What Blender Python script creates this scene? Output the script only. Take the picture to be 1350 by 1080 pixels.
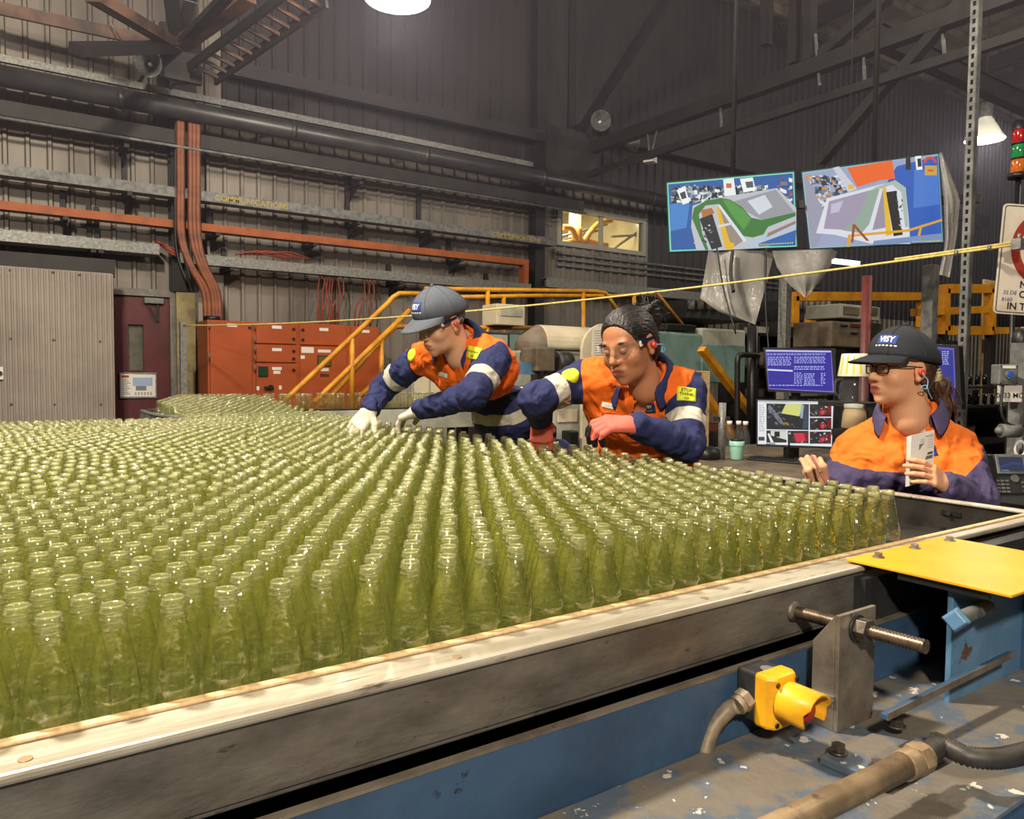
import bpy, math, random
import numpy as np
from mathutils import Vector, Matrix
from mathutils.bvhtree import BVHTree

for o in list(bpy.data.objects):
    bpy.data.objects.remove(o, do_unlink=True)
scene = bpy.context.scene
col = scene.collection
random.seed(7)
rng = np.random.default_rng(7)

# ------------------------------------------------------------------ camera
# World: X runs along the accumulation table's front rail, Y towards the clad wall, Z up;
# the camera is the origin, the shop floor lies 1.5 m below it.
FPX = 1000.0
YAW, PITCH, ROLL = math.radians(55.5), math.radians(-2.8), math.radians(0.5)
F = Vector((math.cos(YAW) * math.cos(PITCH), math.sin(YAW) * math.cos(PITCH), math.sin(PITCH)))
R0 = Vector((math.sin(YAW), -math.cos(YAW), 0))
U0 = R0.cross(F)
R = R0 * math.cos(ROLL) + U0 * math.sin(ROLL)
U = R.cross(F)
cam = bpy.data.cameras.new('camera')
cam.sensor_width = 36.0
cam.lens = 36.0 * FPX / 1350.0
cam.clip_start = 0.05
cam.clip_end = 200
camo = bpy.data.objects.new('camera', cam)
col.objects.link(camo)
m = Matrix.Identity(4)
for i in range(3):
    m[i][0], m[i][1], m[i][2] = R[i], U[i], -F[i]
camo.matrix_world = m
scene.camera = camo
FLOOR = -1.5
ROOFZ = 6.6
WALLY = 9.6

# ------------------------------------------------------------------ world, exposure
world = bpy.data.worlds.new('world')
scene.world = world
world.use_nodes = True
bg = world.node_tree.nodes['Background']
bg.inputs[0].default_value = (0.62, 0.66, 0.80, 1)
bg.inputs[1].default_value = 0.06
scene.view_settings.view_transform = 'Standard'
scene.view_settings.look = 'None'
scene.view_settings.gamma = 1
scene.view_settings.use_curve_mapping = False
scene.view_settings.exposure = 0.0
cy = scene.cycles
cy.use_denoising = True
cy.max_bounces = 7
cy.diffuse_bounces = 4
cy.glossy_bounces = 3
cy.transmission_bounces = 4
cy.transparent_max_bounces = 28
cy.volume_bounces = 0
cy.caustics_reflective = False
cy.caustics_refractive = False
cy.sample_clamp_indirect = 6.0

# The hall's high-bay lamps plus an added roof one: (position, watts, colour); their housings are built further down.
LAMPS = [
    ((-0.45, 2.5, 3.8), 1550, (1.0, 0.88, 0.71)),     # above the accumulation table
    ((2.985, 6.158, 3.235), 160, (1.0, 0.88, 0.78)),    # the one in view near the wall
    ((-2.2, -2.5, 3.0), 1500, (1.0, 0.88, 0.72)),      # behind the camera's left shoulder
    ((6.6, 2.2, 4.6), 260, (1.0, 0.86, 0.68)),       # above the control desk
    ((13.04, 5.838, 3.74), 200, (1.0, 0.95, 0.85)),     # far one in view under the roof
    ((9.5, -1.5, 5.9), 600, (1.0, 0.90, 0.74)),         # added out of view to brighten the roof beyond the control desk
]
for i, (p, w, c) in enumerate(LAMPS):
    l = bpy.data.lights.new('high_bay_light', 'POINT')
    l.energy = w
    l.color = c
    l.shadow_soft_size = 0.17
    lo = bpy.data.objects.new('high_bay_light', l)
    lo.location = Vector(p) + Vector((0, 0, -0.12))
    col.objects.link(lo)

# ------------------------------------------------------------------ pixel helpers (1350 x 1080 frame)
def ray(x, y):
    return F + R * ((x - 675.0) / FPX) + U * ((540.0 - y) / FPX)
def P(x, y, d):
    return ray(x, y) * d
def pX(x, y, X):
    r = ray(x, y); return r * (X / r.x)
def pY(x, y, Y):
    r = ray(x, y); return r * (Y / r.y)
def pZ(x, y, Z):
    r = ray(x, y); return r * (Z / r.z)
def pPl(x, y, p0, n):
    r = ray(x, y); return r * (p0.dot(n) / r.dot(n))

# ------------------------------------------------------------------ mesh helpers
LOC = {}
class MB:
    def __init__(s):
        s.v, s.f, s.m, s.sm = [], [], [], []
        s.cur = 0; s.smooth = False
    def add(s, vs, fs, smooth=None):
        b = len(s.v)
        s.v += [tuple(v) for v in vs]
        for f in fs:
            s.f.append(tuple(i + b for i in f)); s.m.append(s.cur)
            s.sm.append(s.smooth if smooth is None else smooth)
        return s
    def box(s, a, b):
        x0, x1 = sorted((a[0], b[0])); y0, y1 = sorted((a[1], b[1])); z0, z1 = sorted((a[2], b[2]))
        vs = [(x, y, z) for z in (z0, z1) for y in (y0, y1) for x in (x0, x1)]
        return s.add(vs, [(0, 2, 3, 1), (4, 5, 7, 6), (0, 1, 5, 4), (2, 6, 7, 3), (0, 4, 6, 2), (1, 3, 7, 5)])
    def obox(s, c, ax, ay, az):
        """oriented box: centre and three half-axis vectors"""
        c, ax, ay, az = map(Vector, (c, ax, ay, az))
        vs = [c + ax * i + ay * j + az * k for k in (-1, 1) for j in (-1, 1) for i in (-1, 1)]
        fs = [(0, 2, 3, 1), (4, 5, 7, 6), (0, 1, 5, 4), (2, 6, 7, 3), (0, 4, 6, 2), (1, 3, 7, 5)]
        if ax.cross(ay).dot(az) < 0: fs = [f[::-1] for f in fs]
        return s.add(vs, fs)
    def bar(s, p, q, w, h, up=(0, 0, 1)):
        """rectangular bar from p to q, w across, h along up"""
        p, q = Vector(p), Vector(q)
        d = q - p; u = Vector(up)
        a = d.cross(u)
        if a.length < 1e-6: a = d.cross(Vector((1, 0, 0)))
        a.normalize(); u = a.cross(d).normalized()
        return s.obox((p + q) / 2, d / 2, a * w / 2, u * h / 2)
    def tube(s, pts, r, n=10, caps=True, smooth=True):
        pts = [Vector(p) for p in pts]
        rs = r if isinstance(r, (list, tuple)) else [r] * len(pts)
        prev = None; rings = []
        for i, p in enumerate(pts):
            t = (pts[min(i + 1, len(pts) - 1)] - pts[max(i - 1, 0)])
            if t.length < 1e-9: t = Vector((0, 0, 1))
            t.normalize()
            if prev is None:
                a = t.cross(Vector((0, 0, 1)))
                if a.length < 1e-3: a = t.cross(Vector((1, 0, 0)))
            else:
                a = prev - t * prev.dot(t)
                if a.length < 1e-6: a = t.orthogonal()
            a.normalize(); prev = a
            b = t.cross(a)
            rings.append([p + (a * math.cos(2 * math.pi * k / n) + b * math.sin(2 * math.pi * k / n)) * rs[i] for k in range(n)])
        vs = [v for rg in rings for v in rg]
        fs = []
        for i in range(len(pts) - 1):
            for k in range(n):
                k2 = (k + 1) % n
                fs.append((i * n + k, i * n + k2, (i + 1) * n + k2, (i + 1) * n + k))
        s.add(vs, fs, smooth)
        if caps:
            b = len(s.v) - len(vs)
            s.f.append(tuple(b + k for k in range(n))[::-1]); s.m.append(s.cur); s.sm.append(False)
            s.f.append(tuple(b + (len(pts) - 1) * n + k for k in range(n))); s.m.append(s.cur); s.sm.append(False)
        return s
    def cyl(s, p, q, r, n=16, r2=None, smooth=True):
        return s.tube([p, q], [r, r if r2 is None else r2], n, True, smooth)
    def lathe(s, prof, c=(0, 0, 0), ax=(0, 0, 1), n=24, smooth=True):
        """prof: list of (radius, height along ax)"""
        c = Vector(c); ax = Vector(ax).normalized(); a = ax.orthogonal().normalized(); b = ax.cross(a)
        vs = []
        for r, h in prof:
            for k in range(n):
                t = 2 * math.pi * k / n
                vs.append(c + ax * h + (a * math.cos(t) + b * math.sin(t)) * r)
        fs = []
        for i in range(len(prof) - 1):
            for k in range(n):
                k2 = (k + 1) % n
                fs.append((i * n + k, i * n + k2, (i + 1) * n + k2, (i + 1) * n + k))
        return s.add(vs, fs, smooth)
    def prism(s, poly, ext):
        """polygon (3-D points) extruded by vector ext"""
        poly = [Vector(p) for p in poly]; e = Vector(ext); n = len(poly)
        nn = Vector((0, 0, 0))
        for i in range(n): nn += poly[i].cross(poly[(i + 1) % n])
        if nn.dot(e) > 0: poly = poly[::-1]
        vs = poly + [p + e for p in poly]
        fs = [tuple(range(n)), tuple(range(n, 2 * n))[::-1]]
        fs += [(i, i + n, (i + 1) % n + n, (i + 1) % n) for i in range(n)]
        return s.add(vs, fs)
    def hexa(s, p, q, r):
        return s.tube([p, q], r, 6, True, False)
    def sphere(s, c, r, n=12, m_=8, sc=(1, 1, 1)):
        c = Vector(c)
        prof = [(math.sin(math.pi * i / m_), -math.cos(math.pi * i / m_)) for i in range(m_ + 1)]
        vs = [(c.x + a * math.cos(2 * math.pi * k / n) * r * sc[0], c.y + a * math.sin(2 * math.pi * k / n) * r * sc[1], c.z + h * r * sc[2]) for a, h in prof for k in range(n)]
        fs = [(i * n + k, i * n + (k + 1) % n, (i + 1) * n + (k + 1) % n, (i + 1) * n + k) for i in range(m_) for k in range(n)]
        return s.add(vs, fs, True)
    def build(s, name, mat, parent=None, loc=None, bev=0.0, label=None):
        return link_mesh(name, np.array(s.v, dtype=np.float64), s.f, mat, parent, loc, bev, s.m, s.sm, label)

def link_mesh(name, v, f, mat, parent=None, loc=None, bev=0.0, mi=None, sm=None, label=None):
    if parent is not None:
        base = LOC[parent.name]
    elif loc is not None:
        base = Vector(loc)
    else:
        base = Vector(((v[:, 0].min() + v[:, 0].max()) / 2, (v[:, 1].min() + v[:, 1].max()) / 2, v[:, 2].min()))
    me = bpy.data.meshes.new(name)
    me.from_pydata((v - np.array(base)).tolist(), [], f)
    for mm in (mat if isinstance(mat, (list, tuple)) else [mat]):
        me.materials.append(mm)
    if mi is not None and any(mi): me.polygons.foreach_set('material_index', mi)
    if sm is True: me.polygons.foreach_set('use_smooth', [True] * len(me.polygons))
    elif sm is not None and any(sm): me.polygons.foreach_set('use_smooth', sm)
    me.update()
    o = bpy.data.objects.new(name, me)
    col.objects.link(o)
    if parent is not None:
        o.parent = parent
    else:
        o.location = base
    LOC[o.name] = base
    if bev:
        b = o.modifiers.new('bevel', 'BEVEL'); b.width = bev; b.segments = 2; b.limit_method = 'ANGLE'; b.angle_limit = 0.7
        b.harden_normals = False
    if label: o['label'] = label
    return o

def tag(o, label, cat, group=None, kind=None):
    o['label'] = label; o['category'] = cat
    if group: o['group'] = group
    if kind: o['kind'] = kind
    return o
def structure(o, label=None):
    o['kind'] = 'structure'
    if label: o['label'] = label
    return o
def thing(name, label, cat, loc, group=None):
    o = bpy.data.objects.new(name, None)
    o.empty_display_size = 0.05
    col.objects.link(o); o.location = loc
    LOC[o.name] = Vector(loc)
    return tag(o, label, cat, group)
def sthing(name, loc, label=None):
    o = bpy.data.objects.new(name, None); col.objects.link(o); o.location = loc
    LOC[o.name] = Vector(loc)
    return structure(o, label)

def spline(pts, n=8):
    """Catmull-Rom through the points"""
    pts = [Vector(p) for p in pts]
    q = [pts[0] * 2 - pts[1]] + pts + [pts[-1] * 2 - pts[-2]]
    out = []
    for i in range(1, len(q) - 2):
        for k in range(n):
            t = k / n
            a, b, c, d = q[i - 1], q[i], q[i + 1], q[i + 2]
            out.append(0.5 * ((2 * b) + (c - a) * t + (2 * a - 5 * b + 4 * c - d) * t * t + (3 * b - a - 3 * c + d) * t ** 3))
    out.append(pts[-1])
    return out

# ------------------------------------------------------------------ materials
def lin(c):
    return tuple(((x / 255.0) / 12.92 if x / 255.0 <= 0.04045 else ((x / 255.0 + 0.055) / 1.055) ** 2.4) for x in c) + (1.0,)
M = {}
def mat(name, c, rough=0.5, metal=0.0, c2=None, scale=4.0, lo=0.42, hi=0.62, bump=0.0, bscale=40.0, c3=None, s3=18.0, l3=0.6, h3=0.66, emit=0.0, spec=0.5, stretch=None, alpha=1.0, coat=0.0, detail=5.0):
    mt = bpy.data.materials.new(name); mt.use_nodes = True
    nt = mt.node_tree; b = nt.nodes['Principled BSDF']
    b.inputs['Base Color'].default_value = lin(c)
    b.inputs['Roughness'].default_value = rough
    b.inputs['Metallic'].default_value = metal
    b.inputs['Specular IOR Level'].default_value = spec
    b.inputs['Alpha'].default_value = alpha
    b.inputs['Coat Weight'].default_value = coat
    tc = None
    if c2 or bump or c3:
        tc = nt.nodes.new('ShaderNodeTexCoord').outputs['Object']
        if stretch:
            mp = nt.nodes.new('ShaderNodeMapping'); mp.inputs['Scale'].default_value = stretch
            nt.links.new(tc, mp.inputs[0]); tc = mp.outputs[0]
    src = None
    def layer(src, cA, cB, sc, a, z):
        n = nt.nodes.new('ShaderNodeTexNoise'); n.inputs['Scale'].default_value = sc; n.inputs['Detail'].default_value = detail
        n.inputs['Roughness'].default_value = 0.62
        nt.links.new(tc, n.inputs['Vector'])
        mr = nt.nodes.new('ShaderNodeMapRange'); mr.inputs[1].default_value = a; mr.inputs[2].default_value = z
        nt.links.new(n.outputs['Fac'], mr.inputs[0])
        mx = nt.nodes.new('ShaderNodeMix'); mx.data_type = 'RGBA'
        if src is None: mx.inputs[6].default_value = lin(cA)
        else: nt.links.new(src, mx.inputs[6])
        mx.inputs[7].default_value = lin(cB)
        nt.links.new(mr.outputs[0], mx.inputs[0])
        return mx.outputs[2]
    if c2: src = layer(None, c, c2, scale, lo, hi)
    if c3: src = layer(src, c, c3, s3, l3, h3)
    if src is not None: nt.links.new(src, b.inputs['Base Color'])
    if bump:
        n = nt.nodes.new('ShaderNodeTexNoise'); n.inputs['Scale'].default_value = bscale; n.inputs['Detail'].default_value = 4
        nt.links.new(tc, n.inputs['Vector'])
        bp = nt.nodes.new('ShaderNodeBump'); bp.inputs['Strength'].default_value = bump; bp.inputs['Distance'].default_value = 0.02
        nt.links.new(n.outputs['Fac'], bp.inputs['Height']); nt.links.new(bp.outputs[0], b.inputs['Normal'])
    if emit:
        b.inputs['Emission Color'].default_value = lin(c); b.inputs['Emission Strength'].default_value = emit
        if src is not None: nt.links.new(src, b.inputs['Emission Color'])
    M[name] = mt
    return mt

mat('floor', (92, 90, 86), 0.7, c2=(62, 60, 58), scale=1.5)
mat('cladding', (138, 130, 121), 0.55, 0.25, c2=(100, 94, 88), scale=0.9, lo=0.35, hi=0.7, c3=(92, 84, 76), s3=3.0, l3=0.58, h3=0.75, stretch=(1, 1, 0.25))
mat('shaded_cladding', (52, 49, 52), 0.7, 0.1, c2=(42, 40, 43), scale=0.8)  # cladding darkened to stand in for the shading falloff up the wall
mat('roof', (196, 184, 164), 0.35, 0.4, c2=(150, 138, 122), scale=1.2, bump=0.6, bscale=3.0)
mat('dark_steel', (38, 36, 36), 0.6, 0.2, c2=(26, 25, 26), scale=3)
mat('brown_steel', (112, 82, 66), 0.65, 0.1, c2=(62, 50, 46), scale=3)
mat('purlin', (150, 138, 122), 0.5, 0.3, c2=(104, 96, 88), scale=2)
mat('galv', (128, 128, 124), 0.5, 0.45, c2=(98, 98, 96), scale=30, c3=(150, 150, 146), s3=60, l3=0.55, h3=0.6)
mat('galv_dull', (120, 122, 120), 0.6, 0.3, c2=(88, 90, 90), scale=14)
mat('pvc_dark', (58, 58, 60), 0.38, 0.0, c2=(44, 44, 46), scale=3)
mat('tray_orange', (160, 82, 26), 0.6, 0.0, c2=(138, 68, 24), scale=4, c3=(90, 50, 30), s3=9, l3=0.66, h3=0.74)
mat('cable_orange', (134, 76, 46), 0.55, 0.0, c2=(106, 58, 38), scale=8)
mat('cable_black', (26, 26, 28), 0.5)
mat('cable_red', (140, 62, 44), 0.55, c2=(100, 48, 38), scale=6)
mat('cabinet_orange', (160, 72, 26), 0.5, 0.0, c2=(148, 66, 24), scale=2.5, c3=(150, 62, 30), s3=7, l3=0.68, h3=0.8)
mat('plate_white', (214, 210, 202), 0.5)
mat('white', (228, 226, 220), 0.5)
mat('black', (18, 18, 19), 0.45)
mat('black_gloss', (12, 12, 13), 0.2)
mat('hole_shade', (5, 5, 6), 0.9)  # near-black colour standing in for the shade inside openings
mat('door_maroon', (84, 24, 30), 0.5, c2=(66, 18, 24), scale=3)
mat('frame_grey', (120, 116, 108), 0.5, c2=(92, 90, 84), scale=5)
mat('sheet_beige', (146, 136, 126), 0.55, 0.05, c2=(132, 122, 113), scale=1.5, c3=(110, 98, 88), s3=14, l3=0.72, h3=0.78)
mat('olive', (150, 136, 92), 0.6, c2=(112, 100, 70), scale=4)
mat('rail_yellow', (214, 150, 34), 0.42, c2=(186, 122, 30), scale=6, c3=(110, 76, 40), s3=16, l3=0.68, h3=0.76)
mat('machine_cream', (206, 194, 166), 0.5, c2=(188, 176, 150), scale=3)
mat('machine_grey', (168, 168, 154), 0.5, c2=(140, 140, 128), scale=4)
mat('machine_teal', (112, 140, 134), 0.45, c2=(94, 122, 116), scale=3)
mat('teal_bright', (60, 150, 150), 0.45)
mat('blue_steel', (84, 122, 156), 0.5)
mat('machine_dark', (54, 54, 54), 0.5, 0.2, c2=(36, 36, 37), scale=6)
mat('machine_brown', (110, 96, 78), 0.6, c2=(80, 70, 58), scale=6)
mat('wood_panel', (206, 178, 132), 0.55, c2=(186, 156, 112), scale=3, stretch=(1, 1, 8))
mat('red_paint', (92, 28, 24), 0.5, c2=(74, 22, 20), scale=8)
mat('window_frame', (150, 146, 134), 0.5)
# foreground metals
mat('rail_steel', (136, 130, 121), 0.46, 0.5, c2=(98, 92, 85), scale=9, lo=0.36, hi=0.66, bump=0.12, bscale=60, c3=(66, 58, 52), s3=34, l3=0.63, h3=0.72, stretch=(0.7, 1, 1.6))
mat('flange_steel', (206, 198, 182), 0.42, 0.45, c2=(168, 158, 140), scale=9, c3=(104, 92, 76), s3=26, l3=0.61, h3=0.68, stretch=(0.25, 2, 1), bump=0.1, bscale=50)
mat('wear_strip', (232, 198, 150), 0.5, c2=(206, 170, 122), scale=40, stretch=(2.5, 1, 1))
mat('blue_paint', (56, 82, 112), 0.40, c2=(46, 68, 94), scale=5, c3=(40, 36, 34), s3=16, l3=0.66, h3=0.69, bump=0.1, bscale=30)
mat('blue_bright', (92, 132, 166), 0.42, c2=(76, 114, 148), scale=6, c3=(92, 62, 42), s3=18, l3=0.65, h3=0.68, bump=0.1, bscale=30)
mat('chipped', (112, 105, 95), 0.55, 0.15, c2=(84, 96, 110), scale=11, lo=0.49, hi=0.57, c3=(200, 190, 172), s3=22, l3=0.635, h3=0.645, bump=0.15, bscale=40)
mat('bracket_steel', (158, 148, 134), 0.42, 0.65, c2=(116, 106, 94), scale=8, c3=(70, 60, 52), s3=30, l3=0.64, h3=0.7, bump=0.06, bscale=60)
mat('stud_steel', (128, 112, 96), 0.40, 0.75, c2=(88, 74, 62), scale=30)
mat('bolt_steel', (112, 106, 98), 0.42, 0.75, c2=(78, 70, 62), scale=40)
mat('plate_yellow', (236, 172, 36), 0.45, 0.0, c2=(224, 158, 30), scale=5, c3=(150, 104, 30), s3=42, l3=0.67, h3=0.72)
mat('estop_yellow', (238, 176, 30), 0.42, c2=(216, 150, 24), scale=12, c3=(150, 100, 30), s3=40, l3=0.68, h3=0.74)
mat('estop_red', (170, 34, 26), 0.4)
mat('conduit', (150, 136, 114), 0.5, 0.2, c2=(112, 100, 84), scale=24)
mat('conduit_dark', (66, 62, 58), 0.5, 0.2, c2=(48, 45, 42), scale=20)
mat('pipe_tan', (168, 144, 112), 0.45, 0.35, c2=(128, 108, 84), scale=12, c3=(90, 74, 58), s3=30, l3=0.62, h3=0.7)
mat('end_plate', (62, 58, 54), 0.45, 0.4, c2=(44, 41, 38), scale=10, c3=(110, 100, 88), s3=40, l3=0.68, h3=0.72)
mat('table_steel', (196, 196, 176), 0.35, 0.1, c2=(176, 176, 156), scale=6)
mat('guard_dark', (52, 54, 54), 0.5, 0.3, c2=(40, 42, 42), scale=8)

# flint glass with a yellow-green cast; the thick threaded finish is paler, highlights put into its colour
def glass_mat(name, body, c, tint, rough, gain):
    mt = bpy.data.materials.new(name); mt.use_nodes = True
    nt = mt.node_tree; nt.nodes.clear()
    out = nt.nodes.new('ShaderNodeOutputMaterial')
    tr = nt.nodes.new('ShaderNodeBsdfTransparent'); tr.inputs[0].default_value = tint + (1,)
    df = nt.nodes.new('ShaderNodeBsdfDiffuse'); df.inputs[0].default_value = c + (1,)
    tl = nt.nodes.new('ShaderNodeBsdfTranslucent'); tl.inputs[0].default_value = c + (1,)
    # light enters the necks from above and is piped down the walls, so the body colour answers to light from above
    up = nt.nodes.new('ShaderNodeCombineXYZ'); up.inputs[2].default_value = 1.0
    nt.links.new(up.outputs[0], df.inputs['Normal'])
    a1 = nt.nodes.new('ShaderNodeMixShader'); a1.inputs[0].default_value = 0.25
    nt.links.new(df.outputs[0], a1.inputs[1]); nt.links.new(tl.outputs[0], a1.inputs[2])
    a2 = nt.nodes.new('ShaderNodeMixShader'); a2.inputs[0].default_value = body
    nt.links.new(tr.outputs[0], a2.inputs[1]); nt.links.new(a1.outputs[0], a2.inputs[2])
    # the wall is seen edge-on at the silhouette: longer way through the glass, deeper green
    lw = nt.nodes.new('ShaderNodeLayerWeight'); lw.inputs[0].default_value = 0.5
    pw = nt.nodes.new('ShaderNodeMath'); pw.operation = 'POWER'; pw.inputs[1].default_value = 2.6; nt.links.new(lw.outputs['Facing'], pw.inputs[0])
    tm = nt.nodes.new('ShaderNodeMix'); tm.data_type = 'RGBA'; tm.inputs[6].default_value = tint + (1,); tm.inputs[7].default_value = (0.42, 0.47, 0.20, 1)
    nt.links.new(pw.outputs[0], tm.inputs[0]); nt.links.new(tm.outputs[2], tr.inputs[0])
    gl = nt.nodes.new('ShaderNodeBsdfGlossy'); gl.inputs[0].default_value = (1, 1, 0.95, 1); gl.inputs[1].default_value = rough
    fr = nt.nodes.new('ShaderNodeFresnel')
    ge = nt.nodes.new('ShaderNodeNewGeometry')
    io = nt.nodes.new('ShaderNodeMapRange'); io.inputs[3].default_value = 1.52; io.inputs[4].default_value = 1 / 1.52
    nt.links.new(ge.outputs['Backfacing'], io.inputs[0]); nt.links.new(io.outputs[0], fr.inputs[0])
    gm = nt.nodes.new('ShaderNodeMath'); gm.operation = 'MULTIPLY'; gm.inputs[1].default_value = gain; gm.use_clamp = True
    nt.links.new(fr.outputs[0], gm.inputs[0])
    n = nt.nodes.new('ShaderNodeTexNoise'); n.inputs['Scale'].default_value = 45
    tc = nt.nodes.new('ShaderNodeTexCoord'); nt.links.new(tc.outputs['Object'], n.inputs['Vector'])
    bp = nt.nodes.new('ShaderNodeBump'); bp.inputs['Strength'].default_value = 0.6; bp.inputs['Distance'].default_value = 0.01
    nt.links.new(n.outputs['Fac'], bp.inputs['Height']); nt.links.new(bp.outputs[0], gl.inputs['Normal'])
    a3 = nt.nodes.new('ShaderNodeMixShader')
    nt.links.new(gm.outputs[0], a3.inputs[0]); nt.links.new(a2.outputs[0], a3.inputs[1]); nt.links.new(gl.outputs[0], a3.inputs[2])
    nt.links.new(a3.outputs[0], out.inputs[0])
    M[name] = mt
glass_mat('bottle_glass', 0.07, (0.60, 0.62, 0.085), (0.985, 0.99, 0.93), 0.06, 2.2)
glass_mat('bottle_finish_glint', 0.20, (0.94, 0.93, 0.48), (0.92, 0.94, 0.80), 0.10, 2.6)  # near-white tone stands in for highlights on the finish
def clear_mat(name, tint, body, bodyfac, rough=0.15, ior=1.45, bump=0.0, bscale=20):
    mt = bpy.data.materials.new(name); mt.use_nodes = True
    nt = mt.node_tree; nt.nodes.clear()
    out = nt.nodes.new('ShaderNodeOutputMaterial')
    tr = nt.nodes.new('ShaderNodeBsdfTransparent'); tr.inputs[0].default_value = tint + (1,)
    df = nt.nodes.new('ShaderNodeBsdfDiffuse'); df.inputs[0].default_value = body + (1,)
    a = nt.nodes.new('ShaderNodeMixShader'); a.inputs[0].default_value = bodyfac
    nt.links.new(tr.outputs[0], a.inputs[1]); nt.links.new(df.outputs[0], a.inputs[2])
    gl = nt.nodes.new('ShaderNodeBsdfGlossy'); gl.inputs[1].default_value = rough
    fr = nt.nodes.new('ShaderNodeFresnel')
    ge = nt.nodes.new('ShaderNodeNewGeometry')
    io = nt.nodes.new('ShaderNodeMapRange'); io.inputs[3].default_value = ior; io.inputs[4].default_value = 1 / ior
    nt.links.new(ge.outputs['Backfacing'], io.inputs[0]); nt.links.new(io.outputs[0], fr.inputs[0])
    if bump:
        n = nt.nodes.new('ShaderNodeTexNoise'); n.inputs['Scale'].default_value = bscale
        bp = nt.nodes.new('ShaderNodeBump'); bp.inputs['Strength'].default_value = bump; bp.inputs['Distance'].default_value = 0.03
        nt.links.new(n.outputs['Fac'], bp.inputs['Height'])
        nt.links.new(bp.outputs[0], gl.inputs['Normal']); nt.links.new(bp.outputs[0], fr.inputs['Normal'])
    b = nt.nodes.new('ShaderNodeMixShader')
    nt.links.new(fr.outputs[0], b.inputs[0]); nt.links.new(a.outputs[0], b.inputs[1]); nt.links.new(gl.outputs[0], b.inputs[2])
    nt.links.new(b.outputs[0], out.inputs[0])
    M[name] = mt
    return mt
clear_mat('clear_glass', (0.93, 0.96, 0.94), (0.5, 0.5, 0.5), 0.05, 0.05)
clear_mat('plastic_film', (0.82, 0.81, 0.77), (0.66, 0.64, 0.60), 0.48, 0.18, 1.5, 0.9, 9)
clear_mat('lens', (0.90, 0.90, 0.86), (0.6, 0.6, 0.55), 0.06, 0.04, 1.45)

# a material that shows a mesh's own face colours (print and screen pictures)
def paint_mat(name, emit):
    mt = bpy.data.materials.new(name); mt.use_nodes = True
    nt = mt.node_tree; b = nt.nodes['Principled BSDF']
    a = nt.nodes.new('ShaderNodeAttribute'); a.attribute_name = 'print'
    nt.links.new(a.outputs['Color'], b.inputs['Base Color'])
    b.inputs['Roughness'].default_value = 0.35
    if emit:
        b.inputs['Roughness'].default_value = 0.6; b.inputs['Specular IOR Level'].default_value = 0.12
        b.inputs['Base Color'].default_value = (0.02, 0.02, 0.02, 1)
        for l in list(b.inputs['Base Color'].links): nt.links.remove(l)
        nt.links.new(a.outputs['Color'], b.inputs['Emission Color']); b.inputs['Emission Strength'].default_value = emit
    M[name] = mt
paint_mat('print', 0)
paint_mat('screen_picture', 1.0)

def picture(name, layers, mp, nrm, material, parent, step=0.0004):
    """flat print: layers = [(rgb, [(u,v),...])]; mp maps (u,v) to a 3-D point, later layers lie in front"""
    vs, fs, cs = [], [], []
    for i, (c, poly) in enumerate(layers):
        b = len(vs); off = Vector(nrm) * (step * (i * 0.12 + 1))
        vs += [mp(u, v) + off for u, v in poly]
        fs.append(tuple(range(b, b + len(poly)))); cs += [lin(c)] * len(poly)
    o = link_mesh(name, np.array([tuple(v) for v in vs]), fs, material, parent)
    at = o.data.color_attributes.new('print', 'FLOAT_COLOR', 'CORNER')
    at.data.foreach_set('color', [x for c in cs for x in c])
    return o
def rect(x0, y0, x1, y1):
    return [(x0, y0), (x1, y0), (x1, y1), (x0, y1)]

def text_mesh(body, size=1.0, extrude=0.0, align='CENTER', bold=0.0):
    cu = bpy.data.curves.new('lettering', 'FONT'); cu.body = body; cu.size = size; cu.align_x = align; cu.align_y = 'CENTER'
    cu.extrude = extrude; cu.offset = bold; cu.resolution_u = 3
    o = bpy.data.objects.new('lettering', cu); col.objects.link(o)
    dg = bpy.context.evaluated_depsgraph_get(); dg.update()
    me = o.evaluated_get(dg).to_mesh()
    v = np.array([tuple(x.co) for x in me.vertices]).reshape(-1, 3); f = [tuple(p.vertices) for p in me.polygons]
    o.evaluated_get(dg).to_mesh_clear()
    bpy.data.objects.remove(o); bpy.data.curves.remove(cu)
    return v, f
def lettering(body, c, right, up, height, material, parent, name='lettering', align='CENTER', bold=0.0, width=None):
    """text of cap height `height` centred at c on the plane of right, up"""
    v, f = text_mesh(body, 1.0, 0.0, align, bold)
    if not len(v): return None
    h = 0.70
    right = Vector(right).normalized(); up = Vector(up).normalized()
    sx = sy = height / h
    if width: sx = width / (v[:, 0].max() - v[:, 0].min())
    v[:, 1] -= (v[:, 1].max() + v[:, 1].min()) / 2
    w = np.array([tuple(Vector(c) + right * (p[0] * sx) + up * (p[1] * sy)) for p in v])
    return link_mesh(name, w, f, material, parent)
# ================================================================== the hall
b = MB(); b.box((-8, -8, FLOOR - 0.1), (42, WALLY + 4.2, FLOOR))
structure(b.build('floor', M['floor']))

# the window opening in the clad wall
WX0, WX1 = pY(737, 300, WALLY).x, pY(845, 300, WALLY).x
WZ0 = (pY(737, 320, WALLY).z + pY(845, 331, WALLY).z) / 2
WZ1 = (pY(737, 277, WALLY).z + pY(845, 295, WALLY).z) / 2

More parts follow.
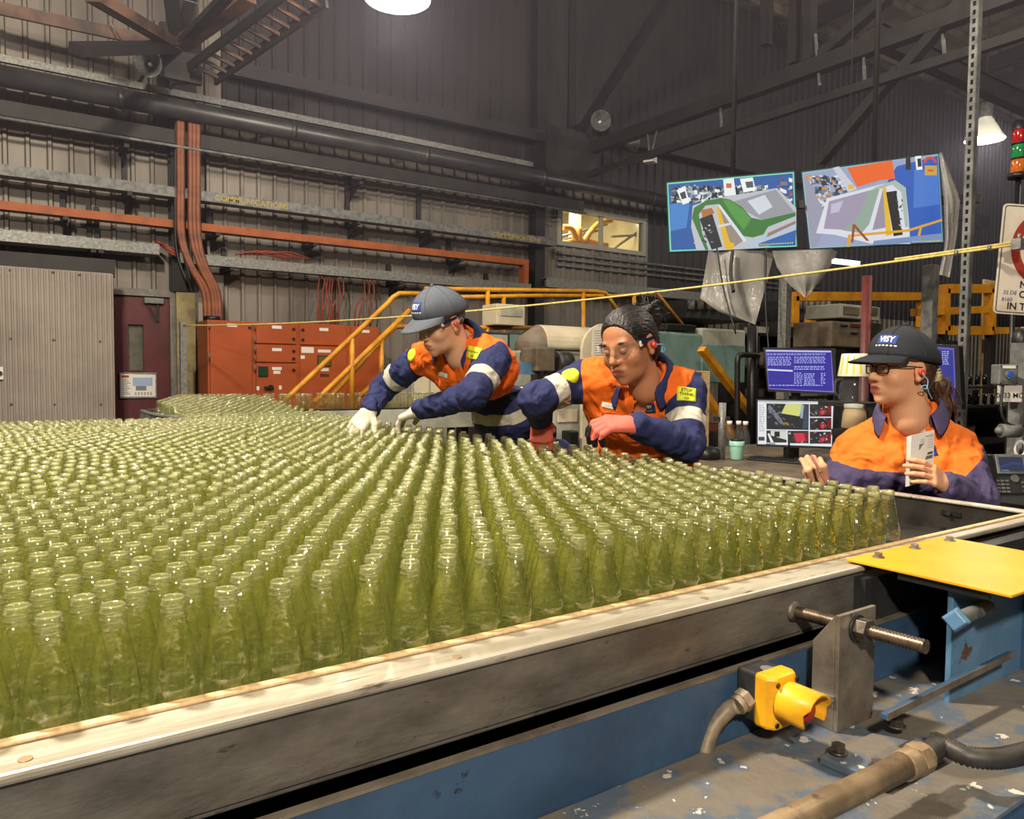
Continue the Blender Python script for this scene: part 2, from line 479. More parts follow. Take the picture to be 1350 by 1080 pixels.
def ribbed_wall(name, x0, x1, zs, y, pitch, rise, hole=None, dark=None, mats=None, rib=0.3):
    """trapezoidal sheet standing in the plane y, ribs towards the camera"""
    vs, fs, mi = [], [], []
    xs = []
    x = x0
    while x < x1:
        w = pitch * rib
        xs += [(x, 0.0), (x + pitch - w, 0.0), (x + pitch - w * 0.75, 1.0), (x + pitch - w * 0.25, 1.0)]
        x += pitch
    n = len(xs)
    for z in zs:
        for (xx, h) in xs: vs.append((xx, y - rise * h, z))
    for k in range(len(zs) - 1):
        for i in range(n - 1):
            xc, zc = (xs[i][0] + xs[i + 1][0]) / 2, (zs[k] + zs[k + 1]) / 2
            if hole and hole[0] < xc < hole[1] and hole[2] < zc < hole[3]: continue
            fs.append((k * n + i, k * n + i + 1, (k + 1) * n + i + 1, (k + 1) * n + i))
            mi.append(1 if dark and dark(xc, zc) else 0)
    return link_mesh(name, np.array(vs), fs, mats, None, (x0, y, zs[0]), 0, mi)
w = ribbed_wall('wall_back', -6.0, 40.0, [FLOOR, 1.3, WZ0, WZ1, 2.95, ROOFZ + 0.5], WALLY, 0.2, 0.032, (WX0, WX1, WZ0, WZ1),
                lambda x, z: (z > 2.95 and x > 2.3) or (x > 9.4 and z > 1.3), [M['cladding'], M['shaded_cladding']])  # upper and far-right sheets take the cladding with shade in its colour
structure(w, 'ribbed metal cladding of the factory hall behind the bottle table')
b = MB(); b.box((-8, -8, FLOOR), (-7.9, WALLY, ROOFZ + 2)); structure(b.build('wall_left', M['shaded_cladding']))
b = MB(); b.box((-8, -8, FLOOR), (42, -7.9, ROOFZ + 2.2)); structure(b.build('wall_front', M['shaded_cladding']))
b = MB(); b.box((40, -8, FLOOR), (40.1, WALLY, ROOFZ + 2.2)); structure(b.build('wall_right', M['shaded_cladding']))
# roof sheeting, rising a little from the eave towards the camera
RS = 0.10
def roofz(y): return ROOFZ + (WALLY - y) * RS
n = 90
vs, fs = [], []
for i in range(n * 2 + 1):
    x = -8 + 48.2 * i / (2 * n)
    for y in (WALLY + 0.1, -8): vs.append((x, y, roofz(y) + 0.25 + (0.03 if i % 2 else 0)))
for i in range(n * 2): fs.append((2 * i, 2 * i + 2, 2 * i + 3, 2 * i + 1))
structure(link_mesh('ceiling', np.array(vs), fs, M['roof'], None, (0, 0, ROOFZ)), 'foil-backed roof sheeting under the hall roof')
for i, y in enumerate(np.arange(WALLY - 0.5, -4.0, -1.25)):
    b = MB()
    z = roofz(y) + 0.22
    for dz in (0, -0.2): b.box((-8, y - 0.04, z + dz - 0.012), (40, y + 0.04, z + dz))
    b.box((-8, y - 0.01, z - 0.2), (40, y + 0.005, z))
    structure(b.build('trim_roof_purlin', M['purlin']))
for i, x in enumerate(np.arange(2.6, 40, 5.06)):
    b = MB(); b.bar((x, WALLY - 0.1, roofz(WALLY) - 0.1), (x, -8, roofz(-8) - 0.1), 0.16, 0.3)
    structure(b.build('trim_rafter', M['dark_steel']))

# ================================================================== accumulation table with its bottles
S = 0.9
RIM, TABLE, BH = -0.260, -0.445, 0.185
RY, RZ = 1.0 * S, -0.418 * S                 # inner edge and top of the front rail
XE, XR = 1.75, 2.32                          # edge of the bottles, end rail
table = thing('accumulation_table', 'low steel accumulation table packed with green-tinted glass bottles', 'conveyor table', (0.6, 2.6, FLOOR))
b = MB(); b.box((-2.2, RY - 0.01, TABLE - 0.04), (XE + 0.02, 1.95, TABLE)); b.box((-2.2, 1.95, TABLE - 0.04), (XE + 0.1, 4.55, TABLE))
b.box((0.9, 4.55, TABLE - 0.04), (XE + 0.1, 6.2, TABLE))
b.build('bed_plate', M['table_steel'], table)
b = MB(); b.box((XE + 0.021, RY - 0.01, TABLE - 0.05), (XR, 1.95, TABLE - 0.01)); b.build('dead_plate', M['end_plate'], table)
for (x, y) in ((-1.9, 1.3), (0.2, 4.3), (1.65, 4.3), (2.2, 1.2), (0.3, 1.3), (1.1, 6.0)):
    b = MB(); b.box((x - 0.05, y - 0.05, FLOOR), (x + 0.05, y + 0.05, TABLE - 0.04)); b.build('leg', M['guard_dark'], table)
# front rail: rolled channel with a wear strip along its inner edge
XCH = 1.587 * S
b = MB()
b.box((-2.3, 0.92 * S, RZ - 0.012), (XCH, RY, RZ))
b.box((XCH, 0.955 * S, RZ - 0.012), (3.2, RY, RZ))
rail = b.build('front_rail_flange', M['flange_steel'], table, bev=0.004)
b = MB(); b.box((-2.3, 0.927 * S, -0.527 * S), (XCH, 0.940 * S, RZ - 0.010)); b.box((-2.3, 0.93 * S, -0.535 * S), (XCH, 0.985 * S, -0.527 * S))
b.build('front_rail_web', M['rail_steel'], table, bev=0.002)
b = MB(); b.box((XCH + 0.001, 0.975 * S, -0.53 * S), (3.2, 0.985 * S, RZ - 0.012)); b.build('front_rail_back', M['end_plate'], table)
b = MB(); b.box((-2.3, RY - 0.012, RZ), (3.2, RY + 0.002, RZ + 0.005)); b.build('wear_strip', M['wear_strip'], table, bev=0.002)
b = MB(); b.box((-2.3, 1.0, -0.95), (2.3, 1.02, TABLE - 0.045)); b.build('gap_shade_sheet', M['hole_shade'], table)  # black sheet added in place of the shade below the rail
# countersunk heads along the flange
for x in (0.02, 0.50, 0.98):
    b = MB(); b.cyl((x, 0.945 * S, RZ - 0.001), (x, 0.945 * S, RZ + 0.0012), 0.0065, 16); b.build('rivet', M['pipe_tan'], table)
# end rail
b = MB(); b.box((XR, 0.45, -0.56), (XR + 0.012, 1.95, -0.374)); b.build('end_rail', M['end_plate'], table, bev=0.002)
b = MB(); b.box((XR - 0.006, 0.45, -0.3735), (XR + 0.03, 1.95, -0.366)); b.build('end_rail_cap', M['flange_steel'], table, bev=0.002)
b = MB(); b.box((XE + 0.10, 1.95, -0.56), (XE + 0.11, 4.6, -0.39)); b.box((XE + 0.1, 1.95, -0.56), (XR, 1.96, -0.39)); b.build('side_guard', M['end_plate'], table)
for (x, y) in ((1254, 677), (1254, 700)):
    p = pX(x, y, XR - 0.001)
    b = MB(); b.obox(p, (0.003, 0, 0), (0, 0.028, 0), (0, 0, 0.007)); sl = b.build('slot', M['hole_shade'], table)
    b = MB(); b.hexa(p + Vector((-0.004, 0.004, 0)), p + Vector((-0.011, 0.004, 0)), 0.0075); b.build('bolt', M['bolt_steel'], sl)
# far guards
b = MB(); b.box((-2.3, 4.52, -0.47), (0.9, 4.53, -0.36)); b.build('far_guard', M['guard_dark'], table)
arc = [(0.86, 4.55), (0.80, 4.9), (0.80, 5.4), (0.90, 5.8), (1.12, 6.1), (1.5, 6.28)]
pts = spline([(x, y, -0.36) for x, y in arc], 6)
b = MB()
for q, r in zip(pts[:-1], pts[1:]):
    b.bar(q, r, 0.012, 0.16)
b.build('curved_guard', M['galv_dull'], table)
pts = spline([(x, y, -0.27) for x, y in arc[:3]], 4)
b = MB(); b.tube(pts, 0.012, 8); b.build('guide_rod', M['galv'], table)

# ---- bottles
PROF = [(0.000, 0.004), (0.020, 0.002), (0.0255, 0.0), (0.0277, 0.004), (0.0272, 0.012), (0.0270, 0.079), (0.0284, 0.0825), (0.0285, 0.085), (0.0276, 0.088),
        (0.0262, 0.101), (0.0226, 0.120), (0.0188, 0.138), (0.0158, 0.151), (0.0144, 0.158), (0.0150, 0.160), (0.0150, 0.1625), (0.0130, 0.164),
        (0.0129, 0.1665), (0.0142, 0.168), (0.0142, 0.170), (0.0129, 0.1715), (0.0129, 0.174), (0.0142, 0.1755), (0.0142, 0.1775), (0.0129, 0.179),
        (0.0131, 0.1825), (0.0126, 0.185), (0.0112, 0.1850), (0.0106, 0.182), (0.0106, 0.160)]
PROF_FAR = [(0.0268, 0.0), (0.0272, 0.076), (0.0282, 0.085), (0.0262, 0.101), (0.0188, 0.138), (0.0144, 0.158), (0.0150, 0.162), (0.0129, 0.165),
            (0.0143, 0.170), (0.0128, 0.1735), (0.0143, 0.177), (0.0128, 0.181), (0.0126, 0.185), (0.0106, 0.184), (0.0106, 0.172)]
def bottle_spots():
    pitch = 0.0604
    dy = pitch * math.sqrt(3) / 2
    out = []
    j = 0
    y = RY + 0.030
    while y < 6.15:
        xs = -1.1 + (pitch / 2 if j % 2 else 0.0)
        edge = XE - 0.012 + random.uniform(-0.035, 0.03)
        x = xs
        while x < edge:
            if y < 4.48:
                ok = True
            else:
                lo_x = 0.90 + max(0, (y - 5.55)) * 0.55
                ok = x > lo_x
            if ok:
                far_ = min(1.0, max(0.0, (y - 1.05) / 1.2))
                sg = 0.0022 + 0.0024 * far_
                jx = random.gauss(0, sg) + far_ * (0.020 * math.sin(2.6 * y + 1.1 * x) + 0.012 * math.sin(5.1 * y - 2.3 * x + 1.0))
                jy = random.gauss(0, sg) + far_ * 0.014 * math.sin(3.1 * x + 1.7 * y)
                if far_ > 0.5 and random.random() < 0.012: x += pitch; continue
                z = TABLE + max(0, min(1, (y - 4.8) / 1.2)) * 0.075
                out.append((x + jx, y + jy, z))
            x += pitch
        j += 1; y += dy
    return out
spots = bottle_spots()
def pix(p):
    v = Vector(p); d = v.dot(F)
    return (675 + FPX * v.dot(R) / d, 540 - FPX * v.dot(U) / d, d) if d > 0.1 else (0, 0, -1)
sel = []
for s in spots:
    x, y, d = pix((s[0], s[1], s[2] + 0.17))
    if d > 0 and -420 < x < 1500: sel.append((d, x, y, s))
sel.sort(key=lambda t: t[0])
near = [t for t in sel if -25 < t[1] < 1375][:300]
keys = {t[3] for t in near}
far = [t[3] for t in sel if t[3] not in keys]
# one bottle mesh shared by the nearest ones
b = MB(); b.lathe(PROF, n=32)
b.m = [1 if min(b.v[i][2] for i in f) > 0.1635 or (min(b.v[i][2] for i in f) > 0.082 and max(b.v[i][2] for i in f) < 0.0855) else 0 for f in b.f]  # the shoulder ridge takes the pale finish tone as a painted bright line
proto = b.build('glass_bottle', [M['bottle_glass'], M['bottle_finish_glint']], None, (0, 0, 0))
for i, t in enumerate(near):
    o = proto if i == 0 else proto.copy()
    if i: col.objects.link(o)
    o.location = t[3]; o.rotation_euler = (0, 0, random.random() * 6.28)
    tag(o, 'empty green-tinted glass bottle with threaded neck standing in the packed bottles by the steel rail', 'bottle', 'glass bottles packed on the table')
# the rest of the mass, too many to count
def mass(name, pts, prof, n, label, parent=None):
    pr = np.array(prof); ns = len(pr)
    th = np.arange(n) * 2 * np.pi / n
    base = np.stack([np.outer(pr[:, 0], np.cos(th)), np.outer(pr[:, 0], np.sin(th)), np.repeat(pr[:, 1][:, None], n, 1)], -1).reshape(-1, 3)
    idx = np.arange(ns * n).reshape(ns, n)
    q = np.stack([idx[:-1], np.roll(idx, -1, 1)[:-1], np.roll(idx, -1, 1)[1:], idx[1:]], -1).reshape(-1, 4)
    pts = np.array(pts)
    V = (pts[:, None, :] + base[None]).reshape(-1, 3)
    Q = (np.arange(len(pts))[:, None, None] * len(base) + q[None]).reshape(-1, 4)
    me = bpy.data.meshes.new(name)
    me.vertices.add(len(V)); me.vertices.foreach_set('co', V.astype(np.float32).ravel())
    me.loops.add(Q.size); me.loops.foreach_set('vertex_index', Q.astype(np.int32).ravel())
    me.polygons.add(len(Q)); me.polygons.foreach_set('loop_start', np.arange(len(Q), dtype=np.int32) * 4)
    me.polygons.foreach_set('use_smooth', np.ones(len(Q), dtype=bool))
    me.update(calc_edges=True)
    me.materials.append(M['bottle_glass']); me.materials.append(M['bottle_finish_glint'])
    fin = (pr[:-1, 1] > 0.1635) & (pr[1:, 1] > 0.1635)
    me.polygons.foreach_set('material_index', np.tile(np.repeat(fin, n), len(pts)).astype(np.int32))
    o = bpy.data.objects.new(name, me); col.objects.link(o)
    return tag(o, label, 'bottles', None, 'stuff')
mass('glass_bottle_mass', far, PROF_FAR, 12, 'mass of green-tinted glass bottles stretching back across the accumulation table')

# ---- lane of bottles on the far conveyor
LY, LZ = 6.05, TABLE + 0.075
conv = thing('lane_conveyor', 'narrow grey bottle conveyor in front of the orange switchboard', 'conveyor', (3.0, LY, FLOOR))
b = MB(); b.box((1.75, LY - 0.22, LZ - 0.03), (5.6, LY + 0.22, LZ)); b.build('chain_bed', M['machine_dark'], conv)
for x0, x1 in ((1.85, 2.62), (2.63, 3.55), (3.56, 4.5), (4.51, 5.6)):
    b = MB(); b.box((x0, LY - 0.26, LZ - 0.12), (x1, LY - 0.235, LZ + 0.05)); b.build('side_panel', M['machine_grey'], conv, bev=0.004)
b = MB(); b.box((1.75, LY - 0.25, LZ + 0.045), (5.6, LY - 0.22, LZ + 0.065)); b.build('guide_rail', M['guard_dark'], conv)
for x in (2.2, 3.6, 5.2):
    b = MB(); b.box((x - 0.04, LY - 0.04, FLOOR), (x + 0.04, LY + 0.04, LZ - 0.03)); b.build('leg', M['guard_dark'], conv)
lane = []
x = 1.8
while x < 5.5:
    for r in range(3):
        if random.random() < 0.72: lane.append((x + random.gauss(0, 0.008), LY - 0.12 + r * 0.075 + random.gauss(0, 0.006), LZ))
    x += 0.062 if random.random() < 0.85 else 0.13
mass('glass_bottle_lane', lane, PROF_FAR, 12, 'loose run of clear bottles riding the conveyor before the orange switchboard')
# ================================================================== blue machine frame in the foreground
def K(*v): return tuple(S * x for x in v)
fr = thing('machine_chassis', 'blue painted steel machine frame below the front rail, chipped and greasy', 'machine frame', (0.9, 0.75, FLOOR))
b = MB(); b.box(K(-2.4, 0.885, -1.0), K(1.79, 0.897, -0.541)); b.build('side_beam', M['blue_paint'], fr)
b = MB(); b.box(K(-2.4, 0.884, -0.5405), K(1.79, 0.899, -0.536)); b.build('lit_beam_edge', M['bracket_steel'], fr, label='pale strip standing in for light on the top edge')  # pale strip stands in for light catching the beam's top edge
b = MB(); b.box(K(0.2, 0.50, -0.675), K(2.2, 0.885, -0.664)); b.build('ledge_plate', M['chipped'], fr, bev=0.004)
b = MB(); b.box(K(0.2, 0.497, -0.80), K(2.2, 0.507, -0.676)); b.build('ledge_apron', M['blue_paint'], fr)
b = MB(); b.box(K(0.0, 0.0, -0.92), K(2.4, 0.40, -0.90)); b.build('lower_plate', M['blue_bright'], fr, bev=0.004)
b = MB(); b.box(K(0.0, 0.40, -0.96), K(2.4, 0.41, -0.82)); b.build('lower_beam', M['blue_paint'], fr)
for (x, y) in ((-1.8, 0.8), (1.9, 0.8), (0.5, 0.1), (2.1, 0.1)):
    b = MB(); b.box((S * x - 0.05, S * y - 0.05, FLOOR), (S * x + 0.05, S * y + 0.05, -0.9 * S)); b.build('leg', M['blue_paint'], fr)
# raised mounting pad with hexagon bolts
pad = [pZ(1080, 996, -0.648 * S), pZ(1150, 966, -0.648 * S), pZ(1257, 988, -0.648 * S), pZ(1170, 1034, -0.648 * S)]
b = MB(); b.prism(pad, (0, 0, -0.014)); b.build('mounting_pad', M['chipped'], fr, bev=0.002)
for (x, y) in ((1105, 992), (1182, 958), (1235, 979), (1158, 1015)):
    c = pZ(x, y, -0.645 * S)
    b = MB(); b.cyl(c, c + Vector((0, 0, 0.003)), 0.0145, 20); b.hexa(c + Vector((0, 0, 0.003)), c + Vector((0, 0, 0.013)), 0.0112)
    b.build('bolt', M['bolt_steel'], fr, bev=0.0008)
# upright plate below the yellow guard, with gusset
YU = 0.74 * S
up0, up1 = pY(1256, 800, YU), pY(1349, 800, YU)
b = MB(); b.box((up0.x, YU, -0.70), (up1.x, YU + 0.01, -0.385)); b.build('upright_plate', M['blue_bright'], fr, bev=0.002)
b = MB(); b.box((up1.x - 0.004, YU - 0.02, -0.75), (up1.x + 0.012, YU + 0.3, -0.385)); b.build('upright_flange', M['blue_paint'], fr)
p, q = pY(1165, 945, 0.70 * S), pY(1333, 862, 0.70 * S)
b = MB(); b.bar(p, q, 0.012, 0.010); b.build('diagonal_bar', M['blue_paint'], fr, bev=0.002)
b = MB(); b.bar(p + Vector((0, -0.0065, 0.002)), q + Vector((0, -0.0065, 0.002)), 0.002, 0.012); b.build('lit_bar_edge', M['bracket_steel'], fr)  # pale strip stands in for the lit edge of the bar
b = MB(); b.box(K(1.55, 0.90, -0.95), K(2.6, 0.94, -0.44)); b.build('back_plate', M['guard_dark'], fr)
# big square-headed set screw
c0, c1 = pY(1303, 800, YU - 0.001), pY(1262, 817, YU - 0.075)
d = (c1 - c0).normalized()
bolt = thing('set_screw', 'pale blue square-headed set screw projecting from the blue upright plate', 'bolt', c0)
b = MB(); rs, ps = [], []
for i in range(60):
    ps.append(c0.lerp(c1, i / 59)); rs.append(0.0125 if i % 2 else 0.0113)
b.tube(ps, rs, 14); b.build('thread', M['galv_dull'], bolt)
b = MB(); b.tube([c1, c1 + d * 0.012, c1 + d * 0.022], [0.021, 0.021, 0.017], 4, True, False); b.build('head', M['blue_bright'], bolt, bev=0.002)

# ================================================================== rail adjuster: bracket, threaded rod, nuts
adj = thing('rail_adjuster', 'bare steel bracket clamping a threaded rod that pushes against the rail', 'bracket', K(1.34, 0.80, -0.664))
x0, x1, y0, y1, zt, zb = (S * v for v in (1.28, 1.40, 0.79, 0.845, -0.443, -0.664))
b = MB(); b.box((x0, y0, zb), (x1, y0 + 0.008, zt)); b.build('front_plate', M['bracket_steel'], adj, bev=0.0015)
b = MB(); b.prism([(x0, y0 + 0.008, zt), (x0, y0 + 0.008, zb), (x0, y1, zb), (x0, y1, zt - 0.055)], (0.008, 0, 0)); b.build('side_plate', M['bracket_steel'], adj, bev=0.0015)
b = MB(); b.prism([(x1 - .008, y0 + 0.008, zt), (x1 - .008, y0 + 0.008, zb), (x1 - .008, y1, zb), (x1 - .008, y1, zt - 0.055)], (0.008, 0, 0)); b.build('side_plate', M['bracket_steel'], adj, bev=0.0015)
b = MB(); b.bar((x0 - 0.002, y0 + 0.004, S * -0.600), (x0 - 0.002, y1, S * -0.604), 0.008, 0.008); b.build('weld_bead', M['galv'], adj)
r0, r1 = pY(1046, 806, 0.928 * S), pY(1221, 853, 0.660 * S)
ps, rs = [], []
for i in range(84):
    ps.append(r0.lerp(r1, i / 83)); rs.append(0.0116 if i % 2 else 0.0088)
b = MB(); b.tube(ps, rs, 16); b.build('threaded_rod', M['stud_steel'], adj)
b = MB(); b.tube([r0, r0.lerp(r1, 0.02), r0.lerp(r1, 0.035)], [0.021, 0.017, 0.011], 14); b.build('weld_collar', M['rail_steel'], adj)
d = (r1 - r0).normalized()
t = (S * 0.79 - r0.y) / (r1.y - r0.y); pn = r0.lerp(r1, t)
b = MB(); b.cyl(pn, pn + d * 0.004, 0.0235, 24); b.build('washer', M['machine_dark'], adj)
b = MB(); b.hexa(pn + d * 0.004, pn + d * 0.024, 0.0205); b.build('nut', M['bolt_steel'], adj, bev=0.001)

# ================================================================== emergency stop
ec = pY(1019, 918, 0.83 * S)
es = thing('emergency_stop', 'yellow emergency stop box with hooded red button beside the steel bracket', 'emergency stop', ec + Vector((0, 0, -0.045)))
def eb(x0, x1, y0, y1, z0, z1): return MB().box(tuple(ec + Vector((x0, y0, z0))), tuple(ec + Vector((x1, y1, z1))))
eb(-0.031, 0.031, 0.010, 0.048, -0.040, 0.040).build('back_box', M['machine_dark'], es, bev=0.004)
# face block with a bulged front
vs = [(-0.034, 0.012), (-0.034, -0.012), (-0.024, -0.026), (0.024, -0.026), (0.034, -0.012), (0.034, 0.012)]
b = MB(); b.prism([tuple(ec + Vector((x, y, -0.043))) for x, y in vs], (0, 0, 0.086)); b.build('face_block', M['estop_yellow'], es, bev=0.006)
for (x, z) in ((0.024, 0.032), (0.024, -0.032), (-0.024, 0.032), (-0.024, -0.032)):
    b = MB(); c = ec + Vector((x, -0.026, z)); b.cyl(c, c + Vector((0, -0.002, 0)), 0.004, 10); b.build('screw', M['black'], es)
b = MB(); c = ec + Vector((0, 0.012, 0.0405)); b.cyl(c, c + Vector((0, 0, 0.002)), 0.011, 16); b.build('blanking_plug', M['galv_dull'], es)
# hood: arched open tube
hd = []
for i in range(13):
    a = math.radians(-35 + 250 * i / 12); hd.append((math.cos(a), math.sin(a)))
b = MB(); vs, fs = [], []
for rad in (0.033, 0.029):
    for yy in (-0.026, -0.076):
        vs += [tuple(ec + Vector((x * rad, yy - (0.010 if yy < -0.05 and z > 0.2 else 0), z * rad))) for x, z in hd]
n = 13
for i in range(n - 1):
    fs += [(i, i + 1, n + i + 1, n + i), (2 * n + i + 1, 2 * n + i, 3 * n + i, 3 * n + i + 1), (n + i, n + i + 1, 3 * n + i + 1, 3 * n + i)]
fs += [(0, n, 3 * n, 2 * n), (n - 1, 3 * n - 1, 4 * n - 1, 2 * n - 1)]
b.add(vs, fs, True); b.build('hood', M['estop_yellow'], es)
b = MB(); b.lathe([(0.0, -0.070), (0.012, -0.069), (0.019, -0.064), (0.021, -0.056), (0.018, -0.050), (0.011, -0.046), (0.010, -0.026)], ec, (0, 1, 0), 20); b.build('button', M['estop_red'], es)
g0 = ec + Vector((-0.031, 0.026, -0.004)); gd = (P(955, 940, g0.dot(F)) - P(985, 928, g0.dot(F))).normalized()
gd = Vector((-0.9, 0.1, -0.42)).normalized()
b = MB(); b.hexa(g0, g0 + gd * 0.014, 0.019); b.cyl(g0 + gd * 0.014, g0 + gd * 0.024, 0.016, 16); b.build('cable_gland', M['conduit'], es, bev=0.001)

# ================================================================== conduits
def ribbed(path, r, pitch=0.0042, depth=0.86, n=14):
    pts = spline(path, 40)
    L = [0.0]
    for a, c in zip(pts[:-1], pts[1:]): L.append(L[-1] + (c - a).length)
    m_ = int(L[-1] / pitch) * 2
    out, rs, j = [], [], 0
    for i in range(m_ + 1):
        t = L[-1] * i / m_
        while j < len(L) - 2 and L[j + 1] < t: j += 1
        out.append(pts[j].lerp(pts[j + 1], (t - L[j]) / max(1e-9, L[j + 1] - L[j]))); rs.append(r if i % 2 else r * depth)
    return MB().tube(out, rs, n)
g1 = g0 + gd * 0.022
d0 = g1.dot(F)
o = ribbed([g1, P(960, 936, d0 + 0.005), P(939, 962, d0), P(929, 1000, d0 - 0.01), P(927, 1050, d0 - 0.02), P(932, 1110, d0 - 0.05), P(940, 1300, d0 - 0.05)], 0.0135, 0.0045, 0.93).build('flexible_conduit', M['conduit'])
tag(o, 'tan ribbed flexible conduit curving down from the yellow emergency stop', 'conduit')
cz = -0.60 * S
q0, q1 = pZ(1000, 1104, cz), pZ(1208, 1002, cz)
pipe = thing('conduit_pipe', 'tan steel conduit pipe lying across the chipped blue ledge', 'pipe', q0)
b = MB(); b.cyl(q0 + (q0 - q1) * 0.6, q1, 0.0175, 20); b.build('tube', M['pipe_tan'], pipe)
dd = (q1 - q0).normalized()
b = MB(); b.cyl(q1 - dd * 0.034, q1 - dd * 0.008, 0.0205, 20); b.hexa(q1 - dd * 0.008, q1 + dd * 0.012, 0.0235); b.cyl(q1 + dd * 0.012, q1 + dd * 0.02, 0.02, 20); b.build('coupling', M['pipe_tan'], pipe, bev=0.001)
e = q1 + dd * 0.018
o = ribbed([e, e + dd * 0.05 + Vector((0, 0, 0.002)), pZ(1278, 998, cz), pZ(1330, 998, cz), pZ(1400, 975, cz), pZ(1480, 930, cz)], 0.0150, 0.0055, 0.82).build('flexible_conduit', M['conduit_dark'])
tag(o, 'dark corrugated conduit joined to the end of the tan pipe', 'conduit')

# ================================================================== yellow guard plate
yp = thing('guard_plate', 'flat bright yellow guard plate bolted over the end of the rail', 'guard plate', K(1.8, 0.6, -0.41))
zt = -0.408 * S
c = [pZ(1131, 740, zt), pZ(1270, 712, zt)]
xa, xb, ya = c[0].x, c[1].x, 0.955 * S
b = MB(); b.box((xa, 0.56, zt - 0.005), (xb, ya, zt)); b.build('plate', M['plate_yellow'], yp, bev=0.001)
b = MB(); b.box((xa + 0.01, 0.60, zt - 0.02), (xa + 0.02, ya - 0.1, zt - 0.0055)); b.build('stiffener', M['guard_dark'], yp)
for (x, y) in ((1158, 735), (1206, 723), (1252, 713)):
    c = pZ(x, y, zt); c.y = min(c.y, ya - 0.018)
    b = MB(); b.cyl(c, c + Vector((0, 0, 0.002)), 0.0115, 16); b.hexa(c + Vector((0, 0, .002)), c + Vector((0, 0, .0095)), 0.0085); b.build('bolt', M['galv'], yp)
# ================================================================== window in the wall, lit room behind it
win = sthing('window_1', ((WX0 + WX1) / 2, WALLY, WZ0), 'two-pane interior window looking into a lit plant room')
b = MB(); fw = 0.07
for a, c in (((WX0 - fw, WZ0 - fw), (WX1 + fw, WZ0)), ((WX0 - fw, WZ1), (WX1 + fw, WZ1 + fw)), ((WX0 - fw, WZ0), (WX0, WZ1)), ((WX1, WZ0), (WX1 + fw, WZ1))):
    b.box((a[0], WALLY - 0.06, a[1]), (c[0], WALLY + 0.06, c[1]))
b.build('window_frame', M['window_frame'], win)
xm = pY(792, 300, WALLY).x
b = MB(); b.box((xm - 0.03, WALLY - 0.03, WZ0), (xm + 0.03, WALLY + 0.03, WZ1)); b.build('mullion', M['window_frame'], win)
for x0, x1 in ((WX0, xm - 0.03), (xm + 0.03, WX1)):
    b = MB(); b.box((x0, WALLY - 0.006, WZ0), (x1, WALLY + 0.006, WZ1)); b.build('pane', M['clear_glass'], win)
mat('room_wall', (206, 196, 166), 0.6, c2=(180, 168, 138), scale=1.2)
b = MB()
X0, X1, Z0, Z1, YB = WX0 - 1.2, WX1 + 1.5, WZ0 - 1.2, WZ1 + 0.9, WALLY + 3.6
b.box((X0, YB, Z0), (X1, YB + 0.05, Z1)); b.box((X0 - 0.05, WALLY + 0.15, Z0), (X0, YB, Z1)); b.box((X1, WALLY + 0.15, Z0), (X1 + 0.05, YB, Z1))
b.box((X0, WALLY + 0.15, Z0 - 0.05), (X1, YB, Z0)); b.box((X0, WALLY + 0.15, Z1), (X1, YB, Z1 + 0.05))
structure(b.build('wall_plant_room', M['room_wall']))
l = bpy.data.lights.new('plant_room_light', 'AREA'); l.energy = 240; l.color = (1.0, 0.84, 0.55); l.size = 1.2
lo = bpy.data.objects.new('plant_room_light', l); lo.location = ((X0 + X1) / 2, WALLY + 1.8, Z1 - 0.08); col.objects.link(lo)
pr = thing('pipe_run', 'bundle of yellow bent pipes seen through the plant room window', 'pipes', ((X0 + X1) / 2, WALLY + 1.4, Z0))
YP = WALLY + 1.4
for pts in ([(742, 300), (752, 301), (758, 312), (758, 345)], [(772, 345), (772, 318), (780, 304), (791, 294), (806, 290)], [(760, 345), (763, 318), (764, 300)], [(740, 322), (765, 318), (800, 324)]):
    b = MB(); b.tube(spline([pY(x, y, YP) for x, y in pts], 5), 0.055, 8); b.build('pipe', M['rail_yellow'], pr)
for pts in ([(738, 312), (766, 305), (800, 296)], [(738, 318), (770, 308), (790, 304)], [(806, 330), (842, 305)], [(806, 312), (842, 310)]):
    b = MB(); b.tube([pY(x, y, YP + 0.3) for x, y in pts], 0.025, 6); b.build('pipe', M['galv'], pr)
b = MB(); b.box(tuple(pY(756, 345, YP + 0.5)), tuple(pY(760, 270, YP + 0.65))); b.build('post', M['white'], pr)

# ================================================================== door, sliding panel, columns
dz1, dx0, dx1 = pY(190, 391, 9.5).z, pY(120, 450, 9.5).x, pY(223, 450, 9.5).x
door = sthing('door_1', ((dx0 + dx1) / 2, 9.5, FLOOR), 'maroon personnel door with narrow vision panel, partly behind the beige sliding panel')
vx0, vx1 = pY(169, 450, 9.46).x, pY(189, 450, 9.46).x
vz0, vz1 = pY(180, 488, 9.46).z, pY(180, 428, 9.46).z
b = MB()
for a, c in (((dx0, FLOOR), (vx0, dz1)), ((vx1, FLOOR), (dx1, dz1)), ((vx0, FLOOR), (vx1, vz0)), ((vx0, vz1), (vx1, dz1))):
    b.box((a[0], 9.46, a[1]), (c[0], 9.51, c[1]))
b.build('leaf', M['door_maroon'], door)
b = MB(); b.box((vx0, 9.48, vz0), (vx1, 9.49, vz1)); b.build('vision_pane', M['clear_glass'], door)
b = MB(); b.box((vx0 - 0.05, 9.52, vz0 - 0.05), (vx1 + 0.05, 9.53, vz1 + 0.05)); b.build('pane_backing', M['machine_brown'], door)
b = MB()
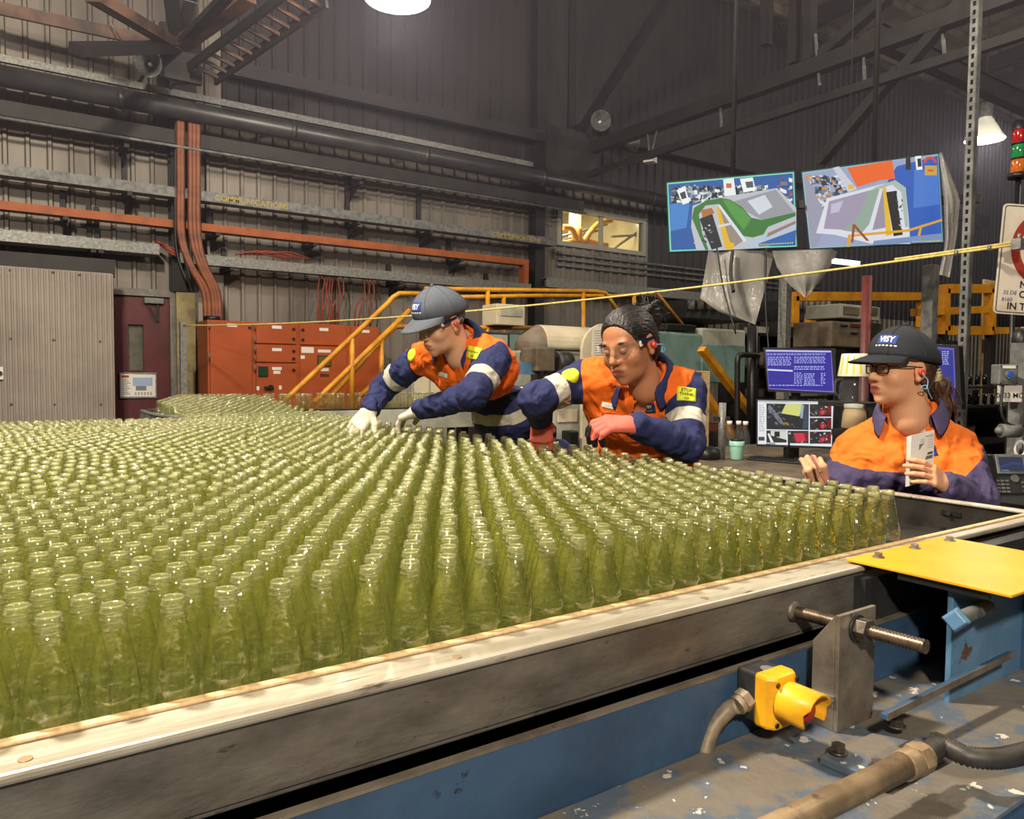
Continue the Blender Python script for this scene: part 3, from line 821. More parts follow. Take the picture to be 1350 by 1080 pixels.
for a, c in (((vx0 - 0.015, vz0 - 0.015), (vx1 + 0.015, vz0)), ((vx0 - 0.015, vz1), (vx1 + 0.015, vz1 + 0.015)), ((vx0 - 0.015, vz0), (vx0, vz1)), ((vx1, vz0), (vx1 + 0.015, vz1))):
    b.box((a[0], 9.45, a[1]), (c[0], 9.46, c[1]))
b.build('pane_bead', M['door_maroon'], door)
b = MB(); b.box((dx1, 9.42, FLOOR), (dx1 + 0.06, 9.57, dz1 + 0.06)); b.box((dx0 - 0.3, 9.42, dz1), (dx1, 9.57, dz1 + 0.08)); b.build('door_frame', M['frame_grey'], door)
p = pY(203, 397, 9.42)
b = MB(); b.box(tuple(p + Vector((-0.1, -0.02, -0.03))), tuple(p + Vector((0.1, 0.05, 0.035)))); b.build('door_closer', M['galv_dull'], door, bev=0.005)
b = MB(); b.bar(pY(196, 402, 9.43), pY(208, 424, 9.43), 0.02, 0.02); b.bar(pY(208, 402, 9.43), pY(208, 424, 9.43), 0.02, 0.02); b.build('closer_arm', M['dark_steel'], door)
# evacuation notice on the door
nb = thing('notice_frame', 'silver-framed white notice with blue plan hung on the maroon door', 'notice', pY(181, 526, 9.44))
c0, c1 = pY(157, 491, 9.44), pY(207, 525, 9.44)
b = MB(); b.box((c0.x, 9.435, c1.z), (c1.x, 9.458, c0.z)); b.build('frame', M['galv'], nb, bev=0.004)
def npix(x, y): return pY(x, y, 9.434)
lay = [((218, 214, 208), [(159, 493), (205, 494), (205, 523), (159, 523)]), ((176, 60, 50), rect(160, 495, 170, 498)), ((150, 170, 200), rect(175, 498, 201, 509)), ((120, 118, 120), rect(179, 509, 193, 515))]
lay += [((130, 126, 124), rect(161, 500 + 2.4 * i, 168 + (i % 3) * 2, 501 + 2.4 * i)) for i in range(9)]
lay += [((150, 146, 140), rect(178 + 4 * i, 517, 180 + 4 * i, 521)) for i in range(6)]
picture('notice_sheet', lay, npix, (0, -1, 0), M['print'], nb)
# beige ribbed sliding panel
x1 = pY(147.5, 450, 8.7).x
zt = pY(147, 362, 8.7).z
o = ribbed_wall('sliding_panel_sheet', -3.0, x1, [FLOOR + 0.02, zt], 8.7, 0.045, 0.009, mats=[M['sheet_beige']], rib=0.5)
sp = thing('sliding_panel', 'beige finely ribbed sliding door panel beside the maroon door', 'sliding door', (-0.4, 8.72, FLOOR))
o.parent = sp; o.location = Vector(o.location) - Vector(sp.location); LOC[o.name] = LOC[sp.name]; o.name = 'ribbed_sheet'
b = MB(); b.box((-3, 8.705, FLOOR), (x1 + 0.01, 8.76, zt + 0.01)); b.build('panel_core', M['sheet_beige'], sp)
for x, y in ((13, 356), (70, 359), (105, 362), (14, 446), (71, 448), (132, 450), (15, 533), (72, 533), (133, 533)):
    p = pY(x, y, 8.690); b = MB(); b.sphere(p, 0.012, 8, 5, (1, 0.5, 1)); b.build('screw', M['machine_brown'], sp)
p = pY(1, 492, 8.68); b = MB(); b.box((p.x - 0.06, 8.66, p.z - 0.06), (p.x + 0.02, 8.695, p.z + 0.06)); b.build('pull_plate', M['plate_white'], sp)
b = MB(); c = pY(0, 492, 8.655); b.cyl(c, c + Vector((0, -0.02, 0)), 0.02, 12); b.build('pull_knob', M['black'], sp)
b = MB(); b.box((-3, 8.78, zt - 0.02), (x1 + 0.05, 8.84, zt + 0.16)); structure(b.build('trim_sliding_track', M['dark_steel']))
# columns against the wall
def column(name, px0, px1, y, material, z0=FLOOR, z1=3.2, depth=0.22, label=None, cat='column'):
    a, c = pY(px0, 450, y), pY(px1, 450, y)
    t = thing(name, label, cat, ((a.x + c.x) / 2, y + depth / 2, z0))
    b = MB(); b.box((a.x, y, z0), (c.x, y + 0.018, z1)); b.build('front_flange', material, t)
    b = MB(); b.box((a.x, y + depth - 0.018, z0), (c.x, y + depth, z1)); b.build('back_flange', material, t)
    b = MB(); xm_ = (a.x + c.x) / 2; b.box((xm_ - 0.009, y + 0.018, z0), (xm_ + 0.009, y + depth - 0.018, z1)); b.build('web', material, t)
    return t
column('steel_column', 228, 263, 9.36, M['dark_steel'], pY(250, 385, 9.36).z, ROOFZ - 0.1, 0.19, 'dark steel wall column carrying bundles of orange conduits')
column('steel_column', 233, 258, 9.36, M['olive'], FLOOR, pY(250, 386, 9.36).z, 0.19, 'olive painted foot of the wall column beside the maroon door')
column('steel_column', 705, 717, 9.36, M['dark_steel'], FLOOR, ROOFZ - 0.1, 0.19, 'dark steel wall column left of the plant room window')
p0, p1 = pY(241, 425, 8.4), pY(243, 548, 8.4)
gp = thing('guard_post', 'galvanised post with foot bracket beside the olive column', 'post', (p1.x, 8.4, FLOOR))
b = MB(); b.box((p0.x - 0.03, 8.37, FLOOR), (p0.x + 0.03, 8.43, p0.z)); b.build('post', M['galv'], gp)
a, c = pY(209, 544, 8.3), pY(246, 542, 8.3)
b = MB(); b.box((a.x, 8.28, a.z - 0.04), (c.x, 8.34, a.z + 0.04)); b.build('cross_bracket', M['galv'], gp)

# ================================================================== services along the wall
def run(name, p, q, w, h, material, label, cat, extra=None):
    """open channel between two 3-D points: web facing the camera and two lips"""
    p, q = Vector(p), Vector(q)
    t = thing(name, label, cat, (p + q) / 2)
    b = MB(); b.bar(p, q, 0.012, h); b.build('web', material, t)
    o = Vector((0, w / 2, 0)); z = Vector((0, 0, h / 2 - 0.006))
    b = MB(); b.bar(p + o + z, q + o + z, w, 0.010); b.build('upper_lip', material, t)
    b = MB(); b.bar(p + o - z, q + o - z, w, 0.010); b.build('lower_lip', material, t)
    return t
# large dark duct pipe
pp = thing('duct_pipe', 'large dark plastic duct pipe running the length of the clad wall', 'pipe', pY(400, 175, 9.05))
a, c = pY(-30, 91, 9.05), pY(1010, 297, 9.05)
c.z = a.z = (a.z + pY(450, 187, 9.05).z) / 2
a.x -= 1.5
b = MB(); b.cyl(a, c, 0.105, 20); b.build('pipe', M['pvc_dark'], pp)
for x in (158, 385, 560, 715, 860):
    k = pY(x, 150, 9.05).x
    b = MB(); b.cyl((k - 0.03, a.y, a.z), (k + 0.03, a.y, a.z), 0.112, 20); b.build('collar', M['pvc_dark'], pp)
    b = MB(); b.box((k - 0.012, a.y + 0.02, a.z + 0.1), (k + 0.012, a.y + 0.5, a.z + 0.13)); b.build('hanger', M['dark_steel'], pp)
DZ = a.z
t = run('slotted_rail', (-1.9, 9.12, pY(0, 76, 9.12).z), (6.6, 9.12, pY(0, 76, 9.12).z), 0.05, 0.07, M['galv'], 'thin slotted galvanised rail just above the large dark duct pipe', 'rail')
z = (pY(0, 141, 9.15).z + pY(450, 218, 9.15).z) / 2
t = run('cable_channel', (-1.9, 9.15, z), (pY(770, 260, 9.15).x, 9.15, z), 0.12, 0.15, M['dark_steel'], 'dark steel channel below the large duct pipe', 'channel')
b = MB(); z2 = (pY(0, 154, 9.1).z + pY(450, 229, 9.1).z) / 2; b.cyl((-1.9, 9.1, z2), (pY(770, 260, 9.15).x, 9.1, z2), 0.018, 8)
tag(b.build('steel_conduit', M['galv_dull']), 'slim steel conduit hung just under the dark channel', 'conduit')
z = (pY(0, 222, 9.15).z + pY(450, 283, 9.15).z) / 2
tc_ = run('cable_tray', (-1.9, 9.15, z), (pY(732, 316, 9.15).x, 9.15, z), 0.18, 0.11, M['galv_dull'], 'speckled grey cable tray stencilled COMMUNICATIONS in yellow', 'cable tray')
mat('stencil_yellow', (176, 150, 40), 0.6)
for x, y in ((333, 267), (682, 311)):
    lettering('COMMUNICATIONS', Vector((pY(x, y, 9.14).x, 9.1425, z)), (1, 0, 0), (0, 0, 1), 0.065, M['stencil_yellow'], tc_, 'stencil_lettering', bold=0.01)
CZ = z
z = (pY(0, 269, 9.2).z + pY(450, 320, 9.2).z) / 2
ot = run('cable_tray', (-1.9, 9.2, z), (pY(697, 346, 9.2).x, 9.2, z), 0.15, 0.085, M['tray_orange'], 'long orange painted cable tray turning down at its end', 'cable tray')
k = pY(694, 346, 9.2)
b = MB(); b.box((k.x - 0.04, 9.195, k.z - 0.42), (k.x + 0.04, 9.33, z + 0.03)); b.build('drop_leg', M['tray_orange'], ot)
OZ = z
za = pY(100, 319, 9.2).z
t1_ = run('cable_tray', (-1.9, 9.2, za), (pY(210, 325, 9.2).x, 9.2, za), 0.3, 0.115, M['galv'], 'short galvanised cable tray ending above the maroon door', 'cable tray')
zb = (pY(237, 341, 9.2).z + pY(600, 370, 9.2).z) / 2
t2_ = run('cable_tray', (pY(237, 341, 9.2).x, 9.2, zb), (pY(700, 380, 9.2).x, 9.2, zb), 0.15, 0.115, M['galv'], 'long galvanised cable tray above the orange switchboard', 'cable tray')
def hose(name, label, pts, r, material, cat='cable', n=7, dens=6):
    o = MB().tube(spline(pts, dens), r, n).build(name, material)
    return tag(o, label, cat)
# wall brackets: a strut against the cladding and an arm under each tray
def bracket(px, y, za_, zb_, label):
    x = pY(px, 300, 9.35).x
    t = thing('tray_bracket', label, 'bracket', (x, 9.4, zb_), 'brackets under the wall trays')
    b = MB(); b.box((x - 0.025, 9.52, zb_), (x + 0.025, 9.57, za_)); b.build('upright', M['dark_steel'], t)
    b = MB(); b.box((x - 0.025, 9.14, zb_), (x + 0.025, 9.52, zb_ + 0.04)); b.build('arm', M['dark_steel'], t)
    b = MB(); b.prism([(x - 0.006, 9.52, zb_), (x - 0.006, 9.52, zb_ - 0.14), (x - 0.006, 9.2, zb_)], (0.012, 0, 0)); b.build('gusset', M['dark_steel'], t)
for px in (85, 282, 408, 600): bracket(px, 0, OZ + 0.28, OZ - 0.09, 'dark bracket arm holding up the orange cable tray')
for px in (168, 465, 560): bracket(px, 0, CZ + 0.5, CZ - 0.10, 'dark bracket arm holding up the stencilled cable tray')
for px in (120, 130): bracket(px, 0, za + 0.45, za - 0.10, 'dark bracket arm holding up the short galvanised tray')
for px in (300, 520, 650): bracket(px, 0, zb + 0.2, zb - 0.10, 'dark bracket arm holding up the long galvanised tray')
for px in (165, 468): bracket(px, 0, DZ - 0.1, pY(0, 160, 9.15).z - 0.06, 'dark bracket arm holding up the channel below the duct')
# orange conduits on the column and bending down into the switchboard
for i, (px, bx) in enumerate(((236, 271), (240, 276), (251, 282), (256, 286), (261, 290))):
    pts = [pY(px, 150, 9.12), pY(px, 240, 9.12), pY(px + 1, 310, 9.12), pY(px + 14 - i, 350, 9.10), pY(bx - 3, 385, 9.1), pY(bx, 425, 9.1)]
    hose('orange_conduit', 'thick orange conduit strapped to the dark column above the switchboard', pts, 0.03, M['cable_orange'], 'conduit')['group'] = 'orange conduits on the column'
for i in range(4):
    pts = [pY(232 + 9 * i, 150, 9.16), pY(231 + 9 * i, 260, 9.17), pY(233 + 9 * i, 330, 9.17), pY(246 + 6 * i, 372, 9.16)]
    hose('black_cable', 'black cable between the orange conduits on the dark column', pts, 0.018, M['cable_black'])['group'] = 'black cables on the column'
# slack cables in the trays and drops to the cabinets
for i in range(9):
    r_ = random.uniform
    pts = [pY(205 + i, 319 + r_(-3, 2), 9.3), pY(222 + i, 328 + r_(-3, 8), 9.2), pY(240 + i * 2, 338 + r_(-4, 4), 9.28), pY(262 + 3 * i, 345, 9.3)]
    hose('slack_cable', 'thin brown cable sagging between the ends of the two galvanised trays', pts, 0.009, M['cable_red'], n=5)['group'] = 'slack cables between trays'
for i in range(7):
    x = 340 + 6 * i; r_ = random.uniform
    pts = [pY(x - 30, 336, 9.3), pY(x - 8, 330 + r_(0, 4), 9.26), pY(x + 10, 332 + r_(-2, 4), 9.28), pY(x + 34, 342, 9.3)]
    hose('slack_cable', 'thin brown cable coiled in the tray above the switchboard', pts, 0.010, M['cable_red'], n=5)['group'] = 'coiled cables in the tray'
for i, (xt, xb) in enumerate(((422, 418), (426, 421), (430, 424), (433, 430), (437, 434), (440, 437), (443, 441), (452, 446), (478, 468), (485, 472), (489, 488))):
    r_ = random.uniform
    pts = [pY(xt, 362, 9.3), pY(xt + r_(-5, 5), 385, 9.15), pY((xt + xb) / 2 + r_(-4, 4), 405, 9.12), pY(xb, 430, 9.2)]
    hose('drop_cable', 'thin red-brown cable hanging from the tray into the switchboard top', pts, 0.011, M['cable_red'], n=5)['group'] = 'cables hanging above the switchboard'

# ================================================================== orange switchboard
YC = 8.75
zt = pY(335, 424, YC).z
def cx(px): return pY(px, 450, YC).x
sb = thing('switchboard', 'orange electrical switchboard with four columns of doors against the clad wall', 'switchboard', ((cx(262) + cx(502)) / 2, YC + 0.2, FLOOR))
b = MB(); b.box((cx(274), YC + 0.02, FLOOR), (cx(502), YC + 0.52, zt)); b.build('carcass', M['cabinet_orange'], sb, bev=0.008)
def dpan(x0, x1, ya_, yb_, hinge=None, knobs=(), tagp=None, label=None):
    xm_ = (x0 + x1) / 2
    za_, zb_ = pY(xm_, ya_, YC).z, (pY(xm_, yb_, YC).z if yb_ else FLOOR + 0.12)
    b = MB(); b.box((cx(x0) + 0.008, YC - 0.002, zb_ + 0.008), (cx(x1) - 0.008, YC + 0.02, za_ - 0.008))
    d = b.build('door', M['cabinet_orange'], sb, bev=0.004)
    for (kx, ky) in knobs:
        p = pY(kx, ky, YC - 0.003); b = MB(); b.cyl(p, p + Vector((0, -0.018, 0)), 0.016, 12); b.build('lock', M['black'], d)
    for (hx, hy) in hinge or ():
        p = pY(hx, hy, YC - 0.003); b = MB(); b.cyl(p + Vector((0, -0.006, -0.035)), p + Vector((0, -0.006, 0.035)), 0.012, 8); b.build('hinge', M['machine_brown'], d)
    for (x, y, w, h, kind) in tagp or ():
        p = pY(x, y, YC - 0.003)
        b = MB(); b.box((p.x - w / 2, YC - 0.006, p.z - h / 2), (p.x + w / 2, YC - 0.002, p.z + h / 2)); b.build('name_plate', M[kind], d)
W_ = 'plate_white'
dpan(276, 333, 422, None, [(276, 429), (276, 470)], [(329, 432)], [(306, 429, 0.11, 0.035, W_)])
dpan(337, 392, 425, 454, [(336, 431), (336, 448)], [(387, 434), (387, 447)], [(365, 431.5, 0.11, 0.035, W_)])
dpan(337, 392, 455, 478.5, [(336, 461), (336, 473)], [(387, 463), (387, 473)], [(365, 461, 0.11, 0.035, W_)])
dpan(337, 392, 480, None, [(336, 486)], [(387, 488)], [(365, 486, 0.11, 0.035, W_), (365, 491, 0.08, 0.035, W_), (340, 512, 0.03, 0.045, W_), (369.5, 511, 0.03, 0.045, W_)])
dpan(394.5, 458, 426.5, 456, None, [(399, 435), (399, 448)], [(427, 434.5, 0.11, 0.035, W_)])
dpan(394.5, 458, 457, None, None, (), [(405.5, 461.5, 0.15, 0.07, W_), (427.5, 463, 0.16, 0.035, W_), (399, 471, 0.05, 0.04, W_), (428, 487.5, 0.1, 0.035, W_), (428, 495, 0.11, 0.035, 'red_paint')])
dpan(462, 501, 430, None, None, [(467, 438)], [(482, 437, 0.1, 0.035, W_)])
mat('green_glass', (30, 60, 40), 0.2); mat('meter_face', (96, 84, 44), 0.3)
for (x, y, w, h, k, nm) in ((347, 490, 0.09, 0.10, 'green_glass', 'indicator_window'), (427.5, 476, 0.15, 0.11, 'meter_face', 'meter')):
    p = pY(x, y, YC - 0.004); b = MB(); b.box((p.x - w / 2 - 0.01, YC - 0.012, p.z - h / 2 - 0.01), (p.x + w / 2 + 0.01, YC - 0.002, p.z + h / 2 + 0.01)); mm_ = b.build(nm, M['black'], sb, bev=0.003)
    b = MB(); b.box((p.x - w / 2, YC - 0.014, p.z - h / 2), (p.x + w / 2, YC - 0.0115, p.z + h / 2)); b.build('face', M[k], mm_)
p = pY(354, 511, YC - 0.004); b = MB(); b.cyl(p + Vector((0.02, 0, 0)), p + Vector((0.02, -0.04, 0)), 0.03, 14); b.box(tuple(p + Vector((-0.06, -0.05, -0.014))), tuple(p + Vector((0.045, -0.03, 0.014)))); b.build('rotary_handle', M['black'], sb)
p = pY(279, 416, YC + 0.2); b = MB(); b.cyl((p.x, p.y, zt), (p.x, p.y, zt + 0.05), 0.09, 14); b.build('gland_boot', M['black'], sb)

# ================================================================== roof trusses and braces
XT = 7.66
def webm(t, a, c, w=0.1, h=0.12, material='dark_steel', name='web_member'):
    b = MB(); b.bar(a, c, w, h, (1, 0, 0)); return b.build(name, M[material], t)
tr = thing('roof_truss', 'dark steel roof truss running out over the control desk', 'truss', (XT, 4, 3.4))
z1, z2 = pX(1133, 67, XT).z, pX(1133, 120, XT).z
b = MB(); b.bar((XT, WALLY - 0.1, z1), (XT, -1, z1), 0.14, 0.17); b.build('upper_chord', M['dark_steel'], tr)
b = MB(); b.bar((XT - 0.1, WALLY - 0.1, z2), (XT - 0.1, -1, z2), 0.08, 0.09); b.build('lower_chord', M['dark_steel'], tr)
for (a, c) in (((1083, 73), (1172, -5)), ((1190, 93), (1275, -5)), ((755, 188), (603, -5)), ((751, 190), (753, -5)), ((757, 186), (880, -5)), ((1010, 60), (1012, -30)), ((1047, 84), (1049, -30)), ((1067, 80), (1069, -30)), ((1081, 214), (1185, 92))):
    webm(tr, pX(*a, XT), pX(*c, XT))
for (a, c) in (((1075, 45), (1081, 113)), ((1243, 45), (1246, 82)), ((1139, 70), (1140, 118)), ((950, 130), (951, 172))):
    webm(tr, pX(*a, XT), pX(*c, XT), 0.025, 0.025, 'galv_dull', 'hanger_rod')
nd = pY(750, 205, 9.1)
b = MB(); b.box((nd.x - 0.5, 9.0, nd.z - 0.35), (nd.x + 0.5, 9.03, nd.z + 0.35)); b.build('node_plate', M['dark_steel'], tr)
a = pX(1153, 47, XT)
ob = thing('tie_beam', 'dark tie beam branching from the roof truss towards the far lamp', 'beam', a)
b = MB(); b.bar(a, a + Vector((9, 0, 0)), 0.14, 0.2); b.build('beam', M['dark_steel'], ob)
b = MB(); b.bar(a + Vector((0, 0, 0.1)), a + Vector((9, 0, 0.1)), 0.2, 0.015); b.build('cap_flange', M['dark_steel'], ob)
a = pY(800, 175, 9.3); c = pY(1300, 292, 9.3)
b = MB(); b.bar(a, c, 0.12, 0.25); tag(b.build('wall_girt', M['dark_steel']), 'dark horizontal steel girt across the upper clad wall', 'beam')
a = pY(292, 88, 9.35); c = pY(735, 185, 9.35)
b = MB(); b.bar(a, c, 0.10, 0.16); tag(b.build('wall_girt', M['shaded_cladding']), 'dull grey girt on the dark upper wall above the duct pipe', 'beam')
# diagonal trays and brackets in the upper left
lt = thing('roof_brace', 'cluster of brown steel braces meeting at the column head above the duct', 'brace', pY(235, 62, 8.6))
node = pY(235, 62, 8.6)
for (x, y, d_, w_, mt_) in ((122, -6, 7.6, 0.10, 'brown_steel'), (-20, 7, 8.9, 0.11, 'brown_steel'), (100, 65, 7.5, 0.09, 'dark_steel'), (225, -5, 8.2, 0.10, 'dark_steel'), (252, -5, 8.2, 0.06, 'dark_steel'), (328, -6, 7.3, 0.11, 'brown_steel'), (300, -6, 7.2, 0.06, 'dark_steel')):
    webm(lt, node, pY(x, y, d_), w_, w_ + 0.04, mt_, 'brace')
b = MB(); b.box((node.x - 0.18, 8.55, node.z - 0.35), (node.x + 0.22, 8.62, node.z + 0.2)); b.build('gusset_plate', M['dark_steel'], lt)
p, q = pY(266, 98, 8.4), pY(412, -8, 6.6)
ct = thing('ladder_tray', 'ladder-type cable tray with white conduit climbing towards the lamp', 'cable tray', p)
sd = Vector((0.13, 0.0, -0.04))
for s_ in (-1, 1):
    b = MB(); b.bar(p + sd * s_, q + sd * s_, 0.03, 0.09); b.build('side_rail', M['dark_steel'], ct)
for i in range(12):
    c = p.lerp(q, (i + 0.5) / 12); b = MB(); b.bar(c - sd, c + sd, 0.03, 0.03); b.build('rung', M['brown_steel'], ct)
b = MB(); b.tube([p - sd * 0.6 + Vector((0, 0, 0.08)), q - sd * 0.6 + Vector((0, 0, 0.08))], 0.016, 8); b.build('white_conduit', M['white'], ct)
hose('bent_conduit', 'grey bent conduit dropping from the ladder tray to the slotted rail', [pY(224, 117, 9.0), pY(233, 110, 8.9), pY(246, 110, 8.8), pY(250, 100, 8.6)], 0.018, M['galv_dull'], 'conduit')
hose('tie_wire', 'thin bright wire stretched between the braces by the ladder tray', [pY(140, 20, 8.4), pY(158, 50, 8.4), pY(172, 72, 8.5)], 0.006, M['galv'], 'wire', 5, 3)
hose('tie_wire', 'thin bright wire crossing in front of the brown braces', [pY(230, -4, 7.8), pY(265, 6, 7.8), pY(303, 18, 7.8)], 0.006, M['galv'], 'wire', 5, 3)

# ================================================================== loudspeakers and lamps
def horn(name, c, d, r, label):
    c, d = Vector(c), Vector(d).normalized()
    t = thing(name, label, 'loudspeaker', c)
    b = MB(); b.lathe([(0.02, -0.02), (r * 0.35, 0.02), (r * 0.55, 0.10), (r * 0.8, 0.16), (r, 0.20), (r * 1.02, 0.205), (r * 0.97, 0.2), (r * 0.5, 0.10), (r * 0.18, 0.06)], c, d, 22); b.build('horn', M['galv_dull'], t)
    b = MB(); b.cyl(c + d * 0.04, c + d * 0.13, r * 0.2, 12, r * 0.12); b.build('phase_plug', M['white'], t)
    b = MB(); b.cyl(c - d * 0.12, c, r * 0.5, 14); b.build('driver', M['dark_steel'], t)
    b = MB(); b.bar(c - d * 0.06, c - d * 0.06 + Vector((0, 0.0, 0.45)), 0.03, 0.012); b.bar(c - d * 0.06 + Vector((0, 0, 0.1)), Vector((c.x, WALLY - 0.02, c.z + 0.1)), 0.03, 0.03); b.build('mount', M['dark_steel'], t)
toC = -F
horn('horn_speaker', pY(202, 86, 8.6), Vector((-0.35, -0.8, -0.25)), 0.13, 'grey horn loudspeaker hanging under the brown braces')
horn('horn_speaker', pY(789, 163, 8.9), Vector((-0.5, -0.85, -0.1)), 0.15, 'grey horn loudspeaker on the truss node facing the table')
horn('horn_speaker', pY(822, 187, 8.8), Vector((0.9, -0.3, -0.1)), 0.15, 'grey horn loudspeaker under the truss seen from its side')
t = thing('floodlight', 'pale small floodlight on a bracket below the truss chord', 'floodlight', pX(857, 212, XT))
c = pX(857, 210, XT)
b = MB(); b.obox(c, (0.07, 0.03, 0), (-0.03, 0.07, 0), (0, 0, 0.05)); b.build('head', M['white'], t, bev=0.01)
b = MB(); b.bar(c, pX(853, 170, XT), 0.015, 0.015); b.build('rod', M['galv_dull'], t)
b = MB(); b.bar(c, pX(867, 168, XT), 0.015, 0.015); b.build('rod', M['galv_dull'], t)
mat('lamp_glow', (255, 246, 226), 0.4, emit=14.0)
clear_mat('reflector', (0.80, 0.80, 0.78), (0.7, 0.7, 0.68), 0.45, 0.2, 1.45)
def highbay(p, label):
    p = Vector(p)
    t = thing('high_bay_lamp', label, 'lamp', p)
    b = MB(); b.lathe([(0.09, 0.34), (0.12, 0.30), (0.20, 0.16), (0.27, 0.03), (0.29, 0.0), (0.285, 0.0), (0.26, 0.03), (0.19, 0.15), (0.11, 0.28)], p, (0, 0, 1), 28); b.build('reflector', M['reflector'], t)
    b = MB(); b.lathe([(0.0, 0.004), (0.15, 0.004), (0.262, 0.012), (0.262, 0.02), (0.0, 0.02)], p, (0, 0, 1), 28); b.build('lens', M['lamp_glow'], t)
    b = MB(); b.cyl(p + Vector((0, 0, 0.34)), p + Vector((0, 0, 0.56)), 0.1, 18); b.build('gear_housing', M['galv_dull'], t)
    b = MB(); zr = roofz(p.y) + 0.02; b.cyl(p + Vector((0, 0, 0.56)), (p.x, p.y, zr), 0.012, 6); b.build('hanging_rod', M['dark_steel'], t)
for (p, w_, c_), lb in zip(LAMPS, ('round high-bay lamp hanging straight above the packed bottles', 'round high-bay lamp glowing in front of the dark upper wall',
        'round high-bay lamp behind the front rail of the table', 'round high-bay lamp hanging above the control desk', 'distant high-bay lamp shining below the foil roof', 'added unseen high-bay lamp brightening the roof beyond the control desk')):
    highbay(p, lb)
# ================================================================== stairs with yellow handrails
YS = 7.15
def rail_thing(name, label, paths, r=0.026, y=YS, loc=None, cat='handrail', material='rail_yellow'):
    t = thing(name, label, cat, loc or pY(*paths[0][1][0], y))
    for nm, pts in paths:
        b = MB(); b.tube([pY(x_, y_, y) for x_, y_ in pts], r, 10); b.build(nm, M[material], t)
    return t
rail_thing('stair_handrail', 'yellow tube handrail climbing the steps in front of the switchboard', [
    ('top_rail', [(372, 531), (386, 518), (512, 399), (518, 392), (526, 387), (560, 387.5)]),
    ('mid_rail', [(414, 531), (427, 518), (540, 409)]),
    ('post', [(464, 446), (464, 540)])])
rail_thing('stair_handrail', 'second yellow handrail on the far side of the steps', [
    ('top_rail', [(424, 536), (436, 523), (512, 439), (522, 431), (545, 430)]),
    ('mid_rail', [(466, 530), (480, 517), (540, 461)]),
    ('post', [(503, 446), (503, 540)])], y=YS + 0.35)
rail_thing('landing_handrail', 'yellow handrail along the landing behind the man', [
    ('top_rail', [(560, 381), (577, 381), (785, 384), (798, 386), (830, 432)]),
    ('mid_rail', [(600, 432), (703, 432)]),
    ('post', [(643, 383), (643, 512)]), ('post', [(769, 385), (769, 512)])])
rail_thing('landing_handrail', 'dull yellow handrail further back along the landing', [
    ('top_rail', [(590, 392), (700, 390), (812, 390), (862, 386.5), (868, 389), (905, 435)]),
    ('post', [(664, 391), (664, 512)]), ('post', [(836, 389), (836, 512)])], y=YS + 0.5)
st = thing('stair_flight', 'dark steel stair treads and landing behind the conveyor', 'stairs', (pY(560, 500, YS).x, YS + 0.4, FLOOR))
xa, xb = pY(405, 520, YS).x, pY(540, 520, YS).x
for i in range(6):
    f_ = (i + 0.5) / 6
    x = xa + (xb - xa) * f_; z = FLOOR + (0.55 + 0 * f_) * 0 + 1.15 * f_
    b = MB(); b.box((x - 0.12, YS + 0.03, z - 0.03), (x + 0.14, YS + 0.33, z)); b.build('tread', M['dark_steel'], st)
b = MB(); b.box((xb, YS + 0.02, FLOOR + 1.12), (pY(900, 440, YS).x, YS + 0.9, FLOOR + 1.18)); b.build('landing', M['dark_steel'], st)
for px in (620, 760, 890):
    x = pY(px, 440, YS).x; b = MB(); b.box((x - .04, YS + .4, FLOOR), (x + .04, YS + .48, FLOOR + 1.12)); b.build('leg', M['dark_steel'], st)

# dull machine banks standing behind the conveyor, below the landing
def pbox(name, label, cat, x0, y0, x1, y1, Y, thick, material, bev=0.01, zb=None, group=None):
    a, c = pY(x0, y0, Y), pY(x1, y1, Y)
    t = thing(name, label, cat, ((a.x + c.x) / 2, Y + thick / 2, c.z if zb is None else zb), group)
    b = MB(); b.box((a.x, Y, c.z if zb is None else zb), (c.x, Y + thick, a.z)); b.build('body', M[material], t, bev=bev)
    t['x0'], t['x1'] = a.x, c.x
    return t
def panel(t, x0, y0, x1, y1, Y, material, name='panel', th=0.012):
    a, c = pY(x0, y0, Y), pY(x1, y1, Y)
    b = MB(); b.box((a.x, Y - th, c.z), (c.x, Y + 0.001, a.z)); return b.build(name, M[material], t, bev=0.002)
k = pbox('equipment_cabinet', 'pale grey cabinet behind the man, below the yellow landing rail', 'cabinet', 543, 490, 590, 540, 6.6, 0.5, 'machine_grey', zb=FLOOR)
panel(k, 546, 494, 565, 530, 6.6, 'machine_cream'); panel(k, 568, 494, 587, 530, 6.6, 'machine_cream')
k = pbox('equipment_cabinet', 'glazed grey cabinet under the landing beside the drum machine', 'cabinet', 640, 437, 700, 540, 6.5, 0.5, 'machine_dark', zb=FLOOR)
panel(k, 645, 441, 668, 500, 6.5, 'machine_grey', 'door'); panel(k, 672, 441, 697, 500, 6.5, 'machine_teal', 'door')
k = pbox('control_cubicle', 'cream control cubicle standing on the landing under the tray', 'cabinet', 655, 400, 692, 430, 6.9, 0.3, 'machine_cream')
panel(k, 660, 405, 688, 418, 6.9, 'machine_grey')
for x0, x1, lb in ((905, 990, 'dark bank of hoses and valves along the wall above the teal machine'), (1042, 1095, 'dark bank of valves along the wall beyond the plastic sheets')):
    k = pbox('valve_bank', lb, 'valve bank', x0, 395, x1, 425, 8.6, 0.96, 'machine_dark')
    for i in range(7):
        x = x0 + (x1 - x0) * (i + 0.5) / 7
        p = pY(x, 396, 8.55); b = MB(); b.cyl(p, pY(x, 408, 8.55), 0.06, 10); b.build('valve', M['machine_brown' if i % 3 else 'galv_dull'], k)
a, c = pY(720, 372, 9.25), pY(1000, 397, 9.25)
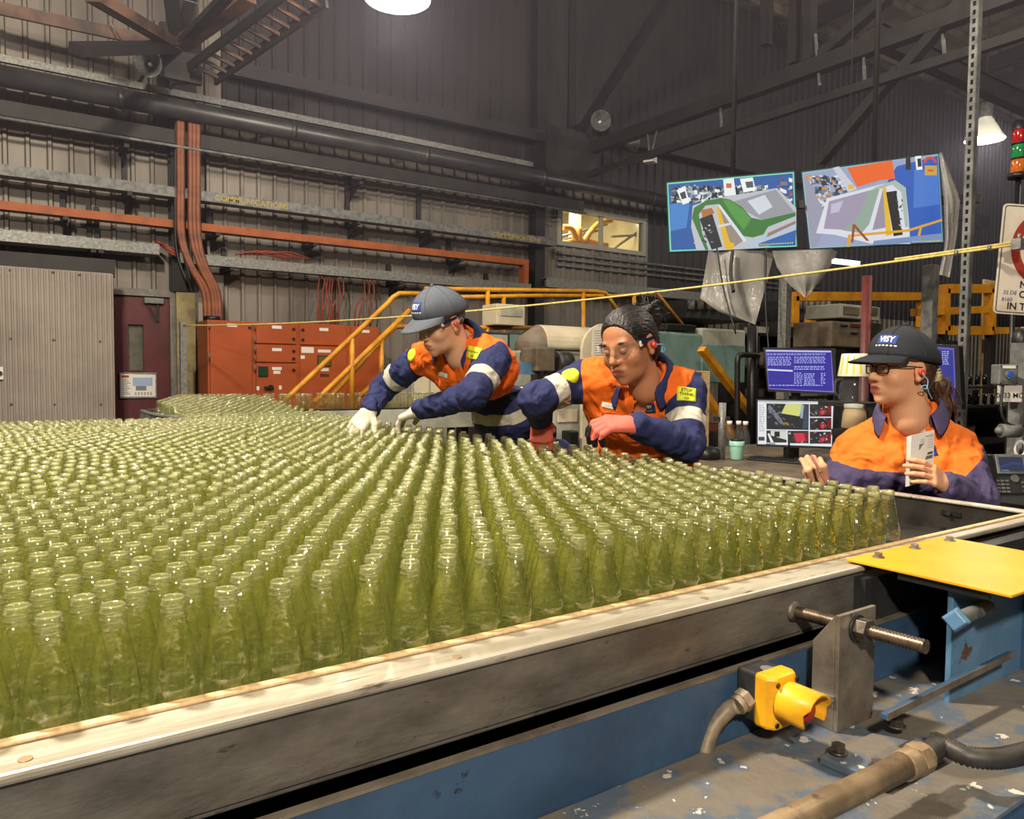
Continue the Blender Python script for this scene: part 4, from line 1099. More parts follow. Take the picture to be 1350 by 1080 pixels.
t = run('wall_ledge', (a.x, 9.25, a.z), (c.x, 9.25, a.z), 0.2, 0.14, M['galv'], 'pale steel ledge running along the wall below the window', 'ledge')
for i, y_ in enumerate((333, 341, 349)):
    a = pY(735, y_, 9.545); b = MB(); b.cyl(a, (a.x + 7, 9.545, a.z), 0.022, 8)
    tag(b.build('steel_conduit', M['galv_dull']), 'slim conduit running along the cladding below the plant room window', 'conduit', 'conduits below the window')

# ================================================================== drum machine behind the woman at the table
YM = 4.9
dm = thing('drum_machine', 'cream machine with a rounded drum hood behind the table', 'machine', (pY(760, 500, YM).x, YM + 0.4, FLOOR))
a, c = pY(722, 427, YM), pY(792, 472, YM)
R_ = (a.z - c.z) * 0.62; zc = a.z - R_
n = 16
prof = [(math.cos(math.pi * (1.08 - 1.16 * i / n)), math.sin(math.pi * (1.08 - 1.16 * i / n))) for i in range(n + 1)]
pts = [(a.x, YM + R_ * 0.9 + R_ * q[0] * 0.9, zc + R_ * q[1]) for q in prof]
b = MB(); b.prism(pts, (c.x - a.x, 0, 0)); b.build('drum_hood', M['machine_cream'], dm, bev=0.01)
e0 = pY(699, 452, YM).x
vs = []
for i, q in enumerate(prof): vs.append((a.x, YM + R_ * 0.9 + R_ * q[0] * 0.9, zc + R_ * q[1]))
for i, q in enumerate(prof): vs.append((e0, YM + R_ * 0.9 + R_ * q[0] * 0.45, zc + R_ * q[1] * 0.55 - 0.03))
m_ = n + 1
b = MB(); b.add(vs, [(i, i + 1, m_ + i + 1, m_ + i) for i in range(n)] + [tuple(range(m_, 2 * m_))], True); b.build('dark_end_cowl', M['machine_brown'], dm)
panel(dm, 710, 457, 775, 460, YM - 0.01, 'teal_bright', 'teal_trim')
b = MB(); p, q = pY(712, 461, YM), pY(790, 512, YM); b.box((p.x, YM + 0.02, q.z), (q.x, YM + 0.55, p.z)); b.build('hopper', M['machine_grey'], dm, bev=0.02)
b = MB(); p, q = pY(730, 512, YM - 0.05), pY(800, 600, YM - 0.05); b.box((p.x, YM - 0.05, FLOOR), (q.x, YM + 0.6, p.z)); b.build('lower_body', M['machine_grey'], dm, bev=0.02)
panel(dm, 735, 540, 760, 556, YM - 0.05, 'machine_cream', 'hatch'); panel(dm, 764, 512, 768, 600, YM - 0.05, 'machine_brown', 'gap_strip')
b = MB(); p, q = pY(745, 568, YM - 0.1), pY(757, 588, YM - 0.1); b.box((p.x, YM - 0.16, q.z), (q.x, YM - 0.05, p.z)); b.build('switch_box', M['black'], dm, bev=0.01)
b = MB(); p, q = pY(708, 458, YM - 0.2), pY(732, 490, YM - 0.2); b.box((p.x, YM - 0.2, q.z), (q.x, YM + 0.02, p.z)); b.build('motor_box', M['machine_brown'], dm, bev=0.012)
b = MB(); p = pY(738, 478, YM - 0.1); b.cyl(p + Vector((-0.05, 0, 0)), p + Vector((0.09, 0, 0)), 0.085, 18); b.build('motor', M['machine_dark'], dm)
b = MB(); b.tube(spline([pY(720, 490, YM - .15), pY(718, 502, YM - .2), pY(724, 510, YM - .2), pY(735, 500, YM - .15), pY(740, 486, YM - .1)], 6), 0.014, 7); b.build('loop_cable', M['cable_black'], dm)
# cream end panel with rounded top and a printed sheet
p0, p1 = pY(770, 460, YM - 0.12), pY(799, 600, YM - 0.12)
zt_ = pY(790, 426, YM - 0.12).z; w2 = (p1.x - p0.x)
poly = [(p0.x, YM - 0.12, FLOOR), (p1.x + 0.25, YM - 0.12, FLOOR), (p1.x + 0.25, YM - 0.12, zt_)] + [(p1.x - 0.02 - w2 * math.sin(t_), YM - 0.12, zt_ - w2 * 0.9 * (1 - math.cos(t_))) for t_ in (0, 0.3, 0.6, 0.9, 1.2, 1.5)]
b = MB(); b.prism(poly, (0, 0.03, 0)); ep = b.build('end_panel', M['machine_cream'], dm, bev=0.004)
lay = [((222, 214, 200), [(781, 432), (800, 429), (800, 475), (779, 475)])] + [((150, 140, 128), rect(783, 436 + 3.2 * i, 798, 437 + 3.2 * i)) for i in range(11)]
picture('data_sheet', lay, lambda x, y: pY(x, y, YM - 0.124), (0, -1, 0), M['print'], dm)
b = MB(); b.bar(pY(676, 486, YM - 0.1), pY(709, 486, YM - 0.1), 0.06, 0.09); tag(b.build('cross_beam', M['blue_steel']), 'light blue beam end left of the drum machine motor', 'beam')
# teal body to the right
tm = thing('teal_machine', 'large teal grey machine housing behind the woman with the bun', 'machine', (pY(930, 500, 4.6).x, 5.0, FLOOR))
p, q = pY(860, 437, 4.6), pY(925, 505, 4.6); b = MB(); b.box((p.x, 4.6, q.z), (q.x, 5.4, p.z)); b.build('housing', M['machine_teal'], tm, bev=0.02)
p, q = pY(925, 432, 4.62), pY(982, 505, 4.62); b = MB(); b.box((p.x + 0.005, 4.62, q.z), (q.x, 5.3, p.z)); b.build('end_housing', M['machine_grey'], tm, bev=0.02)
p, q = pY(925, 453, 4.59), pY(982, 505, 4.59); b = MB(); b.box((p.x + 0.01, 4.59, q.z), (q.x, 4.62, p.z)); b.build('teal_door', M['machine_teal'], tm, bev=0.01)
p, q = pY(880, 426, 4.65), pY(918, 437, 4.65); b = MB(); b.box((p.x, 4.65, q.z), (q.x, 4.9, p.z)); b.build('top_vent', M['black'], tm, bev=0.01)
for px in (870, 972):
    x = pY(px, 505, 4.9).x; b = MB(); b.box((x - 0.06, 4.85, FLOOR), (x + 0.06, 4.97, pY(930, 505, 4.6).z)); b.build('leg', M['machine_dark'], tm)
k = pbox('timber_board', 'pale timber board standing behind the woman with the bun', 'board', 913, 489, 934, 600, 3.75, 0.03, 'wood_panel', 0.003, FLOOR)
p = pY(921, 493, 3.745); b = MB(); b.box((p.x - 0.03, 3.742, p.z - 0.012), (p.x + 0.03, 3.75, p.z + 0.012)); b.build('hand_slot', M['machine_brown'], k)
p = pY(928, 535, 3.745); b = MB(); b.cyl(p, p + Vector((0, -0.01, 0)), 0.012, 10); b.build('screw', M['machine_brown'], k)
for i, (a, c) in enumerate((((925, 460), (990, 545)), ((930, 520), (975, 590)))):
    b = MB(); b.bar(pY(*a, 4.3), pY(*c, 4.3), 0.05, 0.07, (0, 1, 0)); tag(b.build('brace_bar', M['rail_yellow']), ('upper' if i == 0 else 'lower') + ' yellow diagonal brace bar right of the timber board', 'brace')
k = pbox('red_machine_base', 'dark red machine base in the gloom behind the desk bottles', 'machine', 925, 566, 1000, 600, 4.4, 0.6, 'red_paint', 0.02, FLOOR)
panel(k, 930, 570, 990, 585, 4.4, 'machine_dark')
# pipe stand with bent tube
t = thing('pipe_stand', 'dark bent pipe stand left of the desk screens', 'stand', pY(975, 600, 3.9))
b = MB(); b.tube(spline([pY(972, 605, 3.9), pY(972, 500, 3.9), pY(973, 472, 3.9), pY(980, 468, 3.9), pY(1000, 469, 3.9)], 5), 0.022, 8); b.build('bent_tube', M['black'], t)
b = MB(); b.tube([pY(992, 430, 3.95), pY(990, 620, 3.95)], 0.04, 8); b.build('upright', M['black'], t)

# ================================================================== posts, yellow guard frames and racks beyond the desk
def vpost(px, ytop, ybot, Y, w, material, name, label, zb=None, cat='post', round_=False):
    a, c = pY(px, ytop, Y), pY(px, ybot, Y)
    b = MB()
    if round_: b.cyl((c.x, Y, c.z if zb is None else zb), (c.x, Y, a.z), w / 2, 14)
    else: b.box((c.x - w / 2, Y - w / 2, c.z if zb is None else zb), (c.x + w / 2, Y + w / 2, a.z))
    return tag(b.build(name, M[material], bev=0 if round_ else 0.004), label, cat)
vpost(1033, 362, 470, 3.9, 0.075, 'galv', 'steel_post', 'pale galvanised post rising between the plastic sheets', FLOOR)
vpost(1138, 363, 540, 2.12, 0.047, 'red_paint', 'red_pipe', 'dark red vertical pipe behind the seated desk screens', FLOOR, 'pipe', True)
vpost(1223, 349, 470, 3.3, 0.095, 'galv_dull', 'steel_post', 'square galvanised post behind the dark cap', FLOOR)
def yframe(name, label, x0, y0, x1, y1, Y, w, bars=()):
    t = thing(name, label, 'guard frame', pY((x0 + x1) / 2, y1, Y))
    for nm, a, c in (('top_rail', (x0, y0), (x1, y0)), ('bottom_rail', (x0, y1), (x1, y1)), ('stile', (x0, y0), (x0, y1)), ('stile', (x1, y0), (x1, y1))):
        b = MB(); b.bar(pY(*a, Y), pY(*c, Y), w, w, (0, 1, 0)); b.build(nm, M['rail_yellow'], t)
    for x_ in (x0, x1):
        e_ = pY(x_, y1, Y); b = MB(); b.box((e_.x - w * 0.4, Y - w * 0.4, FLOOR), (e_.x + w * 0.4, Y + w * 0.4, e_.z)); b.build('leg', M['dark_steel'], t)
    for a, c in bars:
        b = MB(); b.bar(pY(*a, Y), pY(*c, Y), w * 0.8, w * 0.8, (0, 1, 0)); b.build('bar', M['rail_yellow'], t)
    return t
yframe('machine_guard', 'yellow machine guard frame beyond the red pipe', 1045, 391, 1215, 465, 5.2, 0.1, [((1060, 463), (1068, 415)), ((1075, 465), (1068, 415))])
yframe('machine_guard', 'yellow glazed guard frame behind the dark strut', 1244, 381, 1305, 436, 3.6, 0.085, [((1205, 412), (1300, 408)), ((1205, 436), (1350, 436))])
p = pY(1275, 405, 3.62); 
k = pbox('card_board', 'brown cardboard sheet leaning behind the yellow guard frame', 'board', 1298, 368, 1312, 420, 3.75, 0.02, 'wood_panel', 0.002, FLOOR)
k = pbox('instrument_cabinet', 'grey instrument cabinet with small display behind the red pipe', 'cabinet', 1097, 423, 1162, 460, 4.0, 0.4, 'machine_brown')
panel(k, 1121, 427, 1133, 432, 4.0, 'red_paint', 'display'); panel(k, 1108, 428, 1117, 431, 4.0, 'black', 'slot'); panel(k, 1121, 438, 1130, 441, 4.0, 'black', 'slot'); panel(k, 1137, 425, 1160, 458, 4.0, 'machine_dark', 'door')
k = pbox('instrument_cabinet', 'upper grey cabinet on the frame behind the hanging sheets', 'cabinet', 1108, 400, 1160, 423.3, 4.02, 0.36, 'machine_grey')
panel(k, 1112, 404, 1132, 416, 4.02, 'machine_brown', 'grille'); panel(k, 1136, 404, 1156, 416, 4.02, 'machine_brown', 'grille')
# dark equipment racks added to darken the space behind the desk
for (x0, y0, x1, y1, Y, lb) in ((1000, 440, 1095, 600, 4.9, 'added dark equipment rack darkening the space behind the blue-text screen'), (1165, 445, 1262, 640, 4.0, 'added dark equipment rack darkening the space behind the dark cap'), (1270, 540, 1420, 680, 2.75, 'added dark equipment rack darkening the space below the desk telephone')):
    k = thing('darkening_rack', lb, 'rack', pY((x0 + x1) / 2, y1, Y))
    p, q = pY(x0, y0, Y), pY(x1, y1, Y)
    b = MB(); b.box((p.x, Y + 0.3, FLOOR), (q.x, Y + 0.5, p.z)); b.build('back', M['machine_dark'], k)
    for s_ in (p.x, q.x): 
        b = MB(); b.box((s_ - 0.025, Y, FLOOR), (s_ + 0.025, Y + 0.05, p.z)); b.build('upright', M['dark_steel'], k)
    for i in range(5):
        z_ = q.z + (p.z - q.z) * i / 4; b = MB(); b.box((p.x, Y, z_ - 0.02), (q.x, Y + 0.32, z_ + 0.01)); sh = b.build('shelf', M['dark_steel'], k)
        for j in range(4):
            xx = p.x + (q.x - p.x) * (j + 0.5 + random.uniform(-.2, .2)) / 4; hh = random.uniform(0.06, 0.14); ww = random.uniform(0.04, 0.09)
            b = MB(); b.box((xx - ww, Y + 0.08, z_ + 0.01), (xx + ww, Y + 0.26, z_ + 0.01 + hh)); b.build('module', M[random.choice(['machine_brown', 'machine_dark', 'black', 'machine_grey'])], sh)
YB_ = 2.75
bk = thing('bottle_rack', 'dark rack of black cylinders right of the ponytail', 'rack', pY(1290, 535, YB_))
for r in range(2):
    for i in range(5):
        p = pY(1268 + 10 * i, 507 + 26 * r, YB_); b = MB(); b.cyl(p, p + Vector((0, 0, 0.075)), 0.016, 12); b.build('cylinder', M['black_gloss'], bk)
    p, q = pY(1262, 509 + 26 * r, YB_), pY(1316, 509 + 26 * r, YB_); b = MB(); b.box((p.x, YB_ - 0.03, p.z - 0.02), (q.x, YB_ + 0.05, p.z - 0.002)); b.build('shelf', M['dark_steel'], bk)

# ================================================================== perforated strut carrying the screens
c = P(1279, 235, 4.3)
stt = thing('perforated_strut', 'tall slotted steel strut beside the hanging screens', 'strut', (c.x, c.y, FLOOR))
hw = 0.021
zt2 = roofz(c.y) - 0.2
b = MB()
for s_ in (-1, 1): b.box((c.x - hw, c.y + s_ * hw - 0.002, FLOOR), (c.x + hw, c.y + s_ * hw + 0.002, zt2))
b.box((c.x + hw - 0.004, c.y - hw, FLOOR), (c.x + hw, c.y + hw, zt2)); b.build('channel', M['galv_dull'], stt)
b = MB(); b.box((c.x - hw - 0.003, c.y - hw, FLOOR), (c.x - hw, c.y - 0.008, zt2)); b.box((c.x - hw - 0.003, c.y + 0.008, FLOOR), (c.x - hw, c.y + hw, zt2)); b.build('face_lip', M['galv_dull'], stt)
z = -0.4
while z < 2.6:
    b = MB(); b.box((c.x - hw - 0.003, c.y - 0.008, z), (c.x - hw, c.y + 0.008, z + 0.022)); b.build('slot_bridge', M['galv_dull'], stt)
    z += 0.048
b = MB(); b.box((c.x - hw + 0.002, c.y - hw + .004, FLOOR), (c.x - hw + 0.005, c.y + hw - .004, zt2)); b.build('shade_core', M['hole_shade'], stt)  # black strip stands in for the shade inside the channel

# ================================================================== two hanging screens with camera pictures
def screen(name, label, corners, depth_l, depth_r, layers, bez, cat='screen', thick=0.05, up_tilt=0.0, parent=None, bezel=(7, 6)):
    (tl, tr_, br, bl) = corners
    a, b_, d_ = P(*tl, depth_l + up_tilt), P(*tr_, depth_r + up_tilt), P(*bl, depth_l)
    u = (b_ - a); v = (a - d_); nrm = u.cross(v).normalized()
    if nrm.dot(a) > 0: nrm = -nrm
    c_ = [pPl(*q, a, nrm) for q in corners]
    t = thing(name, label, cat, (c_[3] + c_[2]) / 2)
    b = MB(); b.prism(c_, -nrm * thick); b.build('casing', M['black'], t, bev=0.004)
    mp = lambda x, y: pPl(x, y, a, nrm)
    picture('display', layers, mp, nrm, M['screen_picture'], t)
    return t, nrm, mp
rr = random.Random(3)
def clutter(x0, y0, x1, y1, n, cols, smax=6):
    out = []
    for _ in range(n):
        x, y = rr.uniform(x0, x1), rr.uniform(y0, y1); w, h = rr.uniform(1.2, smax), rr.uniform(1.0, smax * 0.7); s = rr.uniform(-0.5, 0.5)
        out.append((rr.choice(cols), [(max(x0, min(x1, px)), max(y0, min(y1, py))) for px, py in ((x, y), (x + w, y + s * w), (x + w + 0.4, y + h + s * w), (x + 0.4, y + h))]))
    return out
BLU = (40, 92, 160)
gcol = [(226, 232, 232), (30, 34, 40), (90, 100, 104), (170, 180, 180), (56, 62, 66), (20, 24, 28), (128, 140, 146)]
L1 = [((30, 70, 66), [(878, 240), (1048, 225), (1052, 326), (882, 333)]), ((128, 222, 190), [(879.5, 241.5), (1046.5, 226.8), (1050.3, 325), (883.3, 331.6)]),
      (BLU, [(881, 243), (1045, 228.5), (1049, 323.5), (885, 330)]), ((70, 130, 200), [(883, 270), (910, 262), (905, 300), (884, 305)])]
L1 += clutter(884, 244, 1012, 268, 420, gcol, 8) + clutter(914, 292, 934, 326, 36, gcol, 5) + clutter(1018, 234, 1044, 268, 30, [(190, 84, 70), (220, 214, 206), (150, 60, 50), (120, 120, 122), (236, 230, 226)], 9)
L1 += [((236, 240, 240), [(892, 252), (903, 246), (909, 268), (900, 271)]), ((60, 66, 70), [(896, 256), (903, 253), (905, 262), (899, 264)]), ((232, 236, 236), [(953, 238), (967, 236), (970, 258), (955, 260)]), ((190, 110, 50), rect(957, 243, 964, 249)), ((238, 242, 240), [(975, 237), (992, 235), (996, 252), (980, 255)]), ((80, 90, 90), [(982, 241), (992, 240), (993, 248), (984, 249)])]
L1 += [((186, 190, 196), [(913, 272), (940, 263), (1024, 249), (1049, 275), (1049, 318), (1000, 328), (946, 331), (918, 331), (911, 300)]), ((150, 152, 160), [(962, 268), (1022, 251), (1048, 282), (1018, 294), (1002, 290)]), ((206, 212, 220), [(985, 266), (1008, 258), (1018, 274), (1000, 284)]),
       ((60, 120, 60), [(915, 275), (930, 266), (950, 262), (962, 264), (978, 274), (990, 288), (1004, 291), (1048, 281), (1048, 286), (1012, 300), (1006, 310), (992, 314), (978, 312), (960, 290), (948, 270), (930, 272), (921, 284), (926, 310), (934, 330), (930, 331), (919, 305), (912, 288)]),
       ((84, 150, 70), [(952, 264), (962, 265), (980, 278), (990, 290), (980, 304), (964, 284)]), ((150, 136, 124), [(946, 272), (962, 296), (980, 318), (968, 326), (956, 326)]), ((226, 178, 40), [(944, 276), (948, 274), (962, 320), (968, 322), (966, 330), (956, 330)]),
       ((40, 44, 50), [(922, 290), (938, 280), (952, 326), (938, 330), (930, 310)]), ((176, 110, 60), [(924, 278), (938, 275), (942, 282), (926, 288)]), ((214, 220, 230), [(946, 272), (949, 271), (984, 318), (980, 320)]), ((170, 196, 220), [(1000, 316), (1049, 296), (1049, 300), (990, 326), (984, 324)]), ((44, 100, 170), [(1000, 322), (1049, 304), (1048, 322), (1000, 326)]), ((206, 214, 224), [(946, 298), (965, 294), (965, 297), (947, 301)]), ((150, 122, 104), [(1012, 308), (1048, 292), (1048, 296), (1010, 314)])]
L1 += clutter(924, 292, 940, 322, 18, gcol, 4) + [((196, 186, 60), rect(1001 + 3 * i, 322.6 - 0.16 * i, 1003 + 3 * i, 324.4 - 0.16 * i)) for i in range(15)]
tv1, n1, mp1 = screen('hanging_screen', 'hanging screen showing green bottles flowing over a pale table', [(878, 240), (1048, 225), (1052, 326), (882, 333)], 6.2, 6.0, L1, 3)
L2 = [((30, 60, 60), [(1056, 226), (1238, 201), (1245, 320), (1067, 329)]), ((140, 190, 196), [(1057.5, 227.5), (1236.8, 203), (1243, 318.6), (1068, 327.6)]), ((150, 160, 190), [(1059, 229), (1236, 204), (1242, 317.6), (1069, 326.6)])]
L2 += clutter(1061, 231, 1118, 282, 300, [(210, 214, 224), (60, 66, 80), (110, 120, 140), (180, 186, 200), (60, 110, 170), (196, 140, 60), (40, 44, 54)], 9)
L2 += [((150, 150, 170), [(1060, 236), (1064, 234), (1092, 290), (1076, 326), (1069, 326)]), ((40, 90, 180), [(1182, 220), (1236, 206), (1242, 317), (1200, 322), (1186, 270), (1170, 240)]), ((70, 118, 200), [(1205, 225), (1236, 222), (1238, 270), (1204, 275)]), ((232, 98, 30), [(1117, 222), (1176, 212), (1180, 236), (1160, 238), (1130, 247)]), ((196, 200, 210), [(1098, 222), (1106, 220), (1130, 250), (1118, 254)]), ((226, 178, 60), rect(1118, 244, 1126, 250)),
       ((214, 216, 226), [(1090, 262), (1160, 244), (1180, 240), (1194, 250), (1198, 290), (1200, 322), (1150, 322), (1100, 310), (1076, 308)]), ((156, 146, 170), [(1093, 266), (1145, 252), (1130, 290), (1122, 304), (1086, 302)]), ((190, 184, 206), [(1096, 270), (1112, 265), (1106, 280), (1095, 282)]), ((142, 164, 150), [(1145, 252), (1160, 248), (1146, 296), (1136, 308), (1110, 304), (1130, 288)]), ((166, 182, 170), [(1150, 249), (1180, 238), (1194, 248), (1198, 300), (1193, 300), (1188, 254), (1176, 244), (1160, 250)]), ((150, 140, 160), [(1164, 250), (1170, 258), (1170, 300), (1150, 304)]), ((226, 180, 40), [(1164, 248), (1168, 248), (1176, 310), (1168, 312)]), ((18, 18, 24), [(1168, 254), (1182, 252), (1190, 310), (1178, 312)]), ((210, 216, 224), [(1182, 256), (1186, 254), (1193, 300), (1188, 302)]), ((30, 32, 40), [(1194, 209), (1200, 208), (1201, 224), (1194, 225)]), ((232, 236, 240), [(1206, 207), (1214, 206), (1216, 224), (1208, 225)]), ((30, 34, 44), [(1209, 210), (1214, 209.5), (1215, 220), (1210, 221)])]
L2 += clutter(1180, 262, 1190, 300, 14, gcol, 4)
cx_, cy_ = 1226, 216
ring = [(cx_ + 9 * math.cos(t_), cy_ + 9 * math.sin(t_)) for t_ in [math.pi + 0.1 + i * (math.pi - 0.2) / 8 for i in range(9)]] + [(cx_ + 5.5 * math.cos(t_), cy_ + 5.5 * math.sin(t_)) for t_ in [2 * math.pi - 0.1 - i * (math.pi - 0.2) / 8 for i in range(9)]]
for i in range(8): L2.append(((206, 70, 50), [ring[i], ring[i + 1], ring[16 - i], ring[17 - i]]))
L2 += [((196, 160, 70), rect(1219, 219, 1235, 232)), ((206, 90, 60), rect(1223, 224, 1230, 227)), ((214, 160, 40), [(1116, 326), (1118, 310), (1196, 303), (1242, 289), (1242, 292), (1198, 306), (1122, 313), (1120, 326)]), ((214, 160, 40), [(1213, 298), (1216, 297), (1213, 312), (1209, 313)]), ((150, 70, 44), [(1122, 320), (1124, 296), (1127, 296), (1146, 318), (1142, 318), (1127, 301), (1125, 320)]), ((120, 140, 180), [(1152, 318), (1242, 308), (1242, 318), (1150, 324)])]
L2 += [((200, 190, 60), rect(1203 + 3 * i, 318.6 - 0.16 * i, 1205 + 3 * i, 320.2 - 0.16 * i)) for i in range(12)]
tv2, n2, mp2 = screen('hanging_screen', 'hanging screen showing an orange cabinet and an empty conveyor table', [(1056, 226), (1238, 201), (1245, 320), (1067, 329)], 6.0, 5.6, L2, 3)
# their shared hanging frame
hf = thing('screen_hanger', 'dark bracket frame holding the two hanging screens', 'bracket', P(1060, 300, 6.15))
b = MB(); b.bar(P(900, 275, 6.4), P(1292, 262, 5.62), 0.05, 0.06); b.build('cross_bar', M['dark_steel'], hf)
for x_, d_ in ((965, 6.3), (1150, 5.95)):
    q = P(x_, 270, d_); b = MB(); b.cyl(q, (q.x, q.y, roofz(q.y)), 0.02, 8); b.build('drop_rod', M['dark_steel'], hf)
# clear plastic sheets hanging from the screens
def film(name, label, outline_l, outline_r, depth, amp, seed):
    rs = random.Random(seed); n, m_ = 14, 10
    L_, R__ = outline_l, outline_r
    def ev(pl, t):
        f_ = t * (len(pl) - 1); i = min(int(f_), len(pl) - 2); f_ -= i
        return (pl[i][0] + (pl[i + 1][0] - pl[i][0]) * f_, pl[i][1] + (pl[i + 1][1] - pl[i][1]) * f_)
    ph = [rs.uniform(0, 6) for _ in range(4)]
    vs, fs = [], []
    for i in range(n + 1):
        a, c = ev(L_, i / n), ev(R__, i / n)
        for j in range(m_ + 1):
            s_ = j / m_
            d_ = depth + amp * (math.sin(7 * s_ + ph[0] + 2 * i / n) + 0.6 * math.sin(15 * s_ + ph[1] - 3 * i / n) + 0.4 * math.sin(9 * i / n + ph[2]))
            vs.append(P(a[0] + (c[0] - a[0]) * s_, a[1] + (c[1] - a[1]) * s_, d_))
    for i in range(n):
        for j in range(m_): fs.append((i * (m_ + 1) + j, i * (m_ + 1) + j + 1, (i + 1) * (m_ + 1) + j + 1, (i + 1) * (m_ + 1) + j))
    o = link_mesh(name, np.array([tuple(v) for v in vs]), fs, M['plastic_film'], None, None, 0, None, True)
    return tag(o, label, 'plastic sheet')
film('plastic_sheet', 'crumpled clear plastic sheet hanging below the green-bottle screen', [(934, 331), (929, 360), (923, 393), (948, 412), (990, 426)], [(1022, 328), (1014, 360), (1006, 390), (1000, 412), (996, 428)], 6.12, 0.03, 1)
film('plastic_sheet', 'clear plastic sheet tapering to a point below the gap between screens', [(1018, 331), (1024, 352), (1040, 375), (1060, 392)], [(1106, 328), (1096, 350), (1080, 372), (1063, 393)], 5.95, 0.03, 2)
film('plastic_sheet', 'glossy plastic sheet bulging from the edge of the orange-cabinet screen', [(1238, 203), (1244, 260), (1246, 320), (1238, 362)], [(1241, 200), (1266, 262), (1262, 306), (1252, 366)], 5.55, 0.03, 3)
for i, (x0, y0, x1, y1) in enumerate(((945, 327, 970, 440), (1010, 328, 1015, 480), (966, 330, 967, 385))):
    o = MB().tube(spline([P(x0, y0, 6.0), P((x0 + x1) / 2 - 3, (y0 + y1) / 2, 5.98), P(x1, y1, 5.9)], 6), 0.007 if i < 2 else 0.014, 6).build('hanging_cable', M['cable_black'])
    tag(o, ('black cable drooping through the left plastic sheet', 'black cable dropping between the two plastic sheets', 'short thick black cable end below the green-bottle screen')[i], 'cable')
b = MB(); p, q = P(1098, 344, 7.2), P(1132, 348, 7.2); b.bar(p, q, 0.06, 0.04)
mat('tube_glow', (240, 244, 250), 0.4, emit=2.0)
tl_ = thing('tube_light', 'small white tube light below the hanging screens', 'lamp', (p + q) / 2)
b.build('tube', M['tube_glow'], tl_)
b = MB(); b.cyl((p + q) / 2 + Vector((0, 0, 0.02)), Vector(((p.x + q.x) / 2, (p.y + q.y) / 2, roofz(p.y))), 0.005, 6); b.build('drop_wire', M['dark_steel'], tl_)

# ================================================================== yellow rope, sign, signal tower
a, c = P(1343, 322, 3.62), pY(242, 429, 8.36)
pts = []
for i in range(41):
    t_ = i / 40; q = a.lerp(c, t_); q.z -= 0.10 * 4 * t_ * (1 - t_); pts.append(q)
mat('rope_yellow', (226, 208, 130), 0.5, c2=(196, 176, 96), scale=60)
rp = thing('pull_rope', 'long yellow pull rope stretched across the hall to the sign', 'rope', pts[0])
b = MB(); b.tube(pts, 0.0065, 8); b.build('rope', M['rope_yellow'], rp)
b = MB(); b.tube([p_ + Vector((0, 0, 0.012)) for p_ in pts[:4]], 0.006, 8); b.build('rope_tail', M['rope_yellow'], rp)
for px in (1262, 1306):
    t_ = min(range(41), key=lambda i: abs(pix(pts[i])[0] - px)); d_ = (pts[0] - pts[1]).normalized()
    f_ = (px - 1343) / (pix(pts[2])[0] - 1343); q = pts[0].lerp(pts[2], f_)
    b = MB(); b.cyl(q - d_ * 0.008, q + d_ * 0.008, 0.016, 12); b.build('rope_clamp', M['galv'], rp)
b = MB(); b.obox(a, (0.03, 0, 0), (0, 0.02, 0), (0, 0, 0.025)); b.cyl(a + Vector((0, 0, 0.02)), a + Vector((0, 0, 0.05)), 0.008, 8); b.build('end_bracket', M['galv'], rp)
SD = 3.75
s0 = P(1380, 340, SD); sn = Vector((-F.x, -F.y, 0)).normalized(); sr = Vector((R0.x, R0.y, 0)).normalized(); su = Vector((-0.02, 0.06, 1)).normalized()
# the sign leans a little, top to the right as in the picture
su = (Vector((0, 0, 1)) + sr * 0.06).normalized(); sr = (sr - su * sr.dot(su)).normalized(); sn = sr.cross(su)
if sn.dot(s0) > 0: sn = -sn
sg = thing('prohibition_sign', 'white rectangular sign with a red prohibition ring and black lettering', 'sign', pPl(1380, 415, s0, sn))
l_, t_, bt = pPl(1322, 300, s0, sn), pPl(1340, 269, s0, sn), pPl(1340, 415, s0, sn)
hh = (t_ - bt).dot(su) / 2; cz_ = bt + su * hh; lx = (pPl(1316, 345, s0, sn) - cz_).dot(sr); wtot = 0.5
cen = cz_ + sr * (lx + wtot / 2)
def rrect(w, h, r, n=5):
    out = []
    for cx2, cy2, a0 in ((w - r, h - r, 0), (-w + r, h - r, 90), (-w + r, -h + r, 180), (w - r, -h + r, 270)):
        for i in range(n + 1): t2 = math.radians(a0 + 90 * i / n); out.append((cx2 + r * math.cos(t2), cy2 + r * math.sin(t2)))
    return out
mat('sign_white', (216, 206, 192), 0.45, c2=(196, 184, 168), scale=5)
mat('sign_red', (150, 52, 40), 0.5); mat('ink_black', (24, 22, 22), 0.6); mat('ink_blue', (64, 74, 110), 0.6)
b = MB(); b.prism([cen + sr * x + su * y for x, y in rrect(wtot / 2, hh, 0.02)], -sn * 0.004); b.build('board', M['sign_white'], sg)
b = MB(); o_, i_ = rrect(wtot / 2 - 0.008, hh - 0.008, 0.016), rrect(wtot / 2 - 0.012, hh - 0.012, 0.013)
vs = [cen + sn * 0.001 + sr * x + su * y for x, y in o_ + i_]; n = len(o_)
b.add(vs, [(i, (i + 1) % n, n + (i + 1) % n, n + i) for i in range(n)]); b.build('border_line', M['ink_black'], sg)
rc = cen + su * (((pPl(1340, 325, s0, sn) - cen).dot(su)))
ro = wtot / 2 - 0.055; ri = ro - 0.045
vs, fs = [], []
for i in range(48):
    t2 = 2 * math.pi * i / 48
    for r_ in (ro, ri): vs.append(rc + sn * 0.0015 + (sr * math.cos(t2) + su * math.sin(t2)) * r_)
for i in range(48): j = (i + 1) % 48; fs.append((2 * i, 2 * j, 2 * j + 1, 2 * i + 1))
